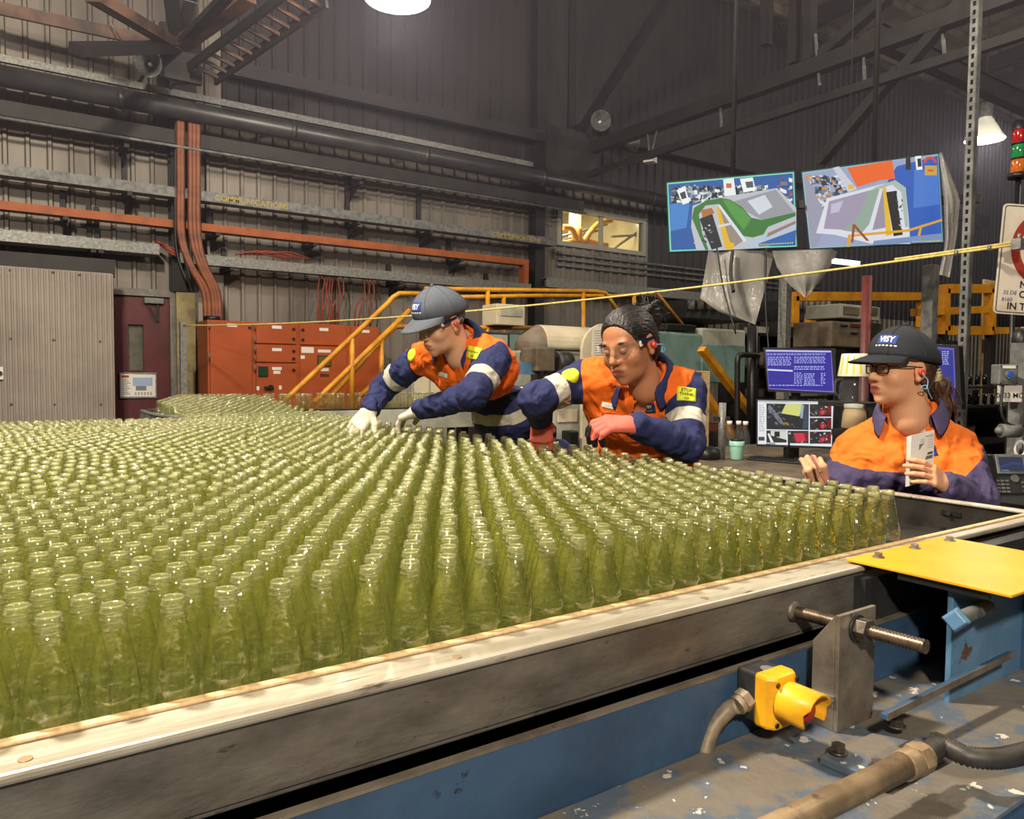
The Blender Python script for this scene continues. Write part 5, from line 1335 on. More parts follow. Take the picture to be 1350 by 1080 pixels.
b = MB(); b.add(vs, fs); dg_ = (sr * 0.707 - su * 0.707); pd = (sr * 0.707 + su * 0.707)
q = [rc + sn * 0.0013 + dg_ * (ri + 0.01) * s_ + pd * 0.02 * k_ for s_, k_ in ((1, 1), (-1, 1), (-1, -1), (1, -1))]
b.add(q, [(0, 1, 2, 3)]); b.build('prohibition_ring', M['sign_red'], sg)
for tx, px, py, hp in (('N', 1344, 375, 9), ('O', 1343, 388, 9), ('IN T', 1327, 403, 9)):
    q = pPl(px, py, s0, sn) + sn * 0.0015
    lettering(tx, q, sr, su, hp * SD / FPX, M['ink_black'], sg, 'lettering', 'LEFT', 0.02)
for tx, px, py in (('33 DE', 1322, 385), ('8160', 1320, 394)):
    lettering(tx, pPl(px, py, s0, sn) + sn * 0.0015, sr, su + sr * 0.1, 0.019, M['ink_blue'], sg, 'handwriting', 'LEFT')
b = MB(); q = cen - sn * 0.03 + sr * 0.1; b.box((q.x - 0.02, q.y - 0.02, FLOOR), (q.x + 0.02, q.y + 0.02, q.z + hh)); b.build('post', M['galv_dull'], sg)
# signal tower
sc_ = P(1344, 200, 3.9)
tw = thing('signal_tower', 'stacked red, green and amber signal lamps on a thin pole', 'signal light', sc_ + Vector((0, 0, -0.15)))
for nm, z_, cc in (('red_lamp', 0.075, (150, 22, 24)), ('green_lamp', 0.0, (24, 120, 66)), ('amber_lamp', -0.075, (190, 96, 26))):
    mat(nm, cc, 0.15, c2=tuple(int(v * 0.75) for v in cc), scale=40, emit=0.12)
    b = MB(); b.lathe([(0.034, -0.033), (0.036, -0.03), (0.036, 0.03), (0.034, 0.033)], sc_ + Vector((0, 0, z_)), (0, 0, 1), 20); b.build(nm, M[nm], tw)
    b = MB(); b.cyl(sc_ + Vector((0, 0, z_ - 0.0375)), sc_ + Vector((0, 0, z_ - 0.033)), 0.037, 20); b.build('collar', M['black'], tw)
b = MB(); b.lathe([(0.0, 0.05), (0.03, 0.045), (0.037, 0.0)], sc_ + Vector((0, 0, 0.11)), (0, 0, 1), 20); b.build('cap', M['black'], tw)
b = MB(); b.cyl(sc_ + Vector((0, 0, -0.135)), sc_ + Vector((0, 0, -0.112)), 0.05, 20); b.build('base', M['black'], tw)
b = MB(); q = sc_ + Vector((0, 0, -0.135)); b.cyl((q.x, q.y, FLOOR), q, 0.013, 10); b.build('pole', M['black'], tw)

# ================================================================== control desk and what stands on it
DZ_ = -0.515
dk = thing('control_desk', 'grey control desk behind the end rail', 'desk', (4.2, 2.2, FLOOR))
b = MB(); b.box((3.25, 0.9, DZ_ - 0.03), (5.3, 3.6, DZ_)); b.build('desk_top', M['machine_brown'], dk, bev=0.004)
for (x, y) in ((3.35, 1.0), (5.2, 1.0), (3.35, 3.5), (5.2, 3.5)):
    b = MB(); b.box((x - 0.03, y - 0.03, FLOOR), (x + 0.03, y + 0.03, DZ_ - 0.03)); b.build('leg', M['dark_steel'], dk)
p, q = pZ(935, 602, DZ_), pZ(1060, 590, DZ_)
# screens on the desk
def textlines(x0, y0, x1, y1, n, c, wmin=0.3):
    out = []
    for i in range(n):
        y = y0 + (y1 - y0) * i / n; x = x0
        while x < x1 - 1.5:
            w = rr.uniform(1.5, 4); out.append((c, rect(x, y, min(x + w, x1), y + (y1 - y0) / n * 0.5))); x += w + rr.uniform(0.6, 1.6)
    return out
B0 = (44, 34, 150); TX = (170, 180, 236)
lay = [((18, 18, 20), [(1006, 458), (1101, 459.5), (1103, 521), (1012, 516)]), ((120, 112, 200), [(1009, 461), (1096, 462.3), (1099.5, 517.5), (1013.5, 513)]), (B0, [(1010, 464), (1095.5, 465), (1098, 516), (1014, 512)]), ((196, 196, 232), [(1009.5, 461.4), (1095.5, 462.6), (1095.6, 464.4), (1009.8, 463.2)])]
lay += textlines(1011, 466, 1090, 469, 2, TX) + textlines(1012, 470.5, 1043, 483, 5, TX) + textlines(1047, 470.5, 1088, 480, 4, TX) + [((210, 214, 226), [(1012, 486.5), (1045, 488), (1045, 490.2), (1012, 488.6)])] + textlines(1047, 483, 1088, 489, 2, TX) + textlines(1047, 491.5, 1058, 507, 6, TX) + textlines(1060, 492.5, 1074, 508, 6, TX) + textlines(1082, 492, 1088, 507, 6, TX) + textlines(1014, 507.5, 1086, 510, 1, TX)
ms, nn, mp_ = screen('desk_monitor', 'upper desk monitor with white text on a blue screen', [(1006, 458), (1101, 459.5), (1103, 521), (1012, 516)], 4.75, 4.62, lay, 3, 'monitor', 0.035)
q = mp_(1056, 517); b = MB(); b.box((q.x, q.y + 0.03, DZ_), (q.x + 0.04, q.y + 0.07, q.z + 0.1)); b.build('arm', M['black'], ms)
WH = (224, 228, 232)
lay = [((16, 16, 18), [(997, 526), (1101, 527.5), (1098, 592), (997, 588.5)]), (WH, [(999, 528), (1098.8, 529.6), (1096.5, 589), (999, 585.6)]), ((190, 194, 198), [(999, 528), (1098.8, 529.6), (1098.6, 531.6), (999, 530.4)])]
lay += textlines(1008, 529.6, 1040, 530.6, 1, (70, 70, 80)) + textlines(1001, 534, 1008, 570, 12, (170, 174, 178)) + [((60, 60, 66), rect(1000, 576, 1008, 581)), ((60, 110, 150), rect(1010, 584.6, 1022, 586))]
lay += [((24, 26, 34), [(1010.5, 532), (1066.5, 533), (1066, 567), (1010.5, 566)]), ((206, 210, 120), [(1030, 545), (1036, 532.6), (1058, 533), (1054, 549)]), ((150, 170, 190), [(1056, 534), (1060, 534), (1058, 552), (1055, 551)]), ((52, 66, 84), [(1060, 534), (1066, 534), (1066, 565), (1058, 565)]), ((110, 116, 124), [(1014, 533), (1030, 552), (1034, 560), (1030, 560), (1012, 540)]), ((150, 120, 60), rect(1033, 557, 1040, 561))]
lay += clutter(1011, 533, 1030, 564, 40, [(70, 76, 90), (120, 126, 134), (40, 44, 50), (30, 60, 90)], 4) + clutter(1030, 550, 1056, 565, 26, [(60, 50, 40), (50, 56, 66), (90, 96, 104), (30, 30, 36)], 4)
for (x0, y0, x1, y1) in ((1067.5, 533, 1096, 549.5), (1067.5, 551, 1096, 567), (1067.5, 569, 1095.5, 585), (1038.5, 568, 1066, 584.5), (1010.5, 567.5, 1037, 583.5)):
    lay.append(((38, 34, 38), rect(x0, y0, x1, y1)))
    if x0 > 1030:
        lay += clutter(x0, y0, x1, y1, 26, [(70, 64, 66), (140, 130, 130), (30, 26, 28), (196, 190, 190)], 4) + [((150, 26, 36), [(x0 + (x1 - x0) * u_, y0 + (y1 - y0) * v_) for u_, v_ in ((.45, .5), (.7, .35), (.75, .8), (.5, .95))]), ((214, 70, 90), [(x0 + (x1 - x0) * u_, y0 + (y1 - y0) * v_) for u_, v_ in ((.52, .58), (.66, .5), (.66, .75), (.55, .82))]), ((120, 14, 24), rect(x1 - 5, y0 + 2, x1, y1 - 3))]
    else:
        lay += [((206, 210, 200), [(1016, 568), (1037, 568), (1037, 580), (1016, 574)]), ((20, 22, 26), rect(1021, 569, 1028, 576)), ((226, 230, 236), [(1012, 572), (1014, 571), (1020, 583), (1016, 583)])]
lay.append(((206, 40, 70), [(1046, 571), (1060, 571), (1062, 581), (1050, 583)]))
ms, nn, mp_ = screen('desk_monitor', 'lower desk monitor with camera pictures on a white page', [(997, 526), (1101, 527.5), (1098, 592), (997, 588.5)], 4.6, 4.45, lay, 3, 'monitor', 0.035)
q = mp_(1047, 592); b = MB(); b.box((q.x - 0.02, q.y + 0.02, DZ_), (q.x + 0.03, q.y + 0.06, q.z + 0.1)); b.build('stand_neck', M['black'], ms)
b = MB(); b.box((q.x - 0.1, q.y - 0.06, DZ_), (q.x + 0.1, q.y + 0.1, DZ_ + 0.012)); b.build('stand_foot', M['black'], ms, bev=0.004)
lay = [((18, 18, 20), [(1218, 453), (1264, 456), (1268, 540), (1220, 535)]), ((90, 84, 170), [(1220, 456), (1258, 459), (1261, 532), (1222, 530)]), ((40, 44, 140), [(1220, 459), (1256, 462), (1259, 531), (1222, 529)])] + textlines(1242, 463, 1251, 482, 7, TX)
ms, nn, mp_ = screen('desk_monitor', 'desk monitor with a blue screen half hidden behind the cap', [(1218, 453), (1264, 456), (1268, 540), (1220, 535)], 4.3, 4.1, lay, 3, 'monitor', 0.035)
q = mp_(1242, 536); b = MB(); b.box((q.x - 0.02, q.y + 0.02, DZ_), (q.x + 0.03, q.y + 0.06, q.z + 0.1)); b.build('stand_neck', M['black'], ms)
# keyboard
kb = thing('keyboard', 'black computer keyboard on the desk below the camera-picture monitor', 'keyboard', pZ(1035, 607, DZ_))
k0, k1, k2 = pZ(984, 604, DZ_ + 0.012), pZ(1078, 612, DZ_ + 0.012), pZ(1000, 598, DZ_ + 0.012)
ux = (k1 - k0); uy = (k2 - k0); uy = uy - ux.normalized() * uy.dot(ux.normalized()); uy = uy.normalized() * 0.15
b = MB(); b.prism([k0, k0 + ux, k0 + ux + uy, k0 + uy], (0, 0, -0.012)); b.build('base', M['black'], kb, bev=0.003)
kc = []
b = MB(); b.obox((0, 0, 0), ux.normalized() * 0.0075, uy.normalized() * 0.0075, (0, 0, 0.003)); kproto = None
for r in range(5):
    for i in range(18):
        c_ = k0 + ux * ((i + 0.6) / 18.2) + uy * ((r + 0.6) / 5.2) + Vector((0, 0, 0.003))
        if kproto is None:
            kproto = link_mesh('key', np.array(b.v) + np.array(c_), b.f, M['machine_dark'], kb); k_c = c_
        else:
            o = kproto.copy(); col.objects.link(o); o.parent = kb; o.location = c_ - k_c
# cup, bottles, rod
def desk_pt(px, py): return pZ(px, py, DZ_)
c_ = desk_pt(971, 606)
cup = thing('travel_cup', 'mint green tumbler with dark lid beside the desk bottles', 'cup', c_)
mat('mint', (150, 206, 184), 0.35)
b = MB(); b.lathe([(0.0, 0.0), (0.034, 0.001), (0.036, 0.005), (0.043, 0.105), (0.043, 0.108), (0.0, 0.108)], c_, (0, 0, 1), 22); b.build('body', M['mint'], cup)
b = MB(); b.lathe([(0.045, 0.085), (0.046, 0.112), (0.043, 0.113), (0.0, 0.113)], c_, (0, 0, 1), 22); b.build('collar', M['mint'], cup)
b = MB(); b.cyl(c_ + Vector((0, 0, 0.113)), c_ + Vector((0, 0, 0.128)), 0.038, 20); b.build('lid', M['black'], cup)
for i, (px, py, wht) in enumerate(((961, 603, True), (973, 603, True), (982, 604, True))):
    q = desk_pt(px, py - 6)
    t = thing('water_bottle', ('clear bottle with white cap nearest the steel rod', 'clear bottle with white cap behind the mint tumbler', 'clear bottle with white cap nearest the monitor')[i], 'bottle', q, 'capped bottles on the desk')
    b = MB(); b.lathe([(0.0, 0.002), (0.028, 0.0), (0.03, 0.004), (0.03, 0.10), (0.026, 0.13), (0.015, 0.165), (0.014, 0.19)], q, (0, 0, 1), 18); b.build('body', M['clear_glass'], t)
    b = MB(); b.cyl(q + Vector((0, 0, 0.185)), q + Vector((0, 0, 0.21)), 0.0165, 16); b.build('cap', M['white'], t)
q = desk_pt(951, 606); zt_ = P(951, 531, q.dot(F)).z
t = thing('steel_rod', 'upright bright steel rod on the desk left of the bottles', 'rod', q)
b = MB(); b.cyl(q, (q.x, q.y, zt_), 0.022, 14); b.build('rod', M['galv'], t)
b = MB(); q2 = P(951, 552, q.dot(F)); b.obox(q2, R0 * 0.05, Vector((0.02, 0.02, 0)), (0, 0, 0.012)); b.build('clamp', M['dark_steel'], t)
b = MB(); q = desk_pt(935, 606); b.sphere(q + Vector((0, 0, 0.03)), 0.07, 16, 8, (1.1, 0.8, 0.75)); 
tag(b.build('cable_boot', M['black'], None, q), 'black rounded rubber cover beside the timber board', 'cover')
# jug and tubs by the red pipe
dj = 3.6
sh = thing('pipe_shelf', 'dark narrow shelf carrying the glass jug', 'shelf', P(1125, 530, dj))
q = P(1125, 530, dj)
b = MB(); b.box((q.x - 0.10, q.y - 0.12, q.z - 0.02), (q.x + 0.10, q.y + 0.12, q.z)); b.build('board', M['dark_steel'], sh)
b = MB(); b.bar(q + Vector((0, 0, -0.03)), (pY(1138, 530, 2.12).x, 2.12, q.z - 0.03), 0.03, 0.02); b.build('arm', M['dark_steel'], sh)
jg = thing('glass_jug', 'clear glass jug on the dark shelf by the red pipe', 'jug', q)
b = MB(); b.lathe([(0.0, 0.001), (0.058, 0.0), (0.064, 0.01), (0.064, 0.07), (0.055, 0.10), (0.05, 0.12)], q, (0, 0, 1), 24); b.build('body', M['clear_glass'], jg)
b = MB(); b.tube(spline([q + R0 * -0.05 + Vector((0, 0, 0.11)), q + R0 * -0.085 + Vector((0, 0, 0.10)), q + R0 * -0.09 + Vector((0, 0, 0.05)), q + R0 * -0.063 + Vector((0, 0, 0.02))], 5), 0.006, 8); b.build('handle', M['clear_glass'], jg)
mat('tub_white', (232, 226, 206), 0.5); mat('tub_yellow', (224, 200, 40), 0.5); mat('tub_tan', (168, 146, 110), 0.55)
q2 = q + Vector((0, 0, 0.12))
tb = thing('striped_tub', 'white tub with yellow stripes upturned on the glass jug', 'tub', q2)
b = MB(); b.lathe([(0.0, 0.0), (0.072, 0.0), (0.073, 0.004), (0.058, 0.105), (0.055, 0.108), (0.0, 0.108)], q2, (0, 0, 1), 28); b.build('tub', M['tub_white'], tb)
b = MB()
for i in range(14):
    t2 = 2 * math.pi * i / 14
    def tp(h, a): r_ = 0.0737 - 0.0150 * h / 0.105; return q2 + Vector((r_ * math.cos(a), r_ * math.sin(a), h))
    b = MB(); b.add([tp(0.012, t2), tp(0.012, t2 + 0.13), tp(0.095, t2 + 0.13), tp(0.095, t2)], [(0, 1, 2, 3)]); b.build('stripe', M['tub_yellow'], tb)
q3 = P(1126, 566, 3.5)
tb = thing('tan_jar', 'squat tan jar below the glass jug shelf', 'jar', q3)
b = MB(); b.lathe([(0.0, 0.0), (0.05, 0.0), (0.056, 0.01), (0.05, 0.075), (0.042, 0.10), (0.044, 0.112), (0.0, 0.112)], q3, (0, 0, 1), 22); b.build('body', M['tub_tan'], tb)
b = MB(); b.lathe([(0.046, 0.098), (0.047, 0.116), (0.0, 0.12)], q3, (0, 0, 1), 22); b.build('lid', M['machine_grey'], tb)
b = MB(); b.box((q3.x - 0.07, q3.y - 0.07, q3.z - 0.03), (q3.x + 0.07, q3.y + 0.07, q3.z)); b.box((q3.x - 0.02, q3.y - 0.02, FLOOR), (q3.x + 0.02, q3.y + 0.02, q3.z - 0.03))
tag(b.build('low_shelf', M['dark_steel']), 'dark low stand under the squat tan jar', 'stand')
# right edge: control station, card, telephone
dR = 3.3
cp = thing('control_station', 'grey push-button box with blue button on the post by the sign', 'control box', P(1325, 507, dR))
q = P(1324, 494, dR); ax, ay, az = R0 * 0.042, Vector((F.x, F.y, 0)).normalized() * 0.03, Vector((0, 0, 0.044))
b = MB(); b.obox(q, ax, ay, az); b.build('box', M['galv_dull'], cp, bev=0.006)
fr_ = q - ay * 1.02
mat('blue_button', (44, 92, 190), 0.3)
b = MB(); b.cyl(fr_, fr_ - ay * 0.35, 0.018, 16); b.build('bezel', M['galv'], cp)
b = MB(); b.cyl(fr_ - ay * 0.3, fr_ - ay * 0.5, 0.012, 16); b.build('button', M['blue_button'], cp)
b = MB(); b.obox(fr_ + Vector((0, 0, 0.033)), R0 * 0.028, ay * 0.02, (0, 0, 0.006)); b.build('name_plate', M['white'], cp)
lettering('03 14 MC', fr_ - ay * 0.02 + Vector((0, 0, -0.030)), R0, (0, 0, 1), 0.010, M['ink_black'], cp)
for sx in (-1, 1):
    for sz in (-1, 1): b = MB(); e_ = fr_ + R0 * 0.035 * sx + Vector((0, 0, 0.037 * sz)); b.cyl(e_, e_ - ay * 0.08, 0.003, 8); b.build('screw', M['black'], cp)
q = P(1331, 519, dR - 0.01)
cd = thing('tag_card', 'white card lettered 0633 MC below the push-button box', 'card', q - Vector((0, 0, 0.036)))
b = MB(); b.obox(q, R0 * 0.053, ay * 0.05, (0, 0, 0.036)); b.build('card', M['plate_white'], cd)
lettering('0633 MC', q - ay * 0.08 + Vector((0, 0, -0.008)), R0, (0, 0, 1), 0.022, M['ink_black'], cd, bold=0.01)
b = MB(); q = P(1345, 520, dR + 0.08); b.box((q.x - 0.04, q.y - 0.03, FLOOR), (q.x + 0.06, q.y + 0.03, 0.15)); 
pm = thing('control_post', 'galvanised post carrying the push-button box and card', 'post', (q.x, q.y, FLOOR)); b.build('post', M['galv_dull'], pm)
hose('box_cable', 'black cable looping down from the push-button box', [P(1322, 508, dR - 0.02), P(1320, 540, dR - 0.03), P(1326, 556, dR - 0.03), P(1340, 562, dR - 0.03), P(1352, 560, dR)], 0.006, M['cable_black'])
b = MB(); q = P(1328, 568, dR - 0.02); b.cyl(q - R0 * 0.03, q + R0 * 0.05, 0.03, 14); b.sphere(q - R0 * 0.035, 0.018); tag(b.build('limit_switch', M['galv_dull']), 'grey round switch body below the lettered card', 'switch')
for i in range(3):
    e_ = [P(1345 + 7 * math.cos(t2 + i), 592 + (9 + i) * math.sin(t2 + i), dR - 0.02) for t2 in np.linspace(0, 6.0, 14)]
    hose('white_flex', 'white coiled cable loop hanging above the desk telephone', e_, 0.005, M['white'], 'cable', 6, 2)['group'] = 'white cable loops'
# black welding-mask-like cover near the sign foot
b = MB(); q = P(1347, 450, 3.4); b.sphere(q, 0.05, 14, 9, (1.0, 0.8, 1.3)); tag(b.build('baseball_hat', M['black']), 'black cloth cap hanging on the post under the sign', 'cap')
# telephone
q = P(1334, 652, 3.1)
ph = thing('desk_telephone', 'grey desk telephone with a dark blue display right of the woman in orange', 'telephone', q)
up_ = (Vector((0, 0, 1)) + Vector((F.x, F.y, 0)) * 0.35).normalized(); ph_n = R0.cross(up_)
if ph_n.dot(q) > 0: ph_n = -ph_n
def pq(u_, v_, w_=0.0): return q + R0 * u_ + up_ * v_ + ph_n * w_
b = MB(); b.obox(pq(0.02, 0.085, -0.012), R0 * 0.085, up_ * 0.085, ph_n * 0.012); b.build('body', M['machine_dark'], ph, bev=0.006)
b = MB(); b.obox(pq(0.015, 0.125, 0.004), R0 * 0.062, up_ * 0.042, ph_n * 0.005); b.build('display_bezel', M['galv_dull'], ph, bev=0.004)
lay = [((34, 44, 70), rect(-0.036, 0.094, 0.064, 0.155)), ((30, 58, 110), [(-0.036, 0.105), (0.02, 0.125), (0.064, 0.12), (0.064, 0.128), (0.02, 0.135), (-0.036, 0.115)]), ((120, 140, 170), rect(-0.03, 0.097, 0.0, 0.1))]
picture('display', lay, lambda u_, v_: pq(u_, v_, 0.009), ph_n, M['screen_picture'], ph)
b = MB(); b.cyl(pq(0.022, 0.066, 0.0), pq(0.022, 0.066, 0.006), 0.016, 18); b.build('navigation_ring', M['galv'], ph)
for r in range(4):
    for i in range(3):
        b = MB(); b.obox(pq(-0.05 + 0.019 * i, 0.056 - 0.015 * r, 0.002), R0 * 0.006, up_ * 0.004, ph_n * 0.002); b.build('key', M['galv_dull'], ph)
for r in range(3):
    for i in range(2): b = MB(); b.obox(pq(0.055 + 0.02 * i, 0.05 - 0.018 * r, 0.002), R0 * 0.007, up_ * 0.004, ph_n * 0.002); b.build('key', M['galv_dull'], ph)
b = MB(); b.obox(pq(-0.08, 0.085, 0.005), R0 * 0.018, up_ * 0.08, ph_n * 0.014); b.build('handset', M['black'], ph, bev=0.008)
b = MB(); b.box((q.x - 0.25, q.y - 0.2, q.z - 0.03), (q.x + 0.4, q.y + 0.3, q.z - 0.0)); b.box((q.x + 0.05, q.y, FLOOR), (q.x + 0.1, q.y + 0.05, q.z - 0.03)); tag(b.build('telephone_stand', M['black']), 'black stand under the grey desk telephone', 'stand')
# ================================================================== organic surfaces: blended volumes meshed with surface nets
def nv(v): return np.array(tuple(v), dtype=np.float64)
class Cone:
    def __init__(s, a, b, ra, rb, k=0.01, sub=False):
        s.a, s.b, s.ra, s.rb, s.k, s.sub = nv(a), nv(b), ra, rb, k, sub
        r = max(ra, rb); s.lo = np.minimum(s.a, s.b) - r; s.hi = np.maximum(s.a, s.b) + r
    def d(s, p):
        ba = s.b - s.a; L = max(1e-9, float(ba @ ba)); pa = p - s.a
        h = np.clip(pa @ ba / L, 0, 1)
        return np.sqrt(((pa - h[..., None] * ba) ** 2).sum(-1)) - (s.ra + (s.rb - s.ra) * h)
class Ell:
    def __init__(s, c, r, k=0.01, sub=False, rot=None):
        s.c, s.r, s.k, s.sub, s.rot = nv(c), nv(r), k, sub, rot
        m_ = max(r); s.lo = s.c - m_; s.hi = s.c + m_
    def d(s, p):
        q = p - s.c
        if s.rot is not None: q = q @ s.rot
        k0 = np.sqrt(((q / s.r) ** 2).sum(-1)); k1 = np.sqrt(((q / (s.r ** 2)) ** 2).sum(-1))
        return k0 * (k0 - 1.0) / np.maximum(k1, 1e-9)
def Sph(c, r, k=0.01, sub=False): return Cone(c, c, r, r, k, sub)

def sdf_mesh(prims, res, disp=None):
    lo = np.min([p.lo for p in prims if not p.sub], 0) - 3 * res; hi = np.max([p.hi for p in prims if not p.sub], 0) + 3 * res
    n = np.ceil((hi - lo) / res).astype(int) + 1
    ax = [lo[i] + res * np.arange(n[i]) for i in range(3)]
    D = np.full(n, 0.2)
    for p in prims:
        m_ = p.k + 4 * res
        i0 = np.maximum(0, np.floor((p.lo - m_ - lo) / res).astype(int)); i1 = np.minimum(n, np.ceil((p.hi + m_ - lo) / res).astype(int) + 1)
        if np.any(i1 <= i0): continue
        sl = tuple(slice(a, b) for a, b in zip(i0, i1))
        g = np.stack(np.meshgrid(*[ax[i][sl[i]] for i in range(3)], indexing='ij'), -1)
        d = p.d(g); A = D[sl]; k = p.k
        if p.sub:
            h = np.maximum(k - np.abs(A + d), 0) / k; D[sl] = np.maximum(A, -d) + h * h * k * 0.25
        else:
            h = np.maximum(k - np.abs(A - d), 0) / k; D[sl] = np.minimum(A, d) - h * h * k * 0.25
    if disp is not None:
        I = np.argwhere(np.abs(D) < 0.03); pp = lo + I * res
        D[I[:, 0], I[:, 1], I[:, 2]] += disp(pp)
    S_ = D < 0
    off = np.array([(i, j, k) for i in (0, 1) for j in (0, 1) for k in (0, 1)])
    cnt = np.zeros(np.array(D.shape) - 1, int)
    for o in off: cnt += S_[o[0]:D.shape[0] - 1 + o[0], o[1]:D.shape[1] - 1 + o[1], o[2]:D.shape[2] - 1 + o[2]]
    C = np.argwhere((cnt > 0) & (cnt < 8))
    vals = np.stack([D[C[:, 0] + o[0], C[:, 1] + o[1], C[:, 2] + o[2]] for o in off], 1)
    acc = np.zeros((len(C), 3)); num = np.zeros(len(C))
    for a in range(8):
        for b in range(a + 1, 8):
            if np.abs(off[a] - off[b]).sum() != 1: continue
            va, vb = vals[:, a], vals[:, b]; cr = (va < 0) != (vb < 0)
            t = np.where(cr, va / np.where(cr, va - vb, 1), 0)
            acc += np.where(cr[:, None], off[a] + t[:, None] * (off[b] - off[a]), 0); num += cr
    V = lo + (C + acc / num[:, None]) * res
    vid = np.full(cnt.shape, -1); vid[C[:, 0], C[:, 1], C[:, 2]] = np.arange(len(C))
    Q = []
    for axs in range(3):
        o = [0, 0, 0]; o[axs] = 1
        sh = [slice(0, D.shape[i] - o[i]) for i in range(3)]; sh2 = [slice(o[i], D.shape[i]) for i in range(3)]
        a, b = S_[tuple(sh)], S_[tuple(sh2)]
        E = np.argwhere(a != b); u, w = (axs + 1) % 3, (axs + 2) % 3
        ok = (E[:, u] > 0) & (E[:, w] > 0) & (E[:, u] < cnt.shape[u]) & (E[:, w] < cnt.shape[w]); E = E[ok]
        def vv(du, dw):
            e = E.copy(); e[:, u] -= du; e[:, w] -= dw; return vid[e[:, 0], e[:, 1], e[:, 2]]
        q = np.stack([vv(1, 1), vv(0, 1), vv(0, 0), vv(1, 0)], 1)
        fl = ~S_[E[:, 0], E[:, 1], E[:, 2]]
        q[fl] = q[fl][:, ::-1]; Q.append(q)
    Q = np.concatenate(Q); Q = Q[(Q >= 0).all(1)]
    return V, Q

def net_object(name, V, Q, material, parent, attrs=None, mi=None):
    base = np.array(LOC[parent.name])
    me = bpy.data.meshes.new(name)
    me.vertices.add(len(V)); me.vertices.foreach_set('co', (V - base).astype(np.float32).ravel())
    me.loops.add(Q.size); me.loops.foreach_set('vertex_index', Q.astype(np.int32).ravel())
    me.polygons.add(len(Q)); me.polygons.foreach_set('loop_start', np.arange(len(Q), dtype=np.int32) * 4)
    me.polygons.foreach_set('use_smooth', np.ones(len(Q), dtype=bool))
    me.update(calc_edges=True); me.validate()
    for mm in (material if isinstance(material, list) else [material]): me.materials.append(mm)
    for k, a in (attrs or {}).items():
        at = me.attributes.new(k, 'FLOAT', 'POINT'); at.data.foreach_set('value', a.astype(np.float32))
    if mi is not None: me.polygons.foreach_set('material_index', mi.astype(np.int32))
    o = bpy.data.objects.new(name, me); col.objects.link(o); o.parent = parent; LOC[o.name] = LOC[parent.name]
    return o

# ---- shaders that colour zones of one mesh by its own fields
def zone_mat(name, base, zones, rough=0.75, bump=0.25, bscale=120, fold=0.0, var=0.10):
    mt = bpy.data.materials.new(name); mt.use_nodes = True; nt = mt.node_tree; b = nt.nodes['Principled BSDF']
    b.inputs['Roughness'].default_value = rough; b.inputs['Specular IOR Level'].default_value = 0.3
    tc = nt.nodes.new('ShaderNodeTexCoord')
    n = nt.nodes.new('ShaderNodeTexNoise'); n.inputs['Scale'].default_value = 14; n.inputs['Detail'].default_value = 4; nt.links.new(tc.outputs['Object'], n.inputs['Vector'])
    rgb = nt.nodes.new('ShaderNodeRGB'); rgb.outputs[0].default_value = lin(base); src = rgb.outputs[0]
    rsrc = None
    for attr, c in zones:
        a = nt.nodes.new('ShaderNodeAttribute'); a.attribute_name = attr
        mr = nt.nodes.new('ShaderNodeMapRange'); mr.inputs[1].default_value = -0.0012; mr.inputs[2].default_value = 0.0012; nt.links.new(a.outputs['Fac'], mr.inputs[0])
        mx = nt.nodes.new('ShaderNodeMix'); mx.data_type = 'RGBA'; nt.links.new(mr.outputs[0], mx.inputs[0]); nt.links.new(src, mx.inputs[6]); mx.inputs[7].default_value = lin(c); src = mx.outputs[2]
    hs = nt.nodes.new('ShaderNodeHueSaturation'); mr = nt.nodes.new('ShaderNodeMapRange'); mr.inputs[1].default_value = 0.3; mr.inputs[2].default_value = 0.7; mr.inputs[3].default_value = 1 - var; mr.inputs[4].default_value = 1 + var
    nt.links.new(n.outputs['Fac'], mr.inputs[0]); nt.links.new(mr.outputs[0], hs.inputs['Value']); nt.links.new(src, hs.inputs['Color']); nt.links.new(hs.outputs[0], b.inputs['Base Color'])
    if fold:
        n3 = nt.nodes.new('ShaderNodeTexNoise'); n3.inputs['Scale'].default_value = 11; n3.inputs['Detail'].default_value = 1.5; n3.inputs['Distortion'].default_value = 1.2; nt.links.new(tc.outputs['Object'], n3.inputs['Vector'])
        bq = nt.nodes.new('ShaderNodeBump'); bq.inputs['Strength'].default_value = fold; bq.inputs['Distance'].default_value = 0.05; nt.links.new(n3.outputs['Fac'], bq.inputs['Height'])
    if bump:
        n2 = nt.nodes.new('ShaderNodeTexNoise'); n2.inputs['Scale'].default_value = bscale; n2.inputs['Detail'].default_value = 3; nt.links.new(tc.outputs['Object'], n2.inputs['Vector'])
        bp = nt.nodes.new('ShaderNodeBump'); bp.inputs['Strength'].default_value = bump; bp.inputs['Distance'].default_value = 0.004
        nt.links.new(n2.outputs['Fac'], bp.inputs['Height']); nt.links.new(bp.outputs[0], b.inputs['Normal'])
        if fold: nt.links.new(bq.outputs[0], bp.inputs['Normal'])
    M[name] = mt; return mt
def skin_mat(name, c, lip, brow):
    m_ = zone_mat(name, c, [('lip', lip), ('brow', brow)], 0.48, 0.12, 260, var=0.06)
    b = m_.node_tree.nodes['Principled BSDF']; b.inputs['Subsurface Weight'].default_value = 0.12; b.inputs['Subsurface Radius'].default_value = (0.02, 0.008, 0.004); b.inputs['Subsurface Scale'].default_value = 0.3
    b.inputs['Specular IOR Level'].default_value = 0.45
    return m_
NAVY, ORG, TAPE = (40, 46, 88), (240, 108, 28), (196, 192, 176)
skin_mat('skin_fair', (222, 168, 136), (186, 110, 96), (110, 84, 66))
skin_mat('skin_tan', (186, 126, 92), (150, 84, 72), (50, 36, 30))
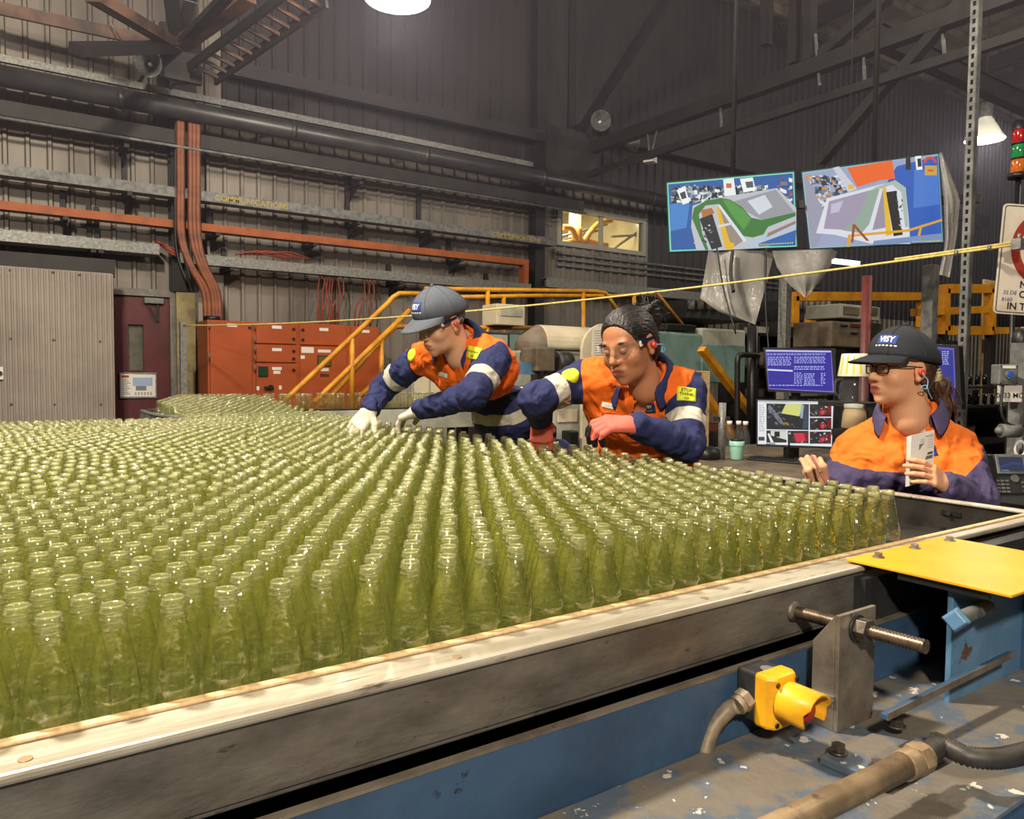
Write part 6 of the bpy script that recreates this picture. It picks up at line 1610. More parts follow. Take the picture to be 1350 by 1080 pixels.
skin_mat('skin_light', (226, 168, 130), (196, 110, 96), (120, 88, 64))
zone_mat('jacket_orange_navy', ORG, [('navy', NAVY), ('tape', TAPE)], 0.8, 0.3, 150, 0.55)
zone_mat('jacket_orange_purple', (244, 122, 40), [('navy', (74, 66, 100)), ('tape', TAPE)], 0.8, 0.3, 150, 0.55)
zone_mat('trousers_navy', (36, 40, 70), [], 0.85)
zone_mat('glove_white', (222, 212, 192), [('navy', (196, 186, 168))], 0.85, 0.5, 300)
zone_mat('glove_coral', (226, 112, 98), [('navy', (24, 22, 24))], 0.8, 0.4, 300)
zone_mat('cap_grey', (88, 94, 104), [], 0.85, 0.35, 300, var=0.14)
zone_mat('cap_dark', (44, 47, 54), [], 0.8, 0.35, 300, var=0.1)
zone_mat('collar_navy', NAVY, [], 0.8, 0.3, 150)
zone_mat('collar_purple', (84, 76, 112), [], 0.8, 0.3, 150)
zone_mat('cloth_orange', (240, 110, 30), [], 0.8, 0.3, 150)
mat('black_cloth', (18, 18, 22), 0.85); mat('patch_navy', (30, 36, 76), 0.7); mat('patch_blue', (38, 62, 140), 0.7)
mat('patch_lime', (226, 232, 50), 0.6); mat('patch_white', (222, 214, 200), 0.7); mat('ink_dark', (40, 44, 30), 0.7)
mat('eye_white', (226, 220, 212), 0.25); mat('iris', (52, 38, 30), 0.2)
mat('plug_red', (226, 70, 56), 0.5); mat('cord_blue', (130, 190, 226), 0.4); mat('glasses_navy', (24, 28, 62), 0.35)
mat('hair_black', (24, 20, 20), 0.42, c2=(58, 50, 48), scale=60, lo=0.55, hi=0.8, stretch=(0.3, 1, 1), bump=0.35, bscale=140)
mat('hair_brown', (70, 48, 36), 0.42, c2=(112, 80, 58), scale=70, lo=0.45, hi=0.75, stretch=(1, 1, 0.2), bump=0.5, bscale=120)
mat('hair_short', (96, 78, 66), 0.7, c2=(70, 56, 48), scale=120)
mat('boots', (40, 34, 30), 0.6)

Ch, Zv = Vector((-F.x, -F.y, 0)).normalized(), Vector((0, 0, 1))
def face_dir(yaw, pitch):
    y, p = math.radians(yaw), math.radians(pitch)
    return ((Ch * math.cos(y) - R0 * math.sin(y)) * math.cos(p) + Zv * math.sin(p)).normalized()
def frame(fwd, roll=0.0, up=Zv):
    l = Vector(up).cross(fwd).normalized(); u = fwd.cross(l)
    r = math.radians(roll); l2 = l * math.cos(r) + u * math.sin(r); u2 = u * math.cos(r) - l * math.sin(r)
    return np.array([tuple(fwd), tuple(l2), tuple(u2)])      # rows: forward, left, up
def head_prims(fem=0.0, heavy=0.0, mouth=0.0):
    j = 0.050 - 0.006 * fem + 0.006 * heavy
    pr = [Ell((-0.012, 0, 0.036), (0.100, 0.077, 0.082), 0.02), Ell((0.026, 0, -0.034), (0.064, 0.063 + 0.003 * heavy, 0.070), 0.03),
          Ell((0.036, 0, -0.080), (0.046, j, 0.036), 0.03), Sph((0.071, 0, -0.101), 0.017 - 0.002 * fem, 0.022),
          Cone((0.078, -0.036, 0.021), (0.078, 0.036, 0.021), 0.0125 - 0.002 * fem, 0.0125 - 0.002 * fem, 0.016)]
    for s in (-1, 1):
        pr += [Ell((0.056, s * 0.045, -0.030), (0.024, 0.021, 0.022), 0.022), Sph((0.100, s * 0.032, 0.001), 0.0165, 0.012, True), Sph((0.0765, s * 0.031, 0.001), 0.0128, 0.004),
               Sph((0.094, s * 0.0125, -0.034), 0.0088, 0.006)]
    pr += [Cone((0.087, 0, 0.014), (0.1085, 0, -0.029), 0.0085, 0.0112, 0.012), Ell((0.080, 0, -0.066), (0.018, 0.027, 0.020), 0.014),
           Cone((0.0925, -0.015, -0.0605), (0.0925, 0.015, -0.0605), 0.0060, 0.0060, 0.006), Cone((0.0905, -0.014, -0.0735), (0.0905, 0.014, -0.0735), 0.0070, 0.0070, 0.006),
           Cone((0.104, -0.020, -0.0668), (0.104, 0.020, -0.0668), 0.0065 + mouth, 0.0065 + mouth, 0.003, True)]
    for s in (-1, 1):
        pr += [Ell((-0.010, s * 0.079, -0.006), (0.020, 0.0085, 0.033), 0.006), Ell((-0.006, s * 0.0885, -0.004), (0.012, 0.006, 0.022), 0.005, True), Sph((-0.002, s * 0.080, -0.033), 0.0085, 0.006)]
    pr.append(Cone((-0.026, 0, -0.045), (-0.045, 0, -0.165), 0.056 - 0.006 * fem + 0.006 * heavy, 0.060 - 0.006 * fem + 0.008 * heavy, 0.028))
    return pr
def head_attrs(V):
    x, y, z = V.T
    e1 = np.sqrt(((x - 0.094) / 1.2) ** 2 + (np.abs(y) * 0.55) ** 2 + ((z + 0.067) * 1.15) ** 2)
    lip = 0.0135 - e1
    ya = np.abs(y)
    e2 = np.sqrt(((ya - 0.034) * 0.40) ** 2 + (z - (0.0245 + 0.10 * np.minimum(0, 0.045 - ya))) ** 2)
    brow = np.where(x > 0.05, 0.0052 - e2, -0.02)
    return {'lip': lip, 'brow': brow}
def head_mesh(pos, fr_, sc, **kw):
    V, Q = sdf_mesh(head_prims(**kw), 0.0030)
    at = head_attrs(V)
    return V @ fr_ * sc + nv(pos), Q, at
def H2W(pos, fr_, sc, p): return Vector(nv(pos) + (nv(p) @ fr_) * sc)

def hand_prims(curl, spread=0.0, thumb=((0.75, 0.62, -0.15), (0.9, 0.35, -0.25), (0.95, 0.15, -0.3)), infl=0.0, size=1.0):
    """right hand: x towards the fingers, y to the thumb side, z out of the back of the hand"""
    pr = []; ys = [0.030, 0.0105, -0.009, -0.0275]; ln = [1.0, 1.1, 1.02, 0.80]
    for i in range(4):
        pr.append(Cone((0.0, ys[i] * 0.62, 0), (0.088 - 0.004 * abs(i - 1), ys[i], 0.0), 0.0155 + infl, 0.0125 + infl, 0.014))
    pr.append(Cone((-0.012, 0, 0), (0.02, 0, 0), 0.024 + infl, 0.024 + infl, 0.016))
    for i in range(4):
        p = np.array((0.088 - 0.004 * abs(i - 1), ys[i], 0.0)); a = 0.0; sp = spread * (1.5 - i) / 1.5
        r0 = 0.0102 - (0.0012 if i == 3 else 0)
        for s, L in enumerate((0.042, 0.027, 0.021)):
            a += math.radians(curl[i][s] if isinstance(curl[i], (tuple, list)) else curl[i])
            d = np.array((math.cos(a) * math.cos(sp), math.sin(sp) * math.cos(a), -math.sin(a))); q = p + d * L * ln[i]
            pr.append(Cone(p, q, r0 - 0.0009 * s + infl, r0 - 0.0009 * (s + 1) + infl, 0.003)); p = q
    p = np.array((0.018, 0.024, -0.004)); r = 0.0145
    for s, (d, L) in enumerate(zip(thumb, (0.042, 0.032, 0.026))):
        d = np.array(d, float); d /= np.linalg.norm(d); q = p + d * L
        pr.append(Cone(p, q, r + infl, r - 0.0022 + infl, 0.008 if s == 0 else 0.003)); p = q; r -= 0.0022
    return pr
def hand_mesh(wrist, xdir, back, left=False, size=1.0, prims=None, res=0.0026):
    V, Q = sdf_mesh(prims, res)
    loc = V.copy()
    if left: V = V * np.array((1, -1, 1)); Q = Q[:, ::-1]
    x = Vector(xdir).normalized(); z = Vector(back); z = (z - x * z.dot(x)).normalized(); y = z.cross(x)
    # right hand, palm down: thumb points to the person's left, i.e. +y
    fr_ = np.array([tuple(x), tuple(y), tuple(z)])
    return V @ fr_ * size + nv(wrist), Q, loc

def wavy(seed, amp, f0=60, f1=190, n=12):
    rs = np.random.default_rng(seed); K_ = rs.normal(size=(n, 3)); K_ /= np.linalg.norm(K_, axis=1)[:, None]; K_ *= rs.uniform(f0, f1, n)[:, None]; ph = rs.uniform(0, 6.28, n)
    def f(p):
        s = np.zeros(len(p)); w = p + 0.012 * np.sin(p[:, [1, 2, 0]] * 31 + 1.3)
        for k, h in zip(K_, ph): s += (np.abs(np.sin((w @ k + h) * 0.5)) - 0.64) * 60.0 / np.linalg.norm(k) * 1.6
        return -amp * s / math.sqrt(n)
    return f

def person(label, J, hp, hfr, hs, hkw, skin, jacket, wid=1.0, infl=0.012, zone=None, seed=1, vneck=0.15, bare=None, amp=0.006, arm=1.0, legs=True, front=None):
    pel = Vector(J['pel']); feet = [Vector((pel.x, pel.y, FLOOR))]
    t = thing('person', label, 'person', (pel.x, pel.y, FLOOR))
    lat = (J['shL'] - J['shR']).normalized()
    def torso(inf, k=0.06):
        w = wid
        return [Cone(J['chs'] - lat * 0.085 * w, J['chs'] + lat * 0.085 * w, 0.108 * w + inf, 0.108 * w + inf, k),
                Cone(J['shR'].lerp(J['shL'], 0.14), J['shL'].lerp(J['shR'], 0.14), 0.058 + inf, 0.058 + inf, k),
                Cone(J['chs'], J['nck'], 0.095 * w + inf, 0.062 + inf, k),
                Cone(J['nck'], J['shL'].lerp(J['nck'], 0.25), 0.048 + inf, 0.055 + inf, k), Cone(J['nck'], J['shR'].lerp(J['nck'], 0.25), 0.048 + inf, 0.055 + inf, k),
                Cone(J['wst'] - lat * 0.07 * w, J['wst'] + lat * 0.07 * w, 0.108 * w + inf, 0.108 * w + inf, k),
                Cone(pel - lat * 0.075 * w, pel + lat * 0.075 * w, 0.112 * w + inf, 0.112 * w + inf, k)]
    def arms(inf, end=1.0):
        out = []
        for s in 'LR':
            sh, el, wr = J['sh' + s], J['el' + s], J['wr' + s]
            out.append((Cone(sh, el, (0.056 * arm) + inf, 0.047 * arm + inf, 0.035), Cone(el, el.lerp(wr, end), 0.047 * arm + inf, 0.031 * arm + inf, 0.015)))
        return out
    # ---- body: head, neck, trunk, arms and legs, one figure
    HV, HQ, HA = head_mesh(hp, hfr, hs, **hkw)
    neck = H2W(hp, hfr, hs, (-0.045, 0, -0.165))
    A_ = arms(-0.004)
    tp = torso(-0.004, 0.05) + [c for pr_ in A_ for c in pr_] + [Cone(neck, J['nck'], 0.056, 0.066, 0.03)]
    knees = []
    for s in (-1, 1):
        hip = pel + lat * 0.085 * s; kn = Vector((hip.x, hip.y, FLOOR + (pel.z - FLOOR) * 0.52)); an = Vector((hip.x, hip.y, FLOOR + 0.09))
        tp += [Cone(hip, kn, 0.082, 0.055, 0.03), Cone(kn, an, 0.055, 0.04, 0.02)]; knees.append((hip, kn, an))
    BV, BQ = sdf_mesh(tp, 0.014)
    Vs, Qs = [HV, BV], [HQ, BQ + len(HV)]
    lip = [HA['lip'], np.full(len(BV), -0.02)]; brow = [HA['brow'], np.full(len(BV), -0.02)]
    for hv, hq in (bare or []):
        Qs.append(hq + sum(len(v) for v in Vs)); Vs.append(hv); lip.append(np.full(len(hv), -0.02)); brow.append(np.full(len(hv), -0.02))
    net_object('body', np.concatenate(Vs), np.concatenate(Qs), M[skin], t, {'lip': np.concatenate(lip), 'brow': np.concatenate(brow)})
    # ---- trousers and boots
    tq = [Cone(pel - lat * 0.07, pel + lat * 0.07, 0.115 * wid, 0.115 * wid, 0.03)]
    for hip, kn, an in knees: tq += [Cone(hip, kn, 0.095, 0.07, 0.04), Cone(kn, an, 0.07, 0.065, 0.02)]
    TV, TQ = sdf_mesh(tq, 0.014, wavy(seed + 5, 0.006)); net_object('trousers', TV, TQ, M['trousers_navy'], t)
    fwd = front if front is not None else lat.cross(Zv)
    fwd = Vector((fwd.x, fwd.y, 0)).normalized()
    for hip, kn, an in knees:
        a = Vector((an.x, an.y, FLOOR + 0.05)); V, Q = sdf_mesh([Cone(a - fwd * 0.03, a + fwd * 0.13, 0.048, 0.042, 0.02), Cone(a, a + Vector((0, 0, 0.12)), 0.052, 0.056, 0.02)], 0.011); net_object('boot', V, Q, M['boots'], t)
    # ---- jacket
    T_ = torso(infl); A_ = arms(infl, 0.94)
    # front of the chest
    axis = (J['nck'] - pel).normalized(); fr_ = (front if front is not None else lat.cross(axis)); fr_ = (fr_ - axis * fr_.dot(axis)).normalized()
    up_n = (H2W(hp, hfr, hs, (-0.03, 0, -0.05)) - J['nck']).normalized()
    cut = [Cone(J['nck'] + up_n * 0.035, J['nck'] + up_n * 0.16, 0.066 * max(1, wid * 0.95), 0.09, 0.006, True)]
    if vneck:
        a0 = J['nck'] + fr_ * 0.075 + axis * 0.01; a1 = J['nck'] + fr_ * 0.155 * wid - axis * vneck
        cut.append(Cone(a0, a1, 0.030, 0.004, 0.004, True))
    JV, JQ = sdf_mesh(T_ + [c for pr_ in A_ for c in pr_] + cut, 0.0068, wavy(seed, amp))
    dT = np.min([c.d(JV) for c in T_], 0)
    dA = np.min([c.d(JV) for pr_ in A_ for c in pr_], 0)
    armm = dT - dA
    L = (J['nck'] - pel).length; s_ = (JV - nv(pel)) @ nv(axis)
    lc = (JV - nv(J['chs'])) @ nv(lat); fc = (JV - nv(J['chs'])) @ nv(fr_)
    tape_arm = np.full(len(JV), -0.02); 
    for s, pr_ in zip('LR', A_):
        sh, el = J['sh' + s], J['el' + s]; ua = (el - sh); lu = ua.length; ua.normalize()
        tu = (JV - nv(sh)) @ nv(ua); dU, dF = pr_[0].d(JV), pr_[1].d(JV); oth = np.min([q.d(JV) for o_, pq_ in zip('LR', A_) if o_ != s for q in pq_], 0)
        m_ = np.minimum(np.minimum(0.024 - np.abs(tu - lu * 0.60), armm + 0.012), np.minimum(dF - dU, oth - dU))
        tape_arm = np.maximum(tape_arm, m_)
    navy, tape = zone(s_, lc, fc, armm, tape_arm, L)
    jk = net_object('jacket', JV, JQ, M[jacket], t, {'navy': navy, 'tape': tape})
    bvh = BVHTree.FromPolygons([tuple(v) for v in JV], [tuple(int(i) for i in q) for q in JQ])
    return t, jk, bvh, dict(lat=lat, axis=axis, fr=fr_, neck=neck, up_n=up_n)

def collar(t, J, info, material, r=0.074, h=0.042, drop=0.058, tip=0.045, open_=0.62, name='collar', lift=0.020):
    ax = info['up_n']; f = info['fr'] - ax * info['fr'].dot(ax); f.normalize(); l = ax.cross(f)
    c0 = J['nck'] + ax * lift
    n = 28; rows = [[], [], [], []]
    for i in range(n + 1):
        a = open_ + (2 * math.pi - 2 * open_) * i / n
        d = f * math.cos(a) + l * math.sin(a)
        fn = max(0, math.cos(a)) ** 1.5
        rows[0].append(c0 + d * r - ax * (0.012 + 0.05 * fn) + f * 0.02 * fn); rows[1].append(c0 + d * (r - 0.003) + ax * (h * (1 - 0.55 * fn)))
        rows[2].append(c0 + d * (r + 0.010) + ax * (h * (0.95 - 0.55 * fn))); rows[3].append(c0 + d * (r + 0.030 + 0.016 * fn) - ax * (drop - h + tip * fn) + f * 0.03 * fn)
    vs = [v for r_ in rows for v in r_]; m_ = n + 1
    fs = [(k * m_ + i, k * m_ + i + 1, (k + 1) * m_ + i + 1, (k + 1) * m_ + i) for k in range(3) for i in range(n)]
    o = link_mesh(name, np.array([tuple(v) for v in vs]), fs, M[material], t, sm=True)
    sd_ = o.modifiers.new('thickness', 'SOLIDIFY'); sd_.thickness = 0.004; sd_.offset = 0
    sb_ = o.modifiers.new('smooth', 'SUBSURF'); sb_.levels = 1; sb_.render_levels = 1
    return o
def decal(bvh, px, py, w, h, material, parent, name, rot=0.0, shape='rect', off=0.003, text=None, tmat=None, th=0.3, up=None, n=6, lines=None):
    """cloth patch laid on the jacket where the ray through (px, py) meets it"""
    r = ray(px, py).normalized(); hit = bvh.ray_cast(Vector((0, 0, 0)), r)
    if hit[0] is None: return None
    c, nn = hit[0], hit[1]
    acc = Vector((0, 0, 0))
    for dx, dy in ((0, 0), (8, 0), (-8, 0), (0, 8), (0, -8)):
        h_ = bvh.ray_cast(Vector((0, 0, 0)), ray(px + dx, py + dy).normalized())
        if h_[0] is not None and (h_[0] - c).length < 0.08: acc += h_[1]
    nn = acc.normalized()
    if nn.dot(r) > 0: nn = -nn
    u = (up or U); u = (u - nn * u.dot(nn)).normalized(); rt = u.cross(nn).normalized()
    if rt.dot(R) < 0: rt = -rt
    a = math.radians(rot); rt, u = rt * math.cos(a) + u * math.sin(a), u * math.cos(a) - rt * math.sin(a)
    def lay(x, y, o_):
        p = c + rt * x + u * y + nn * 0.06
        h_ = bvh.ray_cast(p, -nn, 0.14)
        return (h_[0] if h_[0] is not None else c + rt * x + u * y) + nn * o_
    vs, fs = [], []
    if shape == 'rect':
        for j in range(n + 1):
            for i in range(n + 1): vs.append(lay((i / n - 0.5) * w, (j / n - 0.5) * h, off))
        fs = [(j * (n + 1) + i, j * (n + 1) + i + 1, (j + 1) * (n + 1) + i + 1, (j + 1) * (n + 1) + i) for j in range(n) for i in range(n)]
    else:
        vs.append(lay(0, 0, off))
        for k in (1, 2, 3):
            for i in range(20): vs.append(lay(math.cos(i * math.pi / 10) * w / 2 * k / 3, math.sin(i * math.pi / 10) * h / 2 * k / 3, off))
        fs = [(0, 1 + i, 1 + (i + 1) % 20) for i in range(20)] + [(1 + k * 20 + i, 1 + (k + 1) * 20 + i, 1 + (k + 1) * 20 + (i + 1) % 20, 1 + k * 20 + (i + 1) % 20) for k in range(2) for i in range(20)]
    o = link_mesh(name, np.array([tuple(v) for v in vs]), fs, M[material], parent, sm=True)
    sd_ = o.modifiers.new('thickness', 'SOLIDIFY'); sd_.thickness = 0.0015
    for (body, ty, hgt, tm) in lines or ():
        v, f_ = text_mesh(body, 1.0, 0.0, 'CENTER', 0.015)
        if not len(v): continue
        v[:, 1] -= (v[:, 1].max() + v[:, 1].min()) / 2
        ww = np.array([tuple(lay(p[0] * hgt / 0.7, p[1] * hgt / 0.7 + ty, off + 0.0022)) for p in v])
        link_mesh('patch_lettering', ww, f_, M[tm], o)
    return o

def cap(t, hp, hfr, hs, material, logo_dir=None, tilt=0.0):
    """baseball cap in the head's own frame: crown with panel seams, visor, button"""
    n, m_ = 36, 10; vs, fs = [], []
    def dome(a, e, g=0.0):
        rx, ry, rz = 0.115 + g, 0.092 + g, 0.092 + g
        flat = 1.0 + 0.05 * math.cos(a) * math.sin(2 * e)
        return Vector((-0.014 + rx * math.cos(a) * math.cos(e) * flat, ry * math.sin(a) * math.cos(e) * flat, 0.049 + rz * math.sin(e) * (1.0 + 0.06 * math.cos(a) * math.cos(e)) - 0.012 * (1 - math.cos(a)) * math.cos(e)))
    for j in range(m_ + 1):
        e = -0.12 + (math.pi / 2 + 0.12) * j / m_
        for i in range(n): vs.append(H2W(hp, hfr, hs, dome(2 * math.pi * i / n, min(e, math.pi / 2 - 0.02))))
    fs = [(j * n + i, j * n + (i + 1) % n, (j + 1) * n + (i + 1) % n, (j + 1) * n + i) for j in range(m_) for i in range(n)] + [tuple(m_ * n + i for i in range(n))]
    cp_ = link_mesh('cap', np.array([tuple(v) for v in vs]), fs, M[material], t, sm=True)
    sd_ = cp_.modifiers.new('thickness', 'SOLIDIFY'); sd_.thickness = 0.003
    bvh = BVHTree.FromPolygons([tuple(v) for v in vs], fs)
    # visor
    vs, fs = [], []; n2, m2 = 20, 6
    for j in range(m2 + 1):
        v = j / m2
        for i in range(n2 + 1):
            u = -1 + 2 * i / n2; a = u * 1.12
            b0 = dome(a, -0.06, 0.002)
            reach = 0.076 * (1 - abs(u) ** 2.6 * 0.92) * v
            vs.append(H2W(hp, hfr, hs, b0 + Vector((reach, 0.10 * u * reach, -0.30 * reach - 0.020 * u * u * v))))
    fs = [(j * (n2 + 1) + i, j * (n2 + 1) + i + 1, (j + 1) * (n2 + 1) + i + 1, (j + 1) * (n2 + 1) + i) for j in range(m2) for i in range(n2)]
    vo = link_mesh('visor', np.array([tuple(v) for v in vs]), fs, M[material], cp_, sm=True)
    sd_ = vo.modifiers.new('thickness', 'SOLIDIFY'); sd_.thickness = 0.004; sd_.offset = 0
    b = MB(); b.sphere(H2W(hp, hfr, hs, dome(0, math.pi / 2 - 0.03) + Vector((0, 0, 0.002))), 0.008, 10, 6); b.build('button', M[material], cp_)
    for k in range(6):
        a = math.pi / 6 + k * math.pi / 3
        b = MB(); b.tube([H2W(hp, hfr, hs, dome(a, -0.1 + (math.pi / 2 + 0.06) * q / 10, 0.0008)) for q in range(11)], 0.0012, 5); b.build('seam', M[material], cp_)
    return cp_, bvh
def cap_logo(cp_, bvh, hp, hfr, hs, parent, ang=0.0):
    """front badge: blue field with white letters and a smaller line below"""
    f = Vector(H2W((0, 0, 0), hfr, 1, (math.cos(ang), math.sin(ang), 0.25))).normalized(); l = Vector(H2W((0, 0, 0), hfr, 1, (-math.sin(ang), math.cos(ang), 0))); u = f.cross(l) 
    rt = l                                       # the reader's left-to-right runs towards the wearer's left
    c = H2W(hp, hfr, hs, (-0.014, 0, 0.068))
    def lay(x, y, o_):
        p = c + f * 0.25 + rt * x + u * y; h_ = bvh.ray_cast(p, -f, 0.4)
        return (h_[0] if h_[0] is not None else c + f * 0.09 + rt * x + u * y) + f * o_
    vs = [lay((i / 6 - 0.5) * 0.060, (j / 3 - 0.5) * 0.034, 0.002) for j in range(4) for i in range(7)]
    o = link_mesh('badge', np.array([tuple(v) for v in vs]), [(j * 7 + i, j * 7 + i + 1, (j + 1) * 7 + i + 1, (j + 1) * 7 + i) for j in range(3) for i in range(6)], M['patch_blue'], parent)
    v, f_ = text_mesh('VISY', 1.0, 0, 'CENTER', 0.03); v[:, 1] -= (v[:, 1].max() + v[:, 1].min()) / 2
    link_mesh('badge_lettering', np.array([tuple(lay(p[0] * 0.024, p[1] * 0.030, 0.0035)) for p in v]), f_, M['white'], o)
    v, f_ = text_mesh('- - - - - -', 1.0, 0, 'CENTER', 0.06); v[:, 1] -= (v[:, 1].max() + v[:, 1].min()) / 2
    link_mesh('badge_lettering', np.array([tuple(lay(p[0] * 0.020, p[1] * 0.022 - 0.0235, 0.003)) for p in v]), f_, M['white'], o)

def safety_glasses(t, hp, hfr, hs):
    root = None
    vs, fs = [], []; n = 24
    for j in range(5):
        for i in range(n + 1):
            a = -1.15 + 2.3 * i / n
            z = 0.021 - 0.040 * j / 4
            if j == 4: z += 0.012 * math.exp(-(a / 0.16) ** 2)
            r = 0.108 - 0.010 * abs(a) - 0.003 * ((j - 1.5) / 2) ** 2
            vs.append(H2W(hp, hfr, hs, (r * math.cos(a) + 0.004, r * math.sin(a) * 0.86, z)))
    for j in range(4):
        for i in range(n): fs.append((j * (n + 1) + i, j * (n + 1) + i + 1, (j + 1) * (n + 1) + i + 1, (j + 1) * (n + 1) + i))
    g = link_mesh('safety_glasses', np.array([tuple(v) for v in vs]), fs, M['lens'], t, sm=True)
    b = MB(); b.tube([Vector(v) for v in vs[:n + 1]], 0.0016, 6); b.build('brow_bar', M['clear_glass'], g)
    b = MB(); b.tube([Vector(v) for v in vs[4 * (n + 1):5 * (n + 1)]], 0.0012, 6); b.build('lens_edge', M['clear_glass'], g)
    for s in (-1, 1):
        p = [H2W(hp, hfr, hs, q) for q in ((0.050, s * 0.0835, 0.014), (0.02, s * 0.086, 0.014), (-0.02, s * 0.086, 0.012))]
        b = MB(); b.bar(p[0], p[1], 0.003, 0.015, H2W((0, 0, 0), hfr, 1, (0, 0, 1))); b.bar(p[1], p[2], 0.003, 0.009, H2W((0, 0, 0), hfr, 1, (0, 0, 1))); b.build('temple_arm', M['glasses_navy'], g)
        b = MB(); q = H2W(hp, hfr, hs, (0.052, s * 0.083, 0.010)); b.obox(q, H2W((0, 0, 0), hfr, 1, (0.006, 0, 0)), H2W((0, 0, 0), hfr, 1, (0, 0.002, 0)), H2W((0, 0, 0), hfr, 1, (0, 0, 0.008))); b.build('hinge', M['white'], g)
    return g
def earplugs(t, hp, hfr, hs, side, cord):
    q = H2W(hp, hfr, hs, (-0.003, side * 0.088, -0.010)); d = H2W((0, 0, 0), hfr, 1, (0, side, 0)).normalized()
    b = MB(); b.tube([q - d * 0.006, q + d * 0.004, q + d * 0.012], [0.006, 0.0075, 0.0095], 12); pl = b.build('ear_plug', M['plug_red'], t)
    b = MB(); b.tube(spline([q + d * 0.012] + [H2W(hp, hfr, hs, c) for c in cord], 8), 0.0016, 6); b.build('cord', M['cord_blue'], pl)
def eyes(t, hp, hfr, hs, look=0.0):
    for s in (-1, 1):
        b = MB(); c = H2W(hp, hfr, hs, (0.0785, s * 0.031, -0.0005)); b.sphere(c, 0.0116, 12, 8); e = b.build('eye', M['eye_white'], t)
        b = MB(); c2 = H2W(hp, hfr, hs, (0.0785 + 0.0072, s * 0.031, -0.001 - look)); b.sphere(c2, 0.0055, 10, 6); b.build('iris', M['iris'], e)

def lashes(t, hp, hfr, hs):
    for s in (-1, 1):
        pts = [H2W(hp, hfr, hs, (0.0895 - 0.006 * (u_ / 0.012) ** 2, s * 0.031 + u_, -0.0055 - 0.0012 * math.cos(u_ / 0.012 * 1.4))) for u_ in np.linspace(-0.0115, 0.0115, 9)]
        MB().tube(pts, 0.0011, 5).build('eyelash', M['iris'], t)
# ================================================================== the man leaning over the bottles
Jm = dict(pel=P(712, 612, 3.66), wst=P(672, 545, 3.50), chs=P(626, 487, 3.30), nck=P(606, 455, 3.22), shL=P(652, 474, 3.15), shR=P(554, 474, 3.42),
          elL=P(624, 521, 2.97), wrL=P(553, 541, 3.22), elR=P(505, 512, 3.60), wrR=P(488, 540, 3.44))
hm = P(581, 424, 3.10); fm = frame(face_dir(50, -24), -4)
def zone_man(s, l, f, arm_, ta, L):
    navy = np.maximum(arm_ - 0.010, (0.62 * L - s))
    tb = np.maximum(0.022 - np.abs(s - 0.50 * L), 0.022 - np.abs(s - 0.30 * L))
    return navy, np.maximum(np.minimum(tb, -arm_), ta)
tm_, jk, bv, info = person('man in grey cap and safety glasses leaning over the bottles in white gloves', Jm, hm, fm, 1.04, dict(fem=0.0), 'skin_fair', 'jacket_orange_navy', 1.03, 0.013, zone_man, 11, 0.12, amp=0.010, arm=1.0)
collar(tm_, Jm, info, 'collar_navy', 0.090, 0.05)
cp_, cb = cap(tm_, hm, fm, 1.05, 'cap_grey'); cap_logo(cp_, cb, hm, fm, 1.05, cp_)
safety_glasses(tm_, hm, fm, 1.04); lashes(tm_, hm, fm, 1.04)
earplugs(tm_, hm, fm, 1.04, 1, [(-0.02, 0.094, -0.004), (-0.035, 0.092, 0.004), (-0.045, 0.086, -0.01)])
V, Q = sdf_mesh([Ell((-0.018, 0, 0.020), (0.097, 0.0785, 0.080), 0.01), Ell((0.05, 0, -0.04), (0.10, 0.12, 0.085), 0.01, True), Ell((-0.01, 0.08, -0.01), (0.025, 0.03, 0.04), 0.006, True), Ell((-0.01, -0.08, -0.01), (0.025, 0.03, 0.04), 0.006, True), Cone((-0.02, 0, -0.13), (-0.02, 0, -0.10), 0.13, 0.06, 0.01, True)], 0.004)
net_object('hair', V @ fm * 1.04 + nv(hm), Q, M['hair_short'], tm_)
# gloves
rel = [(25, 25, 15), (30, 25, 15), (32, 28, 18), (34, 30, 20)]
def glove(t, wrist, elbow, xd, back, left, material, curl, thumb, black=None, spread=0.12, size=1.0, cuff=0.024, name='glove'):
    V, Q, loc = hand_mesh(wrist, xd, back, left, size, hand_prims(curl, spread, thumb, 0.0022) + [Cone((-0.010, 0, 0), (-cuff, 0, 0), 0.027, 0.027, 0.012)])
    at = black(loc) if black is not None else 0.006 - np.abs(loc[:, 0] + cuff - 0.004)
    return net_object(name, V, Q, M[material], t, {'navy': at})
TH = ((0.75, 0.62, -0.15), (0.9, 0.35, -0.25), (0.95, 0.15, -0.3))
glove(tm_, Jm['wrL'], Jm['elL'], P(498, 563, 3.38) - Jm['wrL'], U * 0.9 - F * 0.35, True, 'glove_white', [(12, 18, 12), (18, 22, 14), (26, 24, 16), (32, 26, 18)], ((0.8, 0.5, -0.35), (0.9, 0.2, -0.45), (0.9, 0.1, -0.5)), size=1.06)
glove(tm_, Jm['wrR'], Jm['elR'], P(470, 563, 3.42) - Jm['wrR'], -F * 0.7 + U * 0.55, False, 'glove_white', [(10, 20, 14), (14, 22, 16), (18, 24, 16), (20, 26, 18)], ((0.55, 0.85, -0.1), (0.8, 0.5, -0.2), (0.9, 0.3, -0.3)), size=1.06, spread=0.22, cuff=0.012)
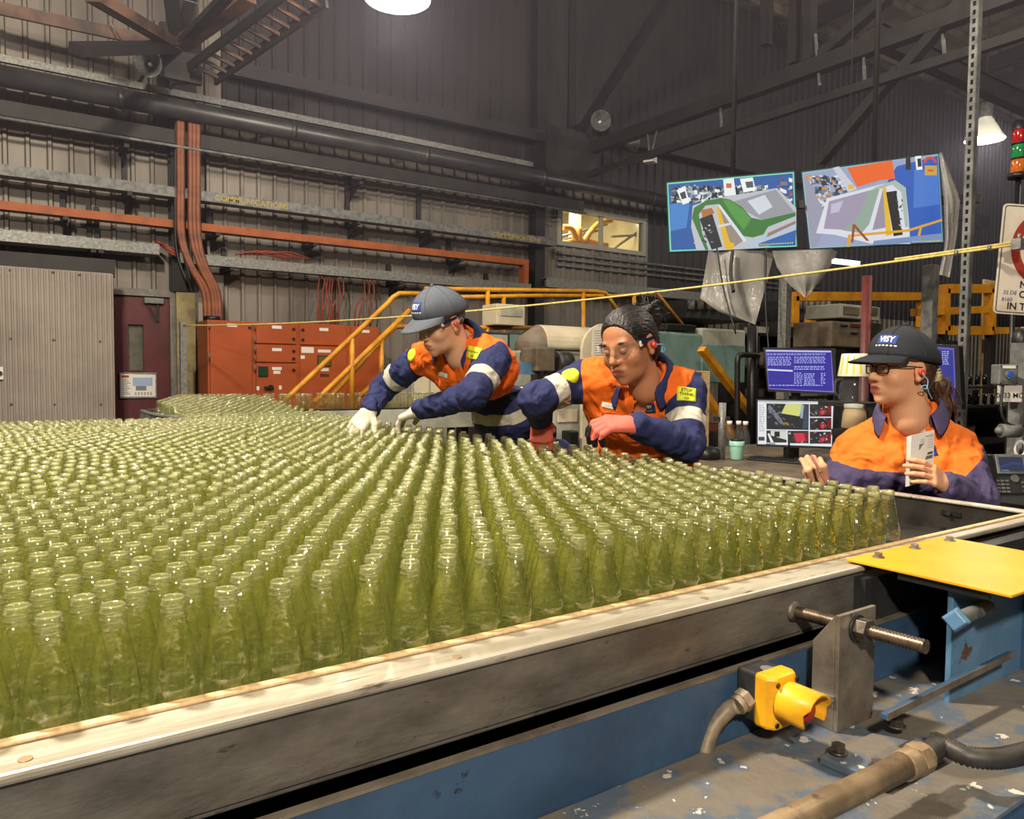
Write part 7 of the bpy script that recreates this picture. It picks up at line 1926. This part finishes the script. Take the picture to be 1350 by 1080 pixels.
# patches
decal(bv, 625, 466, 0.066, 0.052, 'patch_lime', jk, 'lime_patch', -10, lines=[('STOP THINK', 0.004, 0.007, 'ink_dark'), ('VISY', -0.014, 0.007, 'ink_dark')])
decal(bv, 542, 468, 0.062, 0.062, 'patch_lime', jk, 'round_patch', 30, 'disc', lines=[('- -', 0.0, 0.016, 'ink_dark')])
decal(bv, 584, 494, 0.062, 0.020, 'patch_white', jk, 'name_tag', -12, lines=[('- - -', 0.0, 0.010, 'ink_dark')])

# ================================================================== the woman reaching into the bottles
Jw = dict(pel=P(868, 645, 2.92), wst=P(855, 588, 2.84), chs=P(846, 542, 2.70), nck=P(850, 509, 2.63), shL=P(905, 517, 2.58), shR=P(770, 500, 2.70),
          elL=P(905, 586, 2.46), wrL=P(837, 561, 2.36), elR=P(706, 527, 2.62), wrR=P(713, 553, 2.74))
hw_ = P(829, 455, 2.50); fw_ = frame(face_dir(42, -17), 5)
def zone_w2(s, l, f, arm_, ta, L):
    navy = np.maximum(arm_ - 0.014, np.maximum(0.26 * L - s, -0.02))
    tb = 0.026 - np.abs(s - 0.16 * L)
    return navy, np.maximum(np.minimum(tb, -arm_), ta)
tw_, jk, bv, info = person('woman with black hair bun and safety glasses reaching into the bottles in coral gloves', Jw, hw_, fw_, 1.0, dict(fem=1.0, heavy=0.35), 'skin_tan', 'jacket_orange_navy', 1.0, 0.013, zone_w2, 23, 0.12, amp=0.009, arm=0.96)
collar(tw_, Jw, info, 'collar_navy', 0.090, 0.045, lift=0.045)
safety_glasses(tw_, hw_, fw_, 1.0); lashes(tw_, hw_, fw_, 1.0)
earplugs(tw_, hw_, fw_, 1.0, 1, [(-0.02, 0.102, -0.014), (-0.045, 0.10, -0.022), (-0.05, 0.098, -0.04), (-0.03, 0.098, -0.042), (-0.046, 0.096, -0.03), (-0.06, 0.09, -0.05)])
hp_ = [Ell((-0.016, 0, 0.040), (0.106, 0.083, 0.088), 0.01), Ell((-0.05, 0, -0.02), (0.066, 0.076, 0.075), 0.03),
       Ell((0.085, 0, 0.005), (0.072, 0.066, 0.074), 0.015, True), Ell((0.05, 0, -0.06), (0.10, 0.12, 0.062), 0.02, True),
       Ell((-0.008, 0.083, -0.012), (0.026, 0.022, 0.036), 0.008, True), Ell((-0.008, -0.083, -0.012), (0.026, 0.022, 0.036), 0.008, True),
       Cone((-0.02, 0, -0.15), (-0.03, 0, -0.10), 0.12, 0.05, 0.02, True)]
V, Q = sdf_mesh(hp_, 0.0034, lambda p: 0.0005 * np.sin(p[:, 1] * 520 + 4 * np.sin(p[:, 0] * 30)))
hr = net_object('hair', V @ fw_ + nv(hw_), Q, M['hair_black'], tw_)
bun = [Sph((-0.118, 0.02, 0.066), 0.042, 0.02)]
for i in range(9):
    a = i * 0.7; bun.append(Cone((-0.118 + 0.034 * math.cos(a), 0.02 + 0.032 * math.sin(a), 0.066 + 0.028 * math.sin(a * 1.7)), (-0.126 + 0.042 * math.cos(a + 0.9), 0.02 + 0.040 * math.sin(a + 0.9), 0.076 + 0.034 * math.sin(a * 1.7 + 0.8)), 0.014, 0.010, 0.005))
V, Q = sdf_mesh(bun, 0.0034, lambda p: 0.0014 * np.sin(p[:, 2] * 380 + 12 * np.sin(p[:, 0] * 40)))
net_object('hair_bun', V @ fw_ + nv(hw_), Q, M['hair_black'], hr)
b = MB()
for i in range(26):
    rs = random.Random(100 + i); a = rs.uniform(-1, 1)
    p0 = (-0.115 + rs.uniform(-.02, .02), 0.015 + rs.uniform(-.02, .03), 0.095 + rs.uniform(-.02, .02))
    p1 = (-0.150 + rs.uniform(-.03, .02), 0.02 + rs.uniform(-.05, .05), 0.11 + rs.uniform(-.05, .03)); p2 = (-0.150 + rs.uniform(-.03, .03), 0.02 + rs.uniform(-.06, .06), 0.02 + rs.uniform(-.05, .06))
    b.tube(spline([H2W(hw_, fw_, 1, q) for q in (p0, p1, p2)], 6), [0.0016] * 12 + [0.0006], 4)
b.build('loose_strands', M['hair_black'], hr)['kind'] = 'stuff'
def coral(loc): return np.where(loc[:, 0] > 0.025, np.maximum(loc[:, 0] - 0.134, -0.006 - loc[:, 2] - np.maximum(0, loc[:, 0] - 0.080) * 0.9), -0.02)
glove(tw_, Jw['wrR'], Jw['elR'], P(714, 590, 2.80) - Jw['wrR'], -F + U * 0.25, False, 'glove_coral', [(8, 14, 10), (6, 14, 10), (8, 16, 10), (12, 18, 12)], ((0.85, 0.45, -0.3), (0.95, 0.1, -0.3), (0.95, 0.0, -0.3)), coral, 0.10, 1.0)
glove(tw_, Jw['wrL'], Jw['elL'], P(770, 557, 2.33) - Jw['wrL'], U * 0.85 - F * 0.5, True, 'glove_coral', [(28, 38, 24), (34, 42, 26), (36, 44, 28), (40, 46, 30)], ((0.85, 0.35, -0.6), (0.9, 0.0, -0.6), (0.8, -0.1, -0.7)), coral, 0.10, 1.0)
decal(bv, 905, 520, 0.062, 0.050, 'patch_lime', jk, 'lime_patch', -6, lines=[('STOP', 0.014, 0.011, 'ink_dark'), ('THINK', -0.001, 0.011, 'ink_dark'), ('VISY', -0.017, 0.007, 'ink_dark')])
decal(bv, 752, 494, 0.060, 0.060, 'patch_lime', jk, 'round_patch', 24, 'disc', lines=[('- -', 0.0, 0.014, 'ink_dark')])
decal(bv, 855, 538, 0.046, 0.036, 'patch_navy', jk, 'logo_patch', 4, lines=[('VISY', 0.006, 0.010, 'white'), ('- - - - -', -0.009, 0.006, 'white')])
decal(bv, 803, 535, 0.050, 0.018, 'patch_white', jk, 'name_tag', -14, lines=[('- - -', 0.0, 0.009, 'ink_dark')])

# ================================================================== the woman with the notebook
Jn = dict(pel=P(1196, 735, 2.86), wst=P(1194, 680, 2.80), chs=P(1192, 618, 2.72), nck=P(1200, 551, 2.68), shL=P(1266, 598, 2.66), shR=P(1124, 597, 2.82),
          elL=P(1290, 662, 2.50), wrL=P(1246, 640, 2.42), elR=P(1098, 660, 2.74), wrR=P(1082, 640, 2.56))
hn = P(1187, 487, 2.62); fn_ = frame(face_dir(78, 1), 0)
def zone_w3(s, l, f, arm_, ta, L):
    return np.maximum(arm_ - 0.034, 0.75 * L - s), np.full(len(s), -0.02)
fL, _q, _l = hand_mesh(Jn['wrL'], P(1210, 611, 2.33) - Jn['wrL'], -F * 0.85 + U * 0.35 + R * 0.25, True, 0.94, hand_prims([(16, 26, 18), (18, 28, 18), (20, 28, 18), (24, 30, 20)], 0.10, ((0.85, 0.3, -0.6), (0.95, 0.1, -0.35), (1, 0.0, -0.2))))
fR, _q2, _l2 = hand_mesh(Jn['wrR'], P(1072, 604, 2.50) - Jn['wrR'], -R * 0.25 - F * 0.8 + U * 0.2, False, 0.94, hand_prims([(62, 58, 26), (66, 66, 34), (70, 70, 36), (74, 72, 38)], 0.02, ((0.85, 0.2, -0.75), (0.85, -0.35, -0.5), (0.7, -0.5, -0.4))))
tn_, jk, bv, info = person('woman in dark cap and black-framed glasses holding a pen and folded notes', Jn, hn, fn_, 1.04, dict(fem=1.0, heavy=0.9, mouth=0.001), 'skin_light', 'jacket_orange_purple', 1.06, 0.014, zone_w3, 31, 0.14, [(fL, _q), (fR, _q2)], amp=0.010, arm=1.02, front=face_dir(30, 0))
collar(tn_, Jn, info, 'collar_purple', 0.094, 0.035, 0.066, 0.045, 0.75, lift=0.03)
cp_, cb = cap(tn_, hn, fn_, 1.07, 'cap_dark'); cap_logo(cp_, cb, hn, fn_, 1.07, cp_, 0.35)
eyes(tn_, hn, fn_, 1.04)
g = None
for s in (-1, 1):
    loop = [H2W(hn, fn_, 1.04, (0.0985 - 0.012 * abs(y_), s * (0.032 + x_), z_)) for x_, z_, y_ in [(0.023 * math.copysign(abs(math.cos(a)) ** 0.5, math.cos(a)), -0.001 + 0.015 * math.copysign(abs(math.sin(a)) ** 0.5, math.sin(a)), (math.cos(a) + 1) / 2) for a in np.linspace(0, 2 * math.pi, 29)]]
    if g is None: g = MB().tube(loop, 0.0022, 6).build('glasses', M['black'], tn_)
    else: MB().tube(loop, 0.0022, 6).build('rim', M['black'], g)
    c_ = sum(loop[:-1], Vector((0, 0, 0))) / 28
    MB().add([c_] + loop[:-1], [(0, 1 + i, 1 + (i + 1) % 28) for i in range(28)]).build('lens', M['lens'], g)
    MB().tube([H2W(hn, fn_, 1.04, q) for q in ((0.088, s * 0.056, 0.008), (0.05, s * 0.081, 0.008), (-0.015, s * 0.083, 0.006))], 0.0022, 6).build('temple_arm', M['black'], g)
MB().tube([H2W(hn, fn_, 1.04, q) for q in ((0.100, -0.010, 0.004), (0.104, 0, 0.007), (0.100, 0.010, 0.004))], 0.002, 6).build('bridge', M['black'], g)
earplugs(tn_, hn, fn_, 1.04, 1, [(-0.006, 0.100, -0.02), (-0.02, 0.102, -0.035), (-0.018, 0.10, -0.062), (0.0, 0.098, -0.056), (-0.02, 0.098, -0.052), (-0.035, 0.092, -0.075), (-0.055, 0.085, -0.095)])
hp_ = [Ell((-0.024, 0, 0.016), (0.098, 0.0800, 0.074), 0.01), Ell((-0.055, 0, -0.045), (0.050, 0.060, 0.055), 0.03), Ell((0.07, 0, -0.03), (0.085, 0.13, 0.085), 0.015, True),
       Ell((-0.008, 0.083, -0.006), (0.025, 0.024, 0.036), 0.006, True), Ell((-0.008, -0.083, -0.006), (0.025, 0.024, 0.036), 0.006, True), Cone((-0.01, 0, -0.16), (-0.02, 0, -0.12), 0.11, 0.05, 0.02, True)]
V, Q = sdf_mesh(hp_, 0.0036, lambda p: 0.0012 * np.sin(p[:, 2] * 420 + 9 * np.sin(p[:, 0] * 30)))
hr = net_object('hair', V @ fn_ * 1.04 + nv(hn), Q, M['hair_brown'], tn_)
tail = [Cone((-0.10, 0.0, 0.000), (-0.122, 0.005, -0.012), 0.018, 0.015, 0.01), Cone((-0.122, 0.005, -0.012), (-0.145, 0.012, -0.050), 0.016, 0.028, 0.015), Cone((-0.145, 0.012, -0.050), (-0.165, 0.02, -0.115), 0.028, 0.022, 0.02), Cone((-0.165, 0.02, -0.115), (-0.175, 0.02, -0.165), 0.022, 0.006, 0.015)]
V, Q = sdf_mesh(tail, 0.0034, lambda p: 0.0025 * np.sin(p[:, 0] * 330 + 8 * np.sin(p[:, 2] * 22)) + 0.0015 * np.sin(p[:, 1] * 400))
net_object('ponytail', V @ fn_ * 1.04 + nv(hn), Q, M['hair_brown'], hr)
b = MB()
for i in range(30):
    rs = random.Random(300 + i); u_ = rs.uniform
    b.tube(spline([H2W(hn, fn_, 1.04, q) for q in ((-0.124, 0.006, -0.016), (-0.150 + u_(-.03, .02), 0.012 + u_(-.03, .03), -0.06), (-0.172 + u_(-.04, .03), 0.02 + u_(-.04, .04), -0.14 + u_(-.03, .03)))], 6), [0.0018] * 12 + [0.0005], 4)
b.build('loose_strands', M['hair_brown'], hr)['kind'] = 'stuff'
mat('scrunchie', (222, 206, 160), 0.7, c2=(50, 40, 34), scale=90, lo=0.52, hi=0.56)
V, Q = sdf_mesh([Cone((-0.118 + 0.026 * math.cos(a) * 0.3, 0.005 + 0.027 * math.sin(a), -0.010 + 0.026 * math.cos(a)), (-0.118 + 0.026 * math.cos(a + 0.5) * 0.3, 0.005 + 0.027 * math.sin(a + 0.5), -0.010 + 0.026 * math.cos(a + 0.5)), 0.0105 + 0.002 * math.sin(3 * a), 0.0105, 0.004) for a in np.arange(0, 6.3, 0.5)], 0.003)
net_object('scrunchie', V @ fn_ * 1.04 + nv(hn), Q, M['scrunchie'], hr)
decal(bv, 1222, 596, 0.060, 0.036, 'patch_blue', jk, 'logo_patch', 12)
decal(bv, 1185, 560, 0.008, 0.008, 'black', jk, 'press_stud', 0, 'disc')
decal(bv, 1216, 568, 0.02, 0.012, 'patch_white', jk, 'small_label', 8)
# notes and pen, held in her hands
nd = 2.40
A0, A1, A2, A3 = P(1202, 574, nd), P(1232, 567, nd + 0.02), P(1230, 632, nd + 0.02), P(1198, 641, nd - 0.005)
nb_ = thing('folded_notes', 'folded sheet of printed notes in the hand of the woman in the dark cap', 'paper', A3)
nrm = (A1 - A0).cross(A3 - A0).normalized()
if nrm.dot(A0) > 0: nrm = -nrm
mat('paper', (232, 228, 222), 0.7)
b = MB(); b.prism([A0, A1, A2, A3], -nrm * 0.002); b.build('front_leaf', M['paper'], nb_)
B1, B2 = P(1196, 576, nd + 0.03), P(1194, 642, nd + 0.03)
b = MB(); b.prism([A0, A3, B2, B1], -nrm * 0.0015); b.build('back_leaf', M['paper'], nb_)
def um(u_, v_): return A0 + (A1 - A0) * u_ + (A3 - A0) * v_ * (1 - u_) + (A2 - A1) * v_ * u_
lay = [((120, 116, 112), rect(0.35, 0.22, 0.6, 0.33)), ((90, 88, 86), rect(0.5, 0.42, 0.95, 0.47)), ((110, 106, 104), rect(0.5, 0.49, 0.95, 0.56)), ((160, 156, 152), rect(0.6, 0.08, 0.95, 0.1))] + [((150, 146, 142), rect(0.4, 0.13 + 0.03 * i, 0.6, 0.14 + 0.03 * i)) for i in range(3)] + [((170, 166, 160), rect(0.68, 0.12 + 0.05 * i, 0.95, 0.13 + 0.05 * i)) for i in range(5)]
picture('print', lay, um, nrm, M['print'], nb_)
pn = thing('pen', 'slim copper-coloured pen in the hand of the woman in the dark cap', 'pen', P(1086, 636, 2.44))
mat('pen_copper', (186, 120, 104), 0.3, 0.4)
p, q = P(1069, 599, 2.47), P(1091, 640, 2.45)
b = MB(); b.tube([p, p.lerp(q, 0.12), p.lerp(q, 0.9), q], [0.001, 0.0045, 0.0045, 0.003], 10); b.build('barrel', M['pen_copper'], pn)
b = MB(); b.tube([p.lerp(q, 0.55), p.lerp(q, 0.6)], 0.0052, 10); b.build('ring', M['galv'], pn)
# ================================================================== thin smoke haze hanging under the roof
b = MB(); b.box((-7.8, -7.8, 0.9), (39.9, WALLY - 0.05, ROOFZ + 0.1))
hz = b.build('haze', None)
hz.data.materials.clear()
mt = bpy.data.materials.new('haze'); mt.use_nodes = True; nt = mt.node_tree; nt.nodes.clear()
out = nt.nodes.new('ShaderNodeOutputMaterial'); vs_ = nt.nodes.new('ShaderNodeVolumeScatter')
vs_.inputs['Color'].default_value = (0.86, 0.82, 1.0, 1); vs_.inputs['Density'].default_value = 0.008; vs_.inputs['Anisotropy'].default_value = 0.35
nt.links.new(vs_.outputs[0], out.inputs['Volume'])
hz.data.materials.append(mt)
tag(hz, 'thin grey smoke haze hanging under the hall roof', 'haze', None, 'stuff')
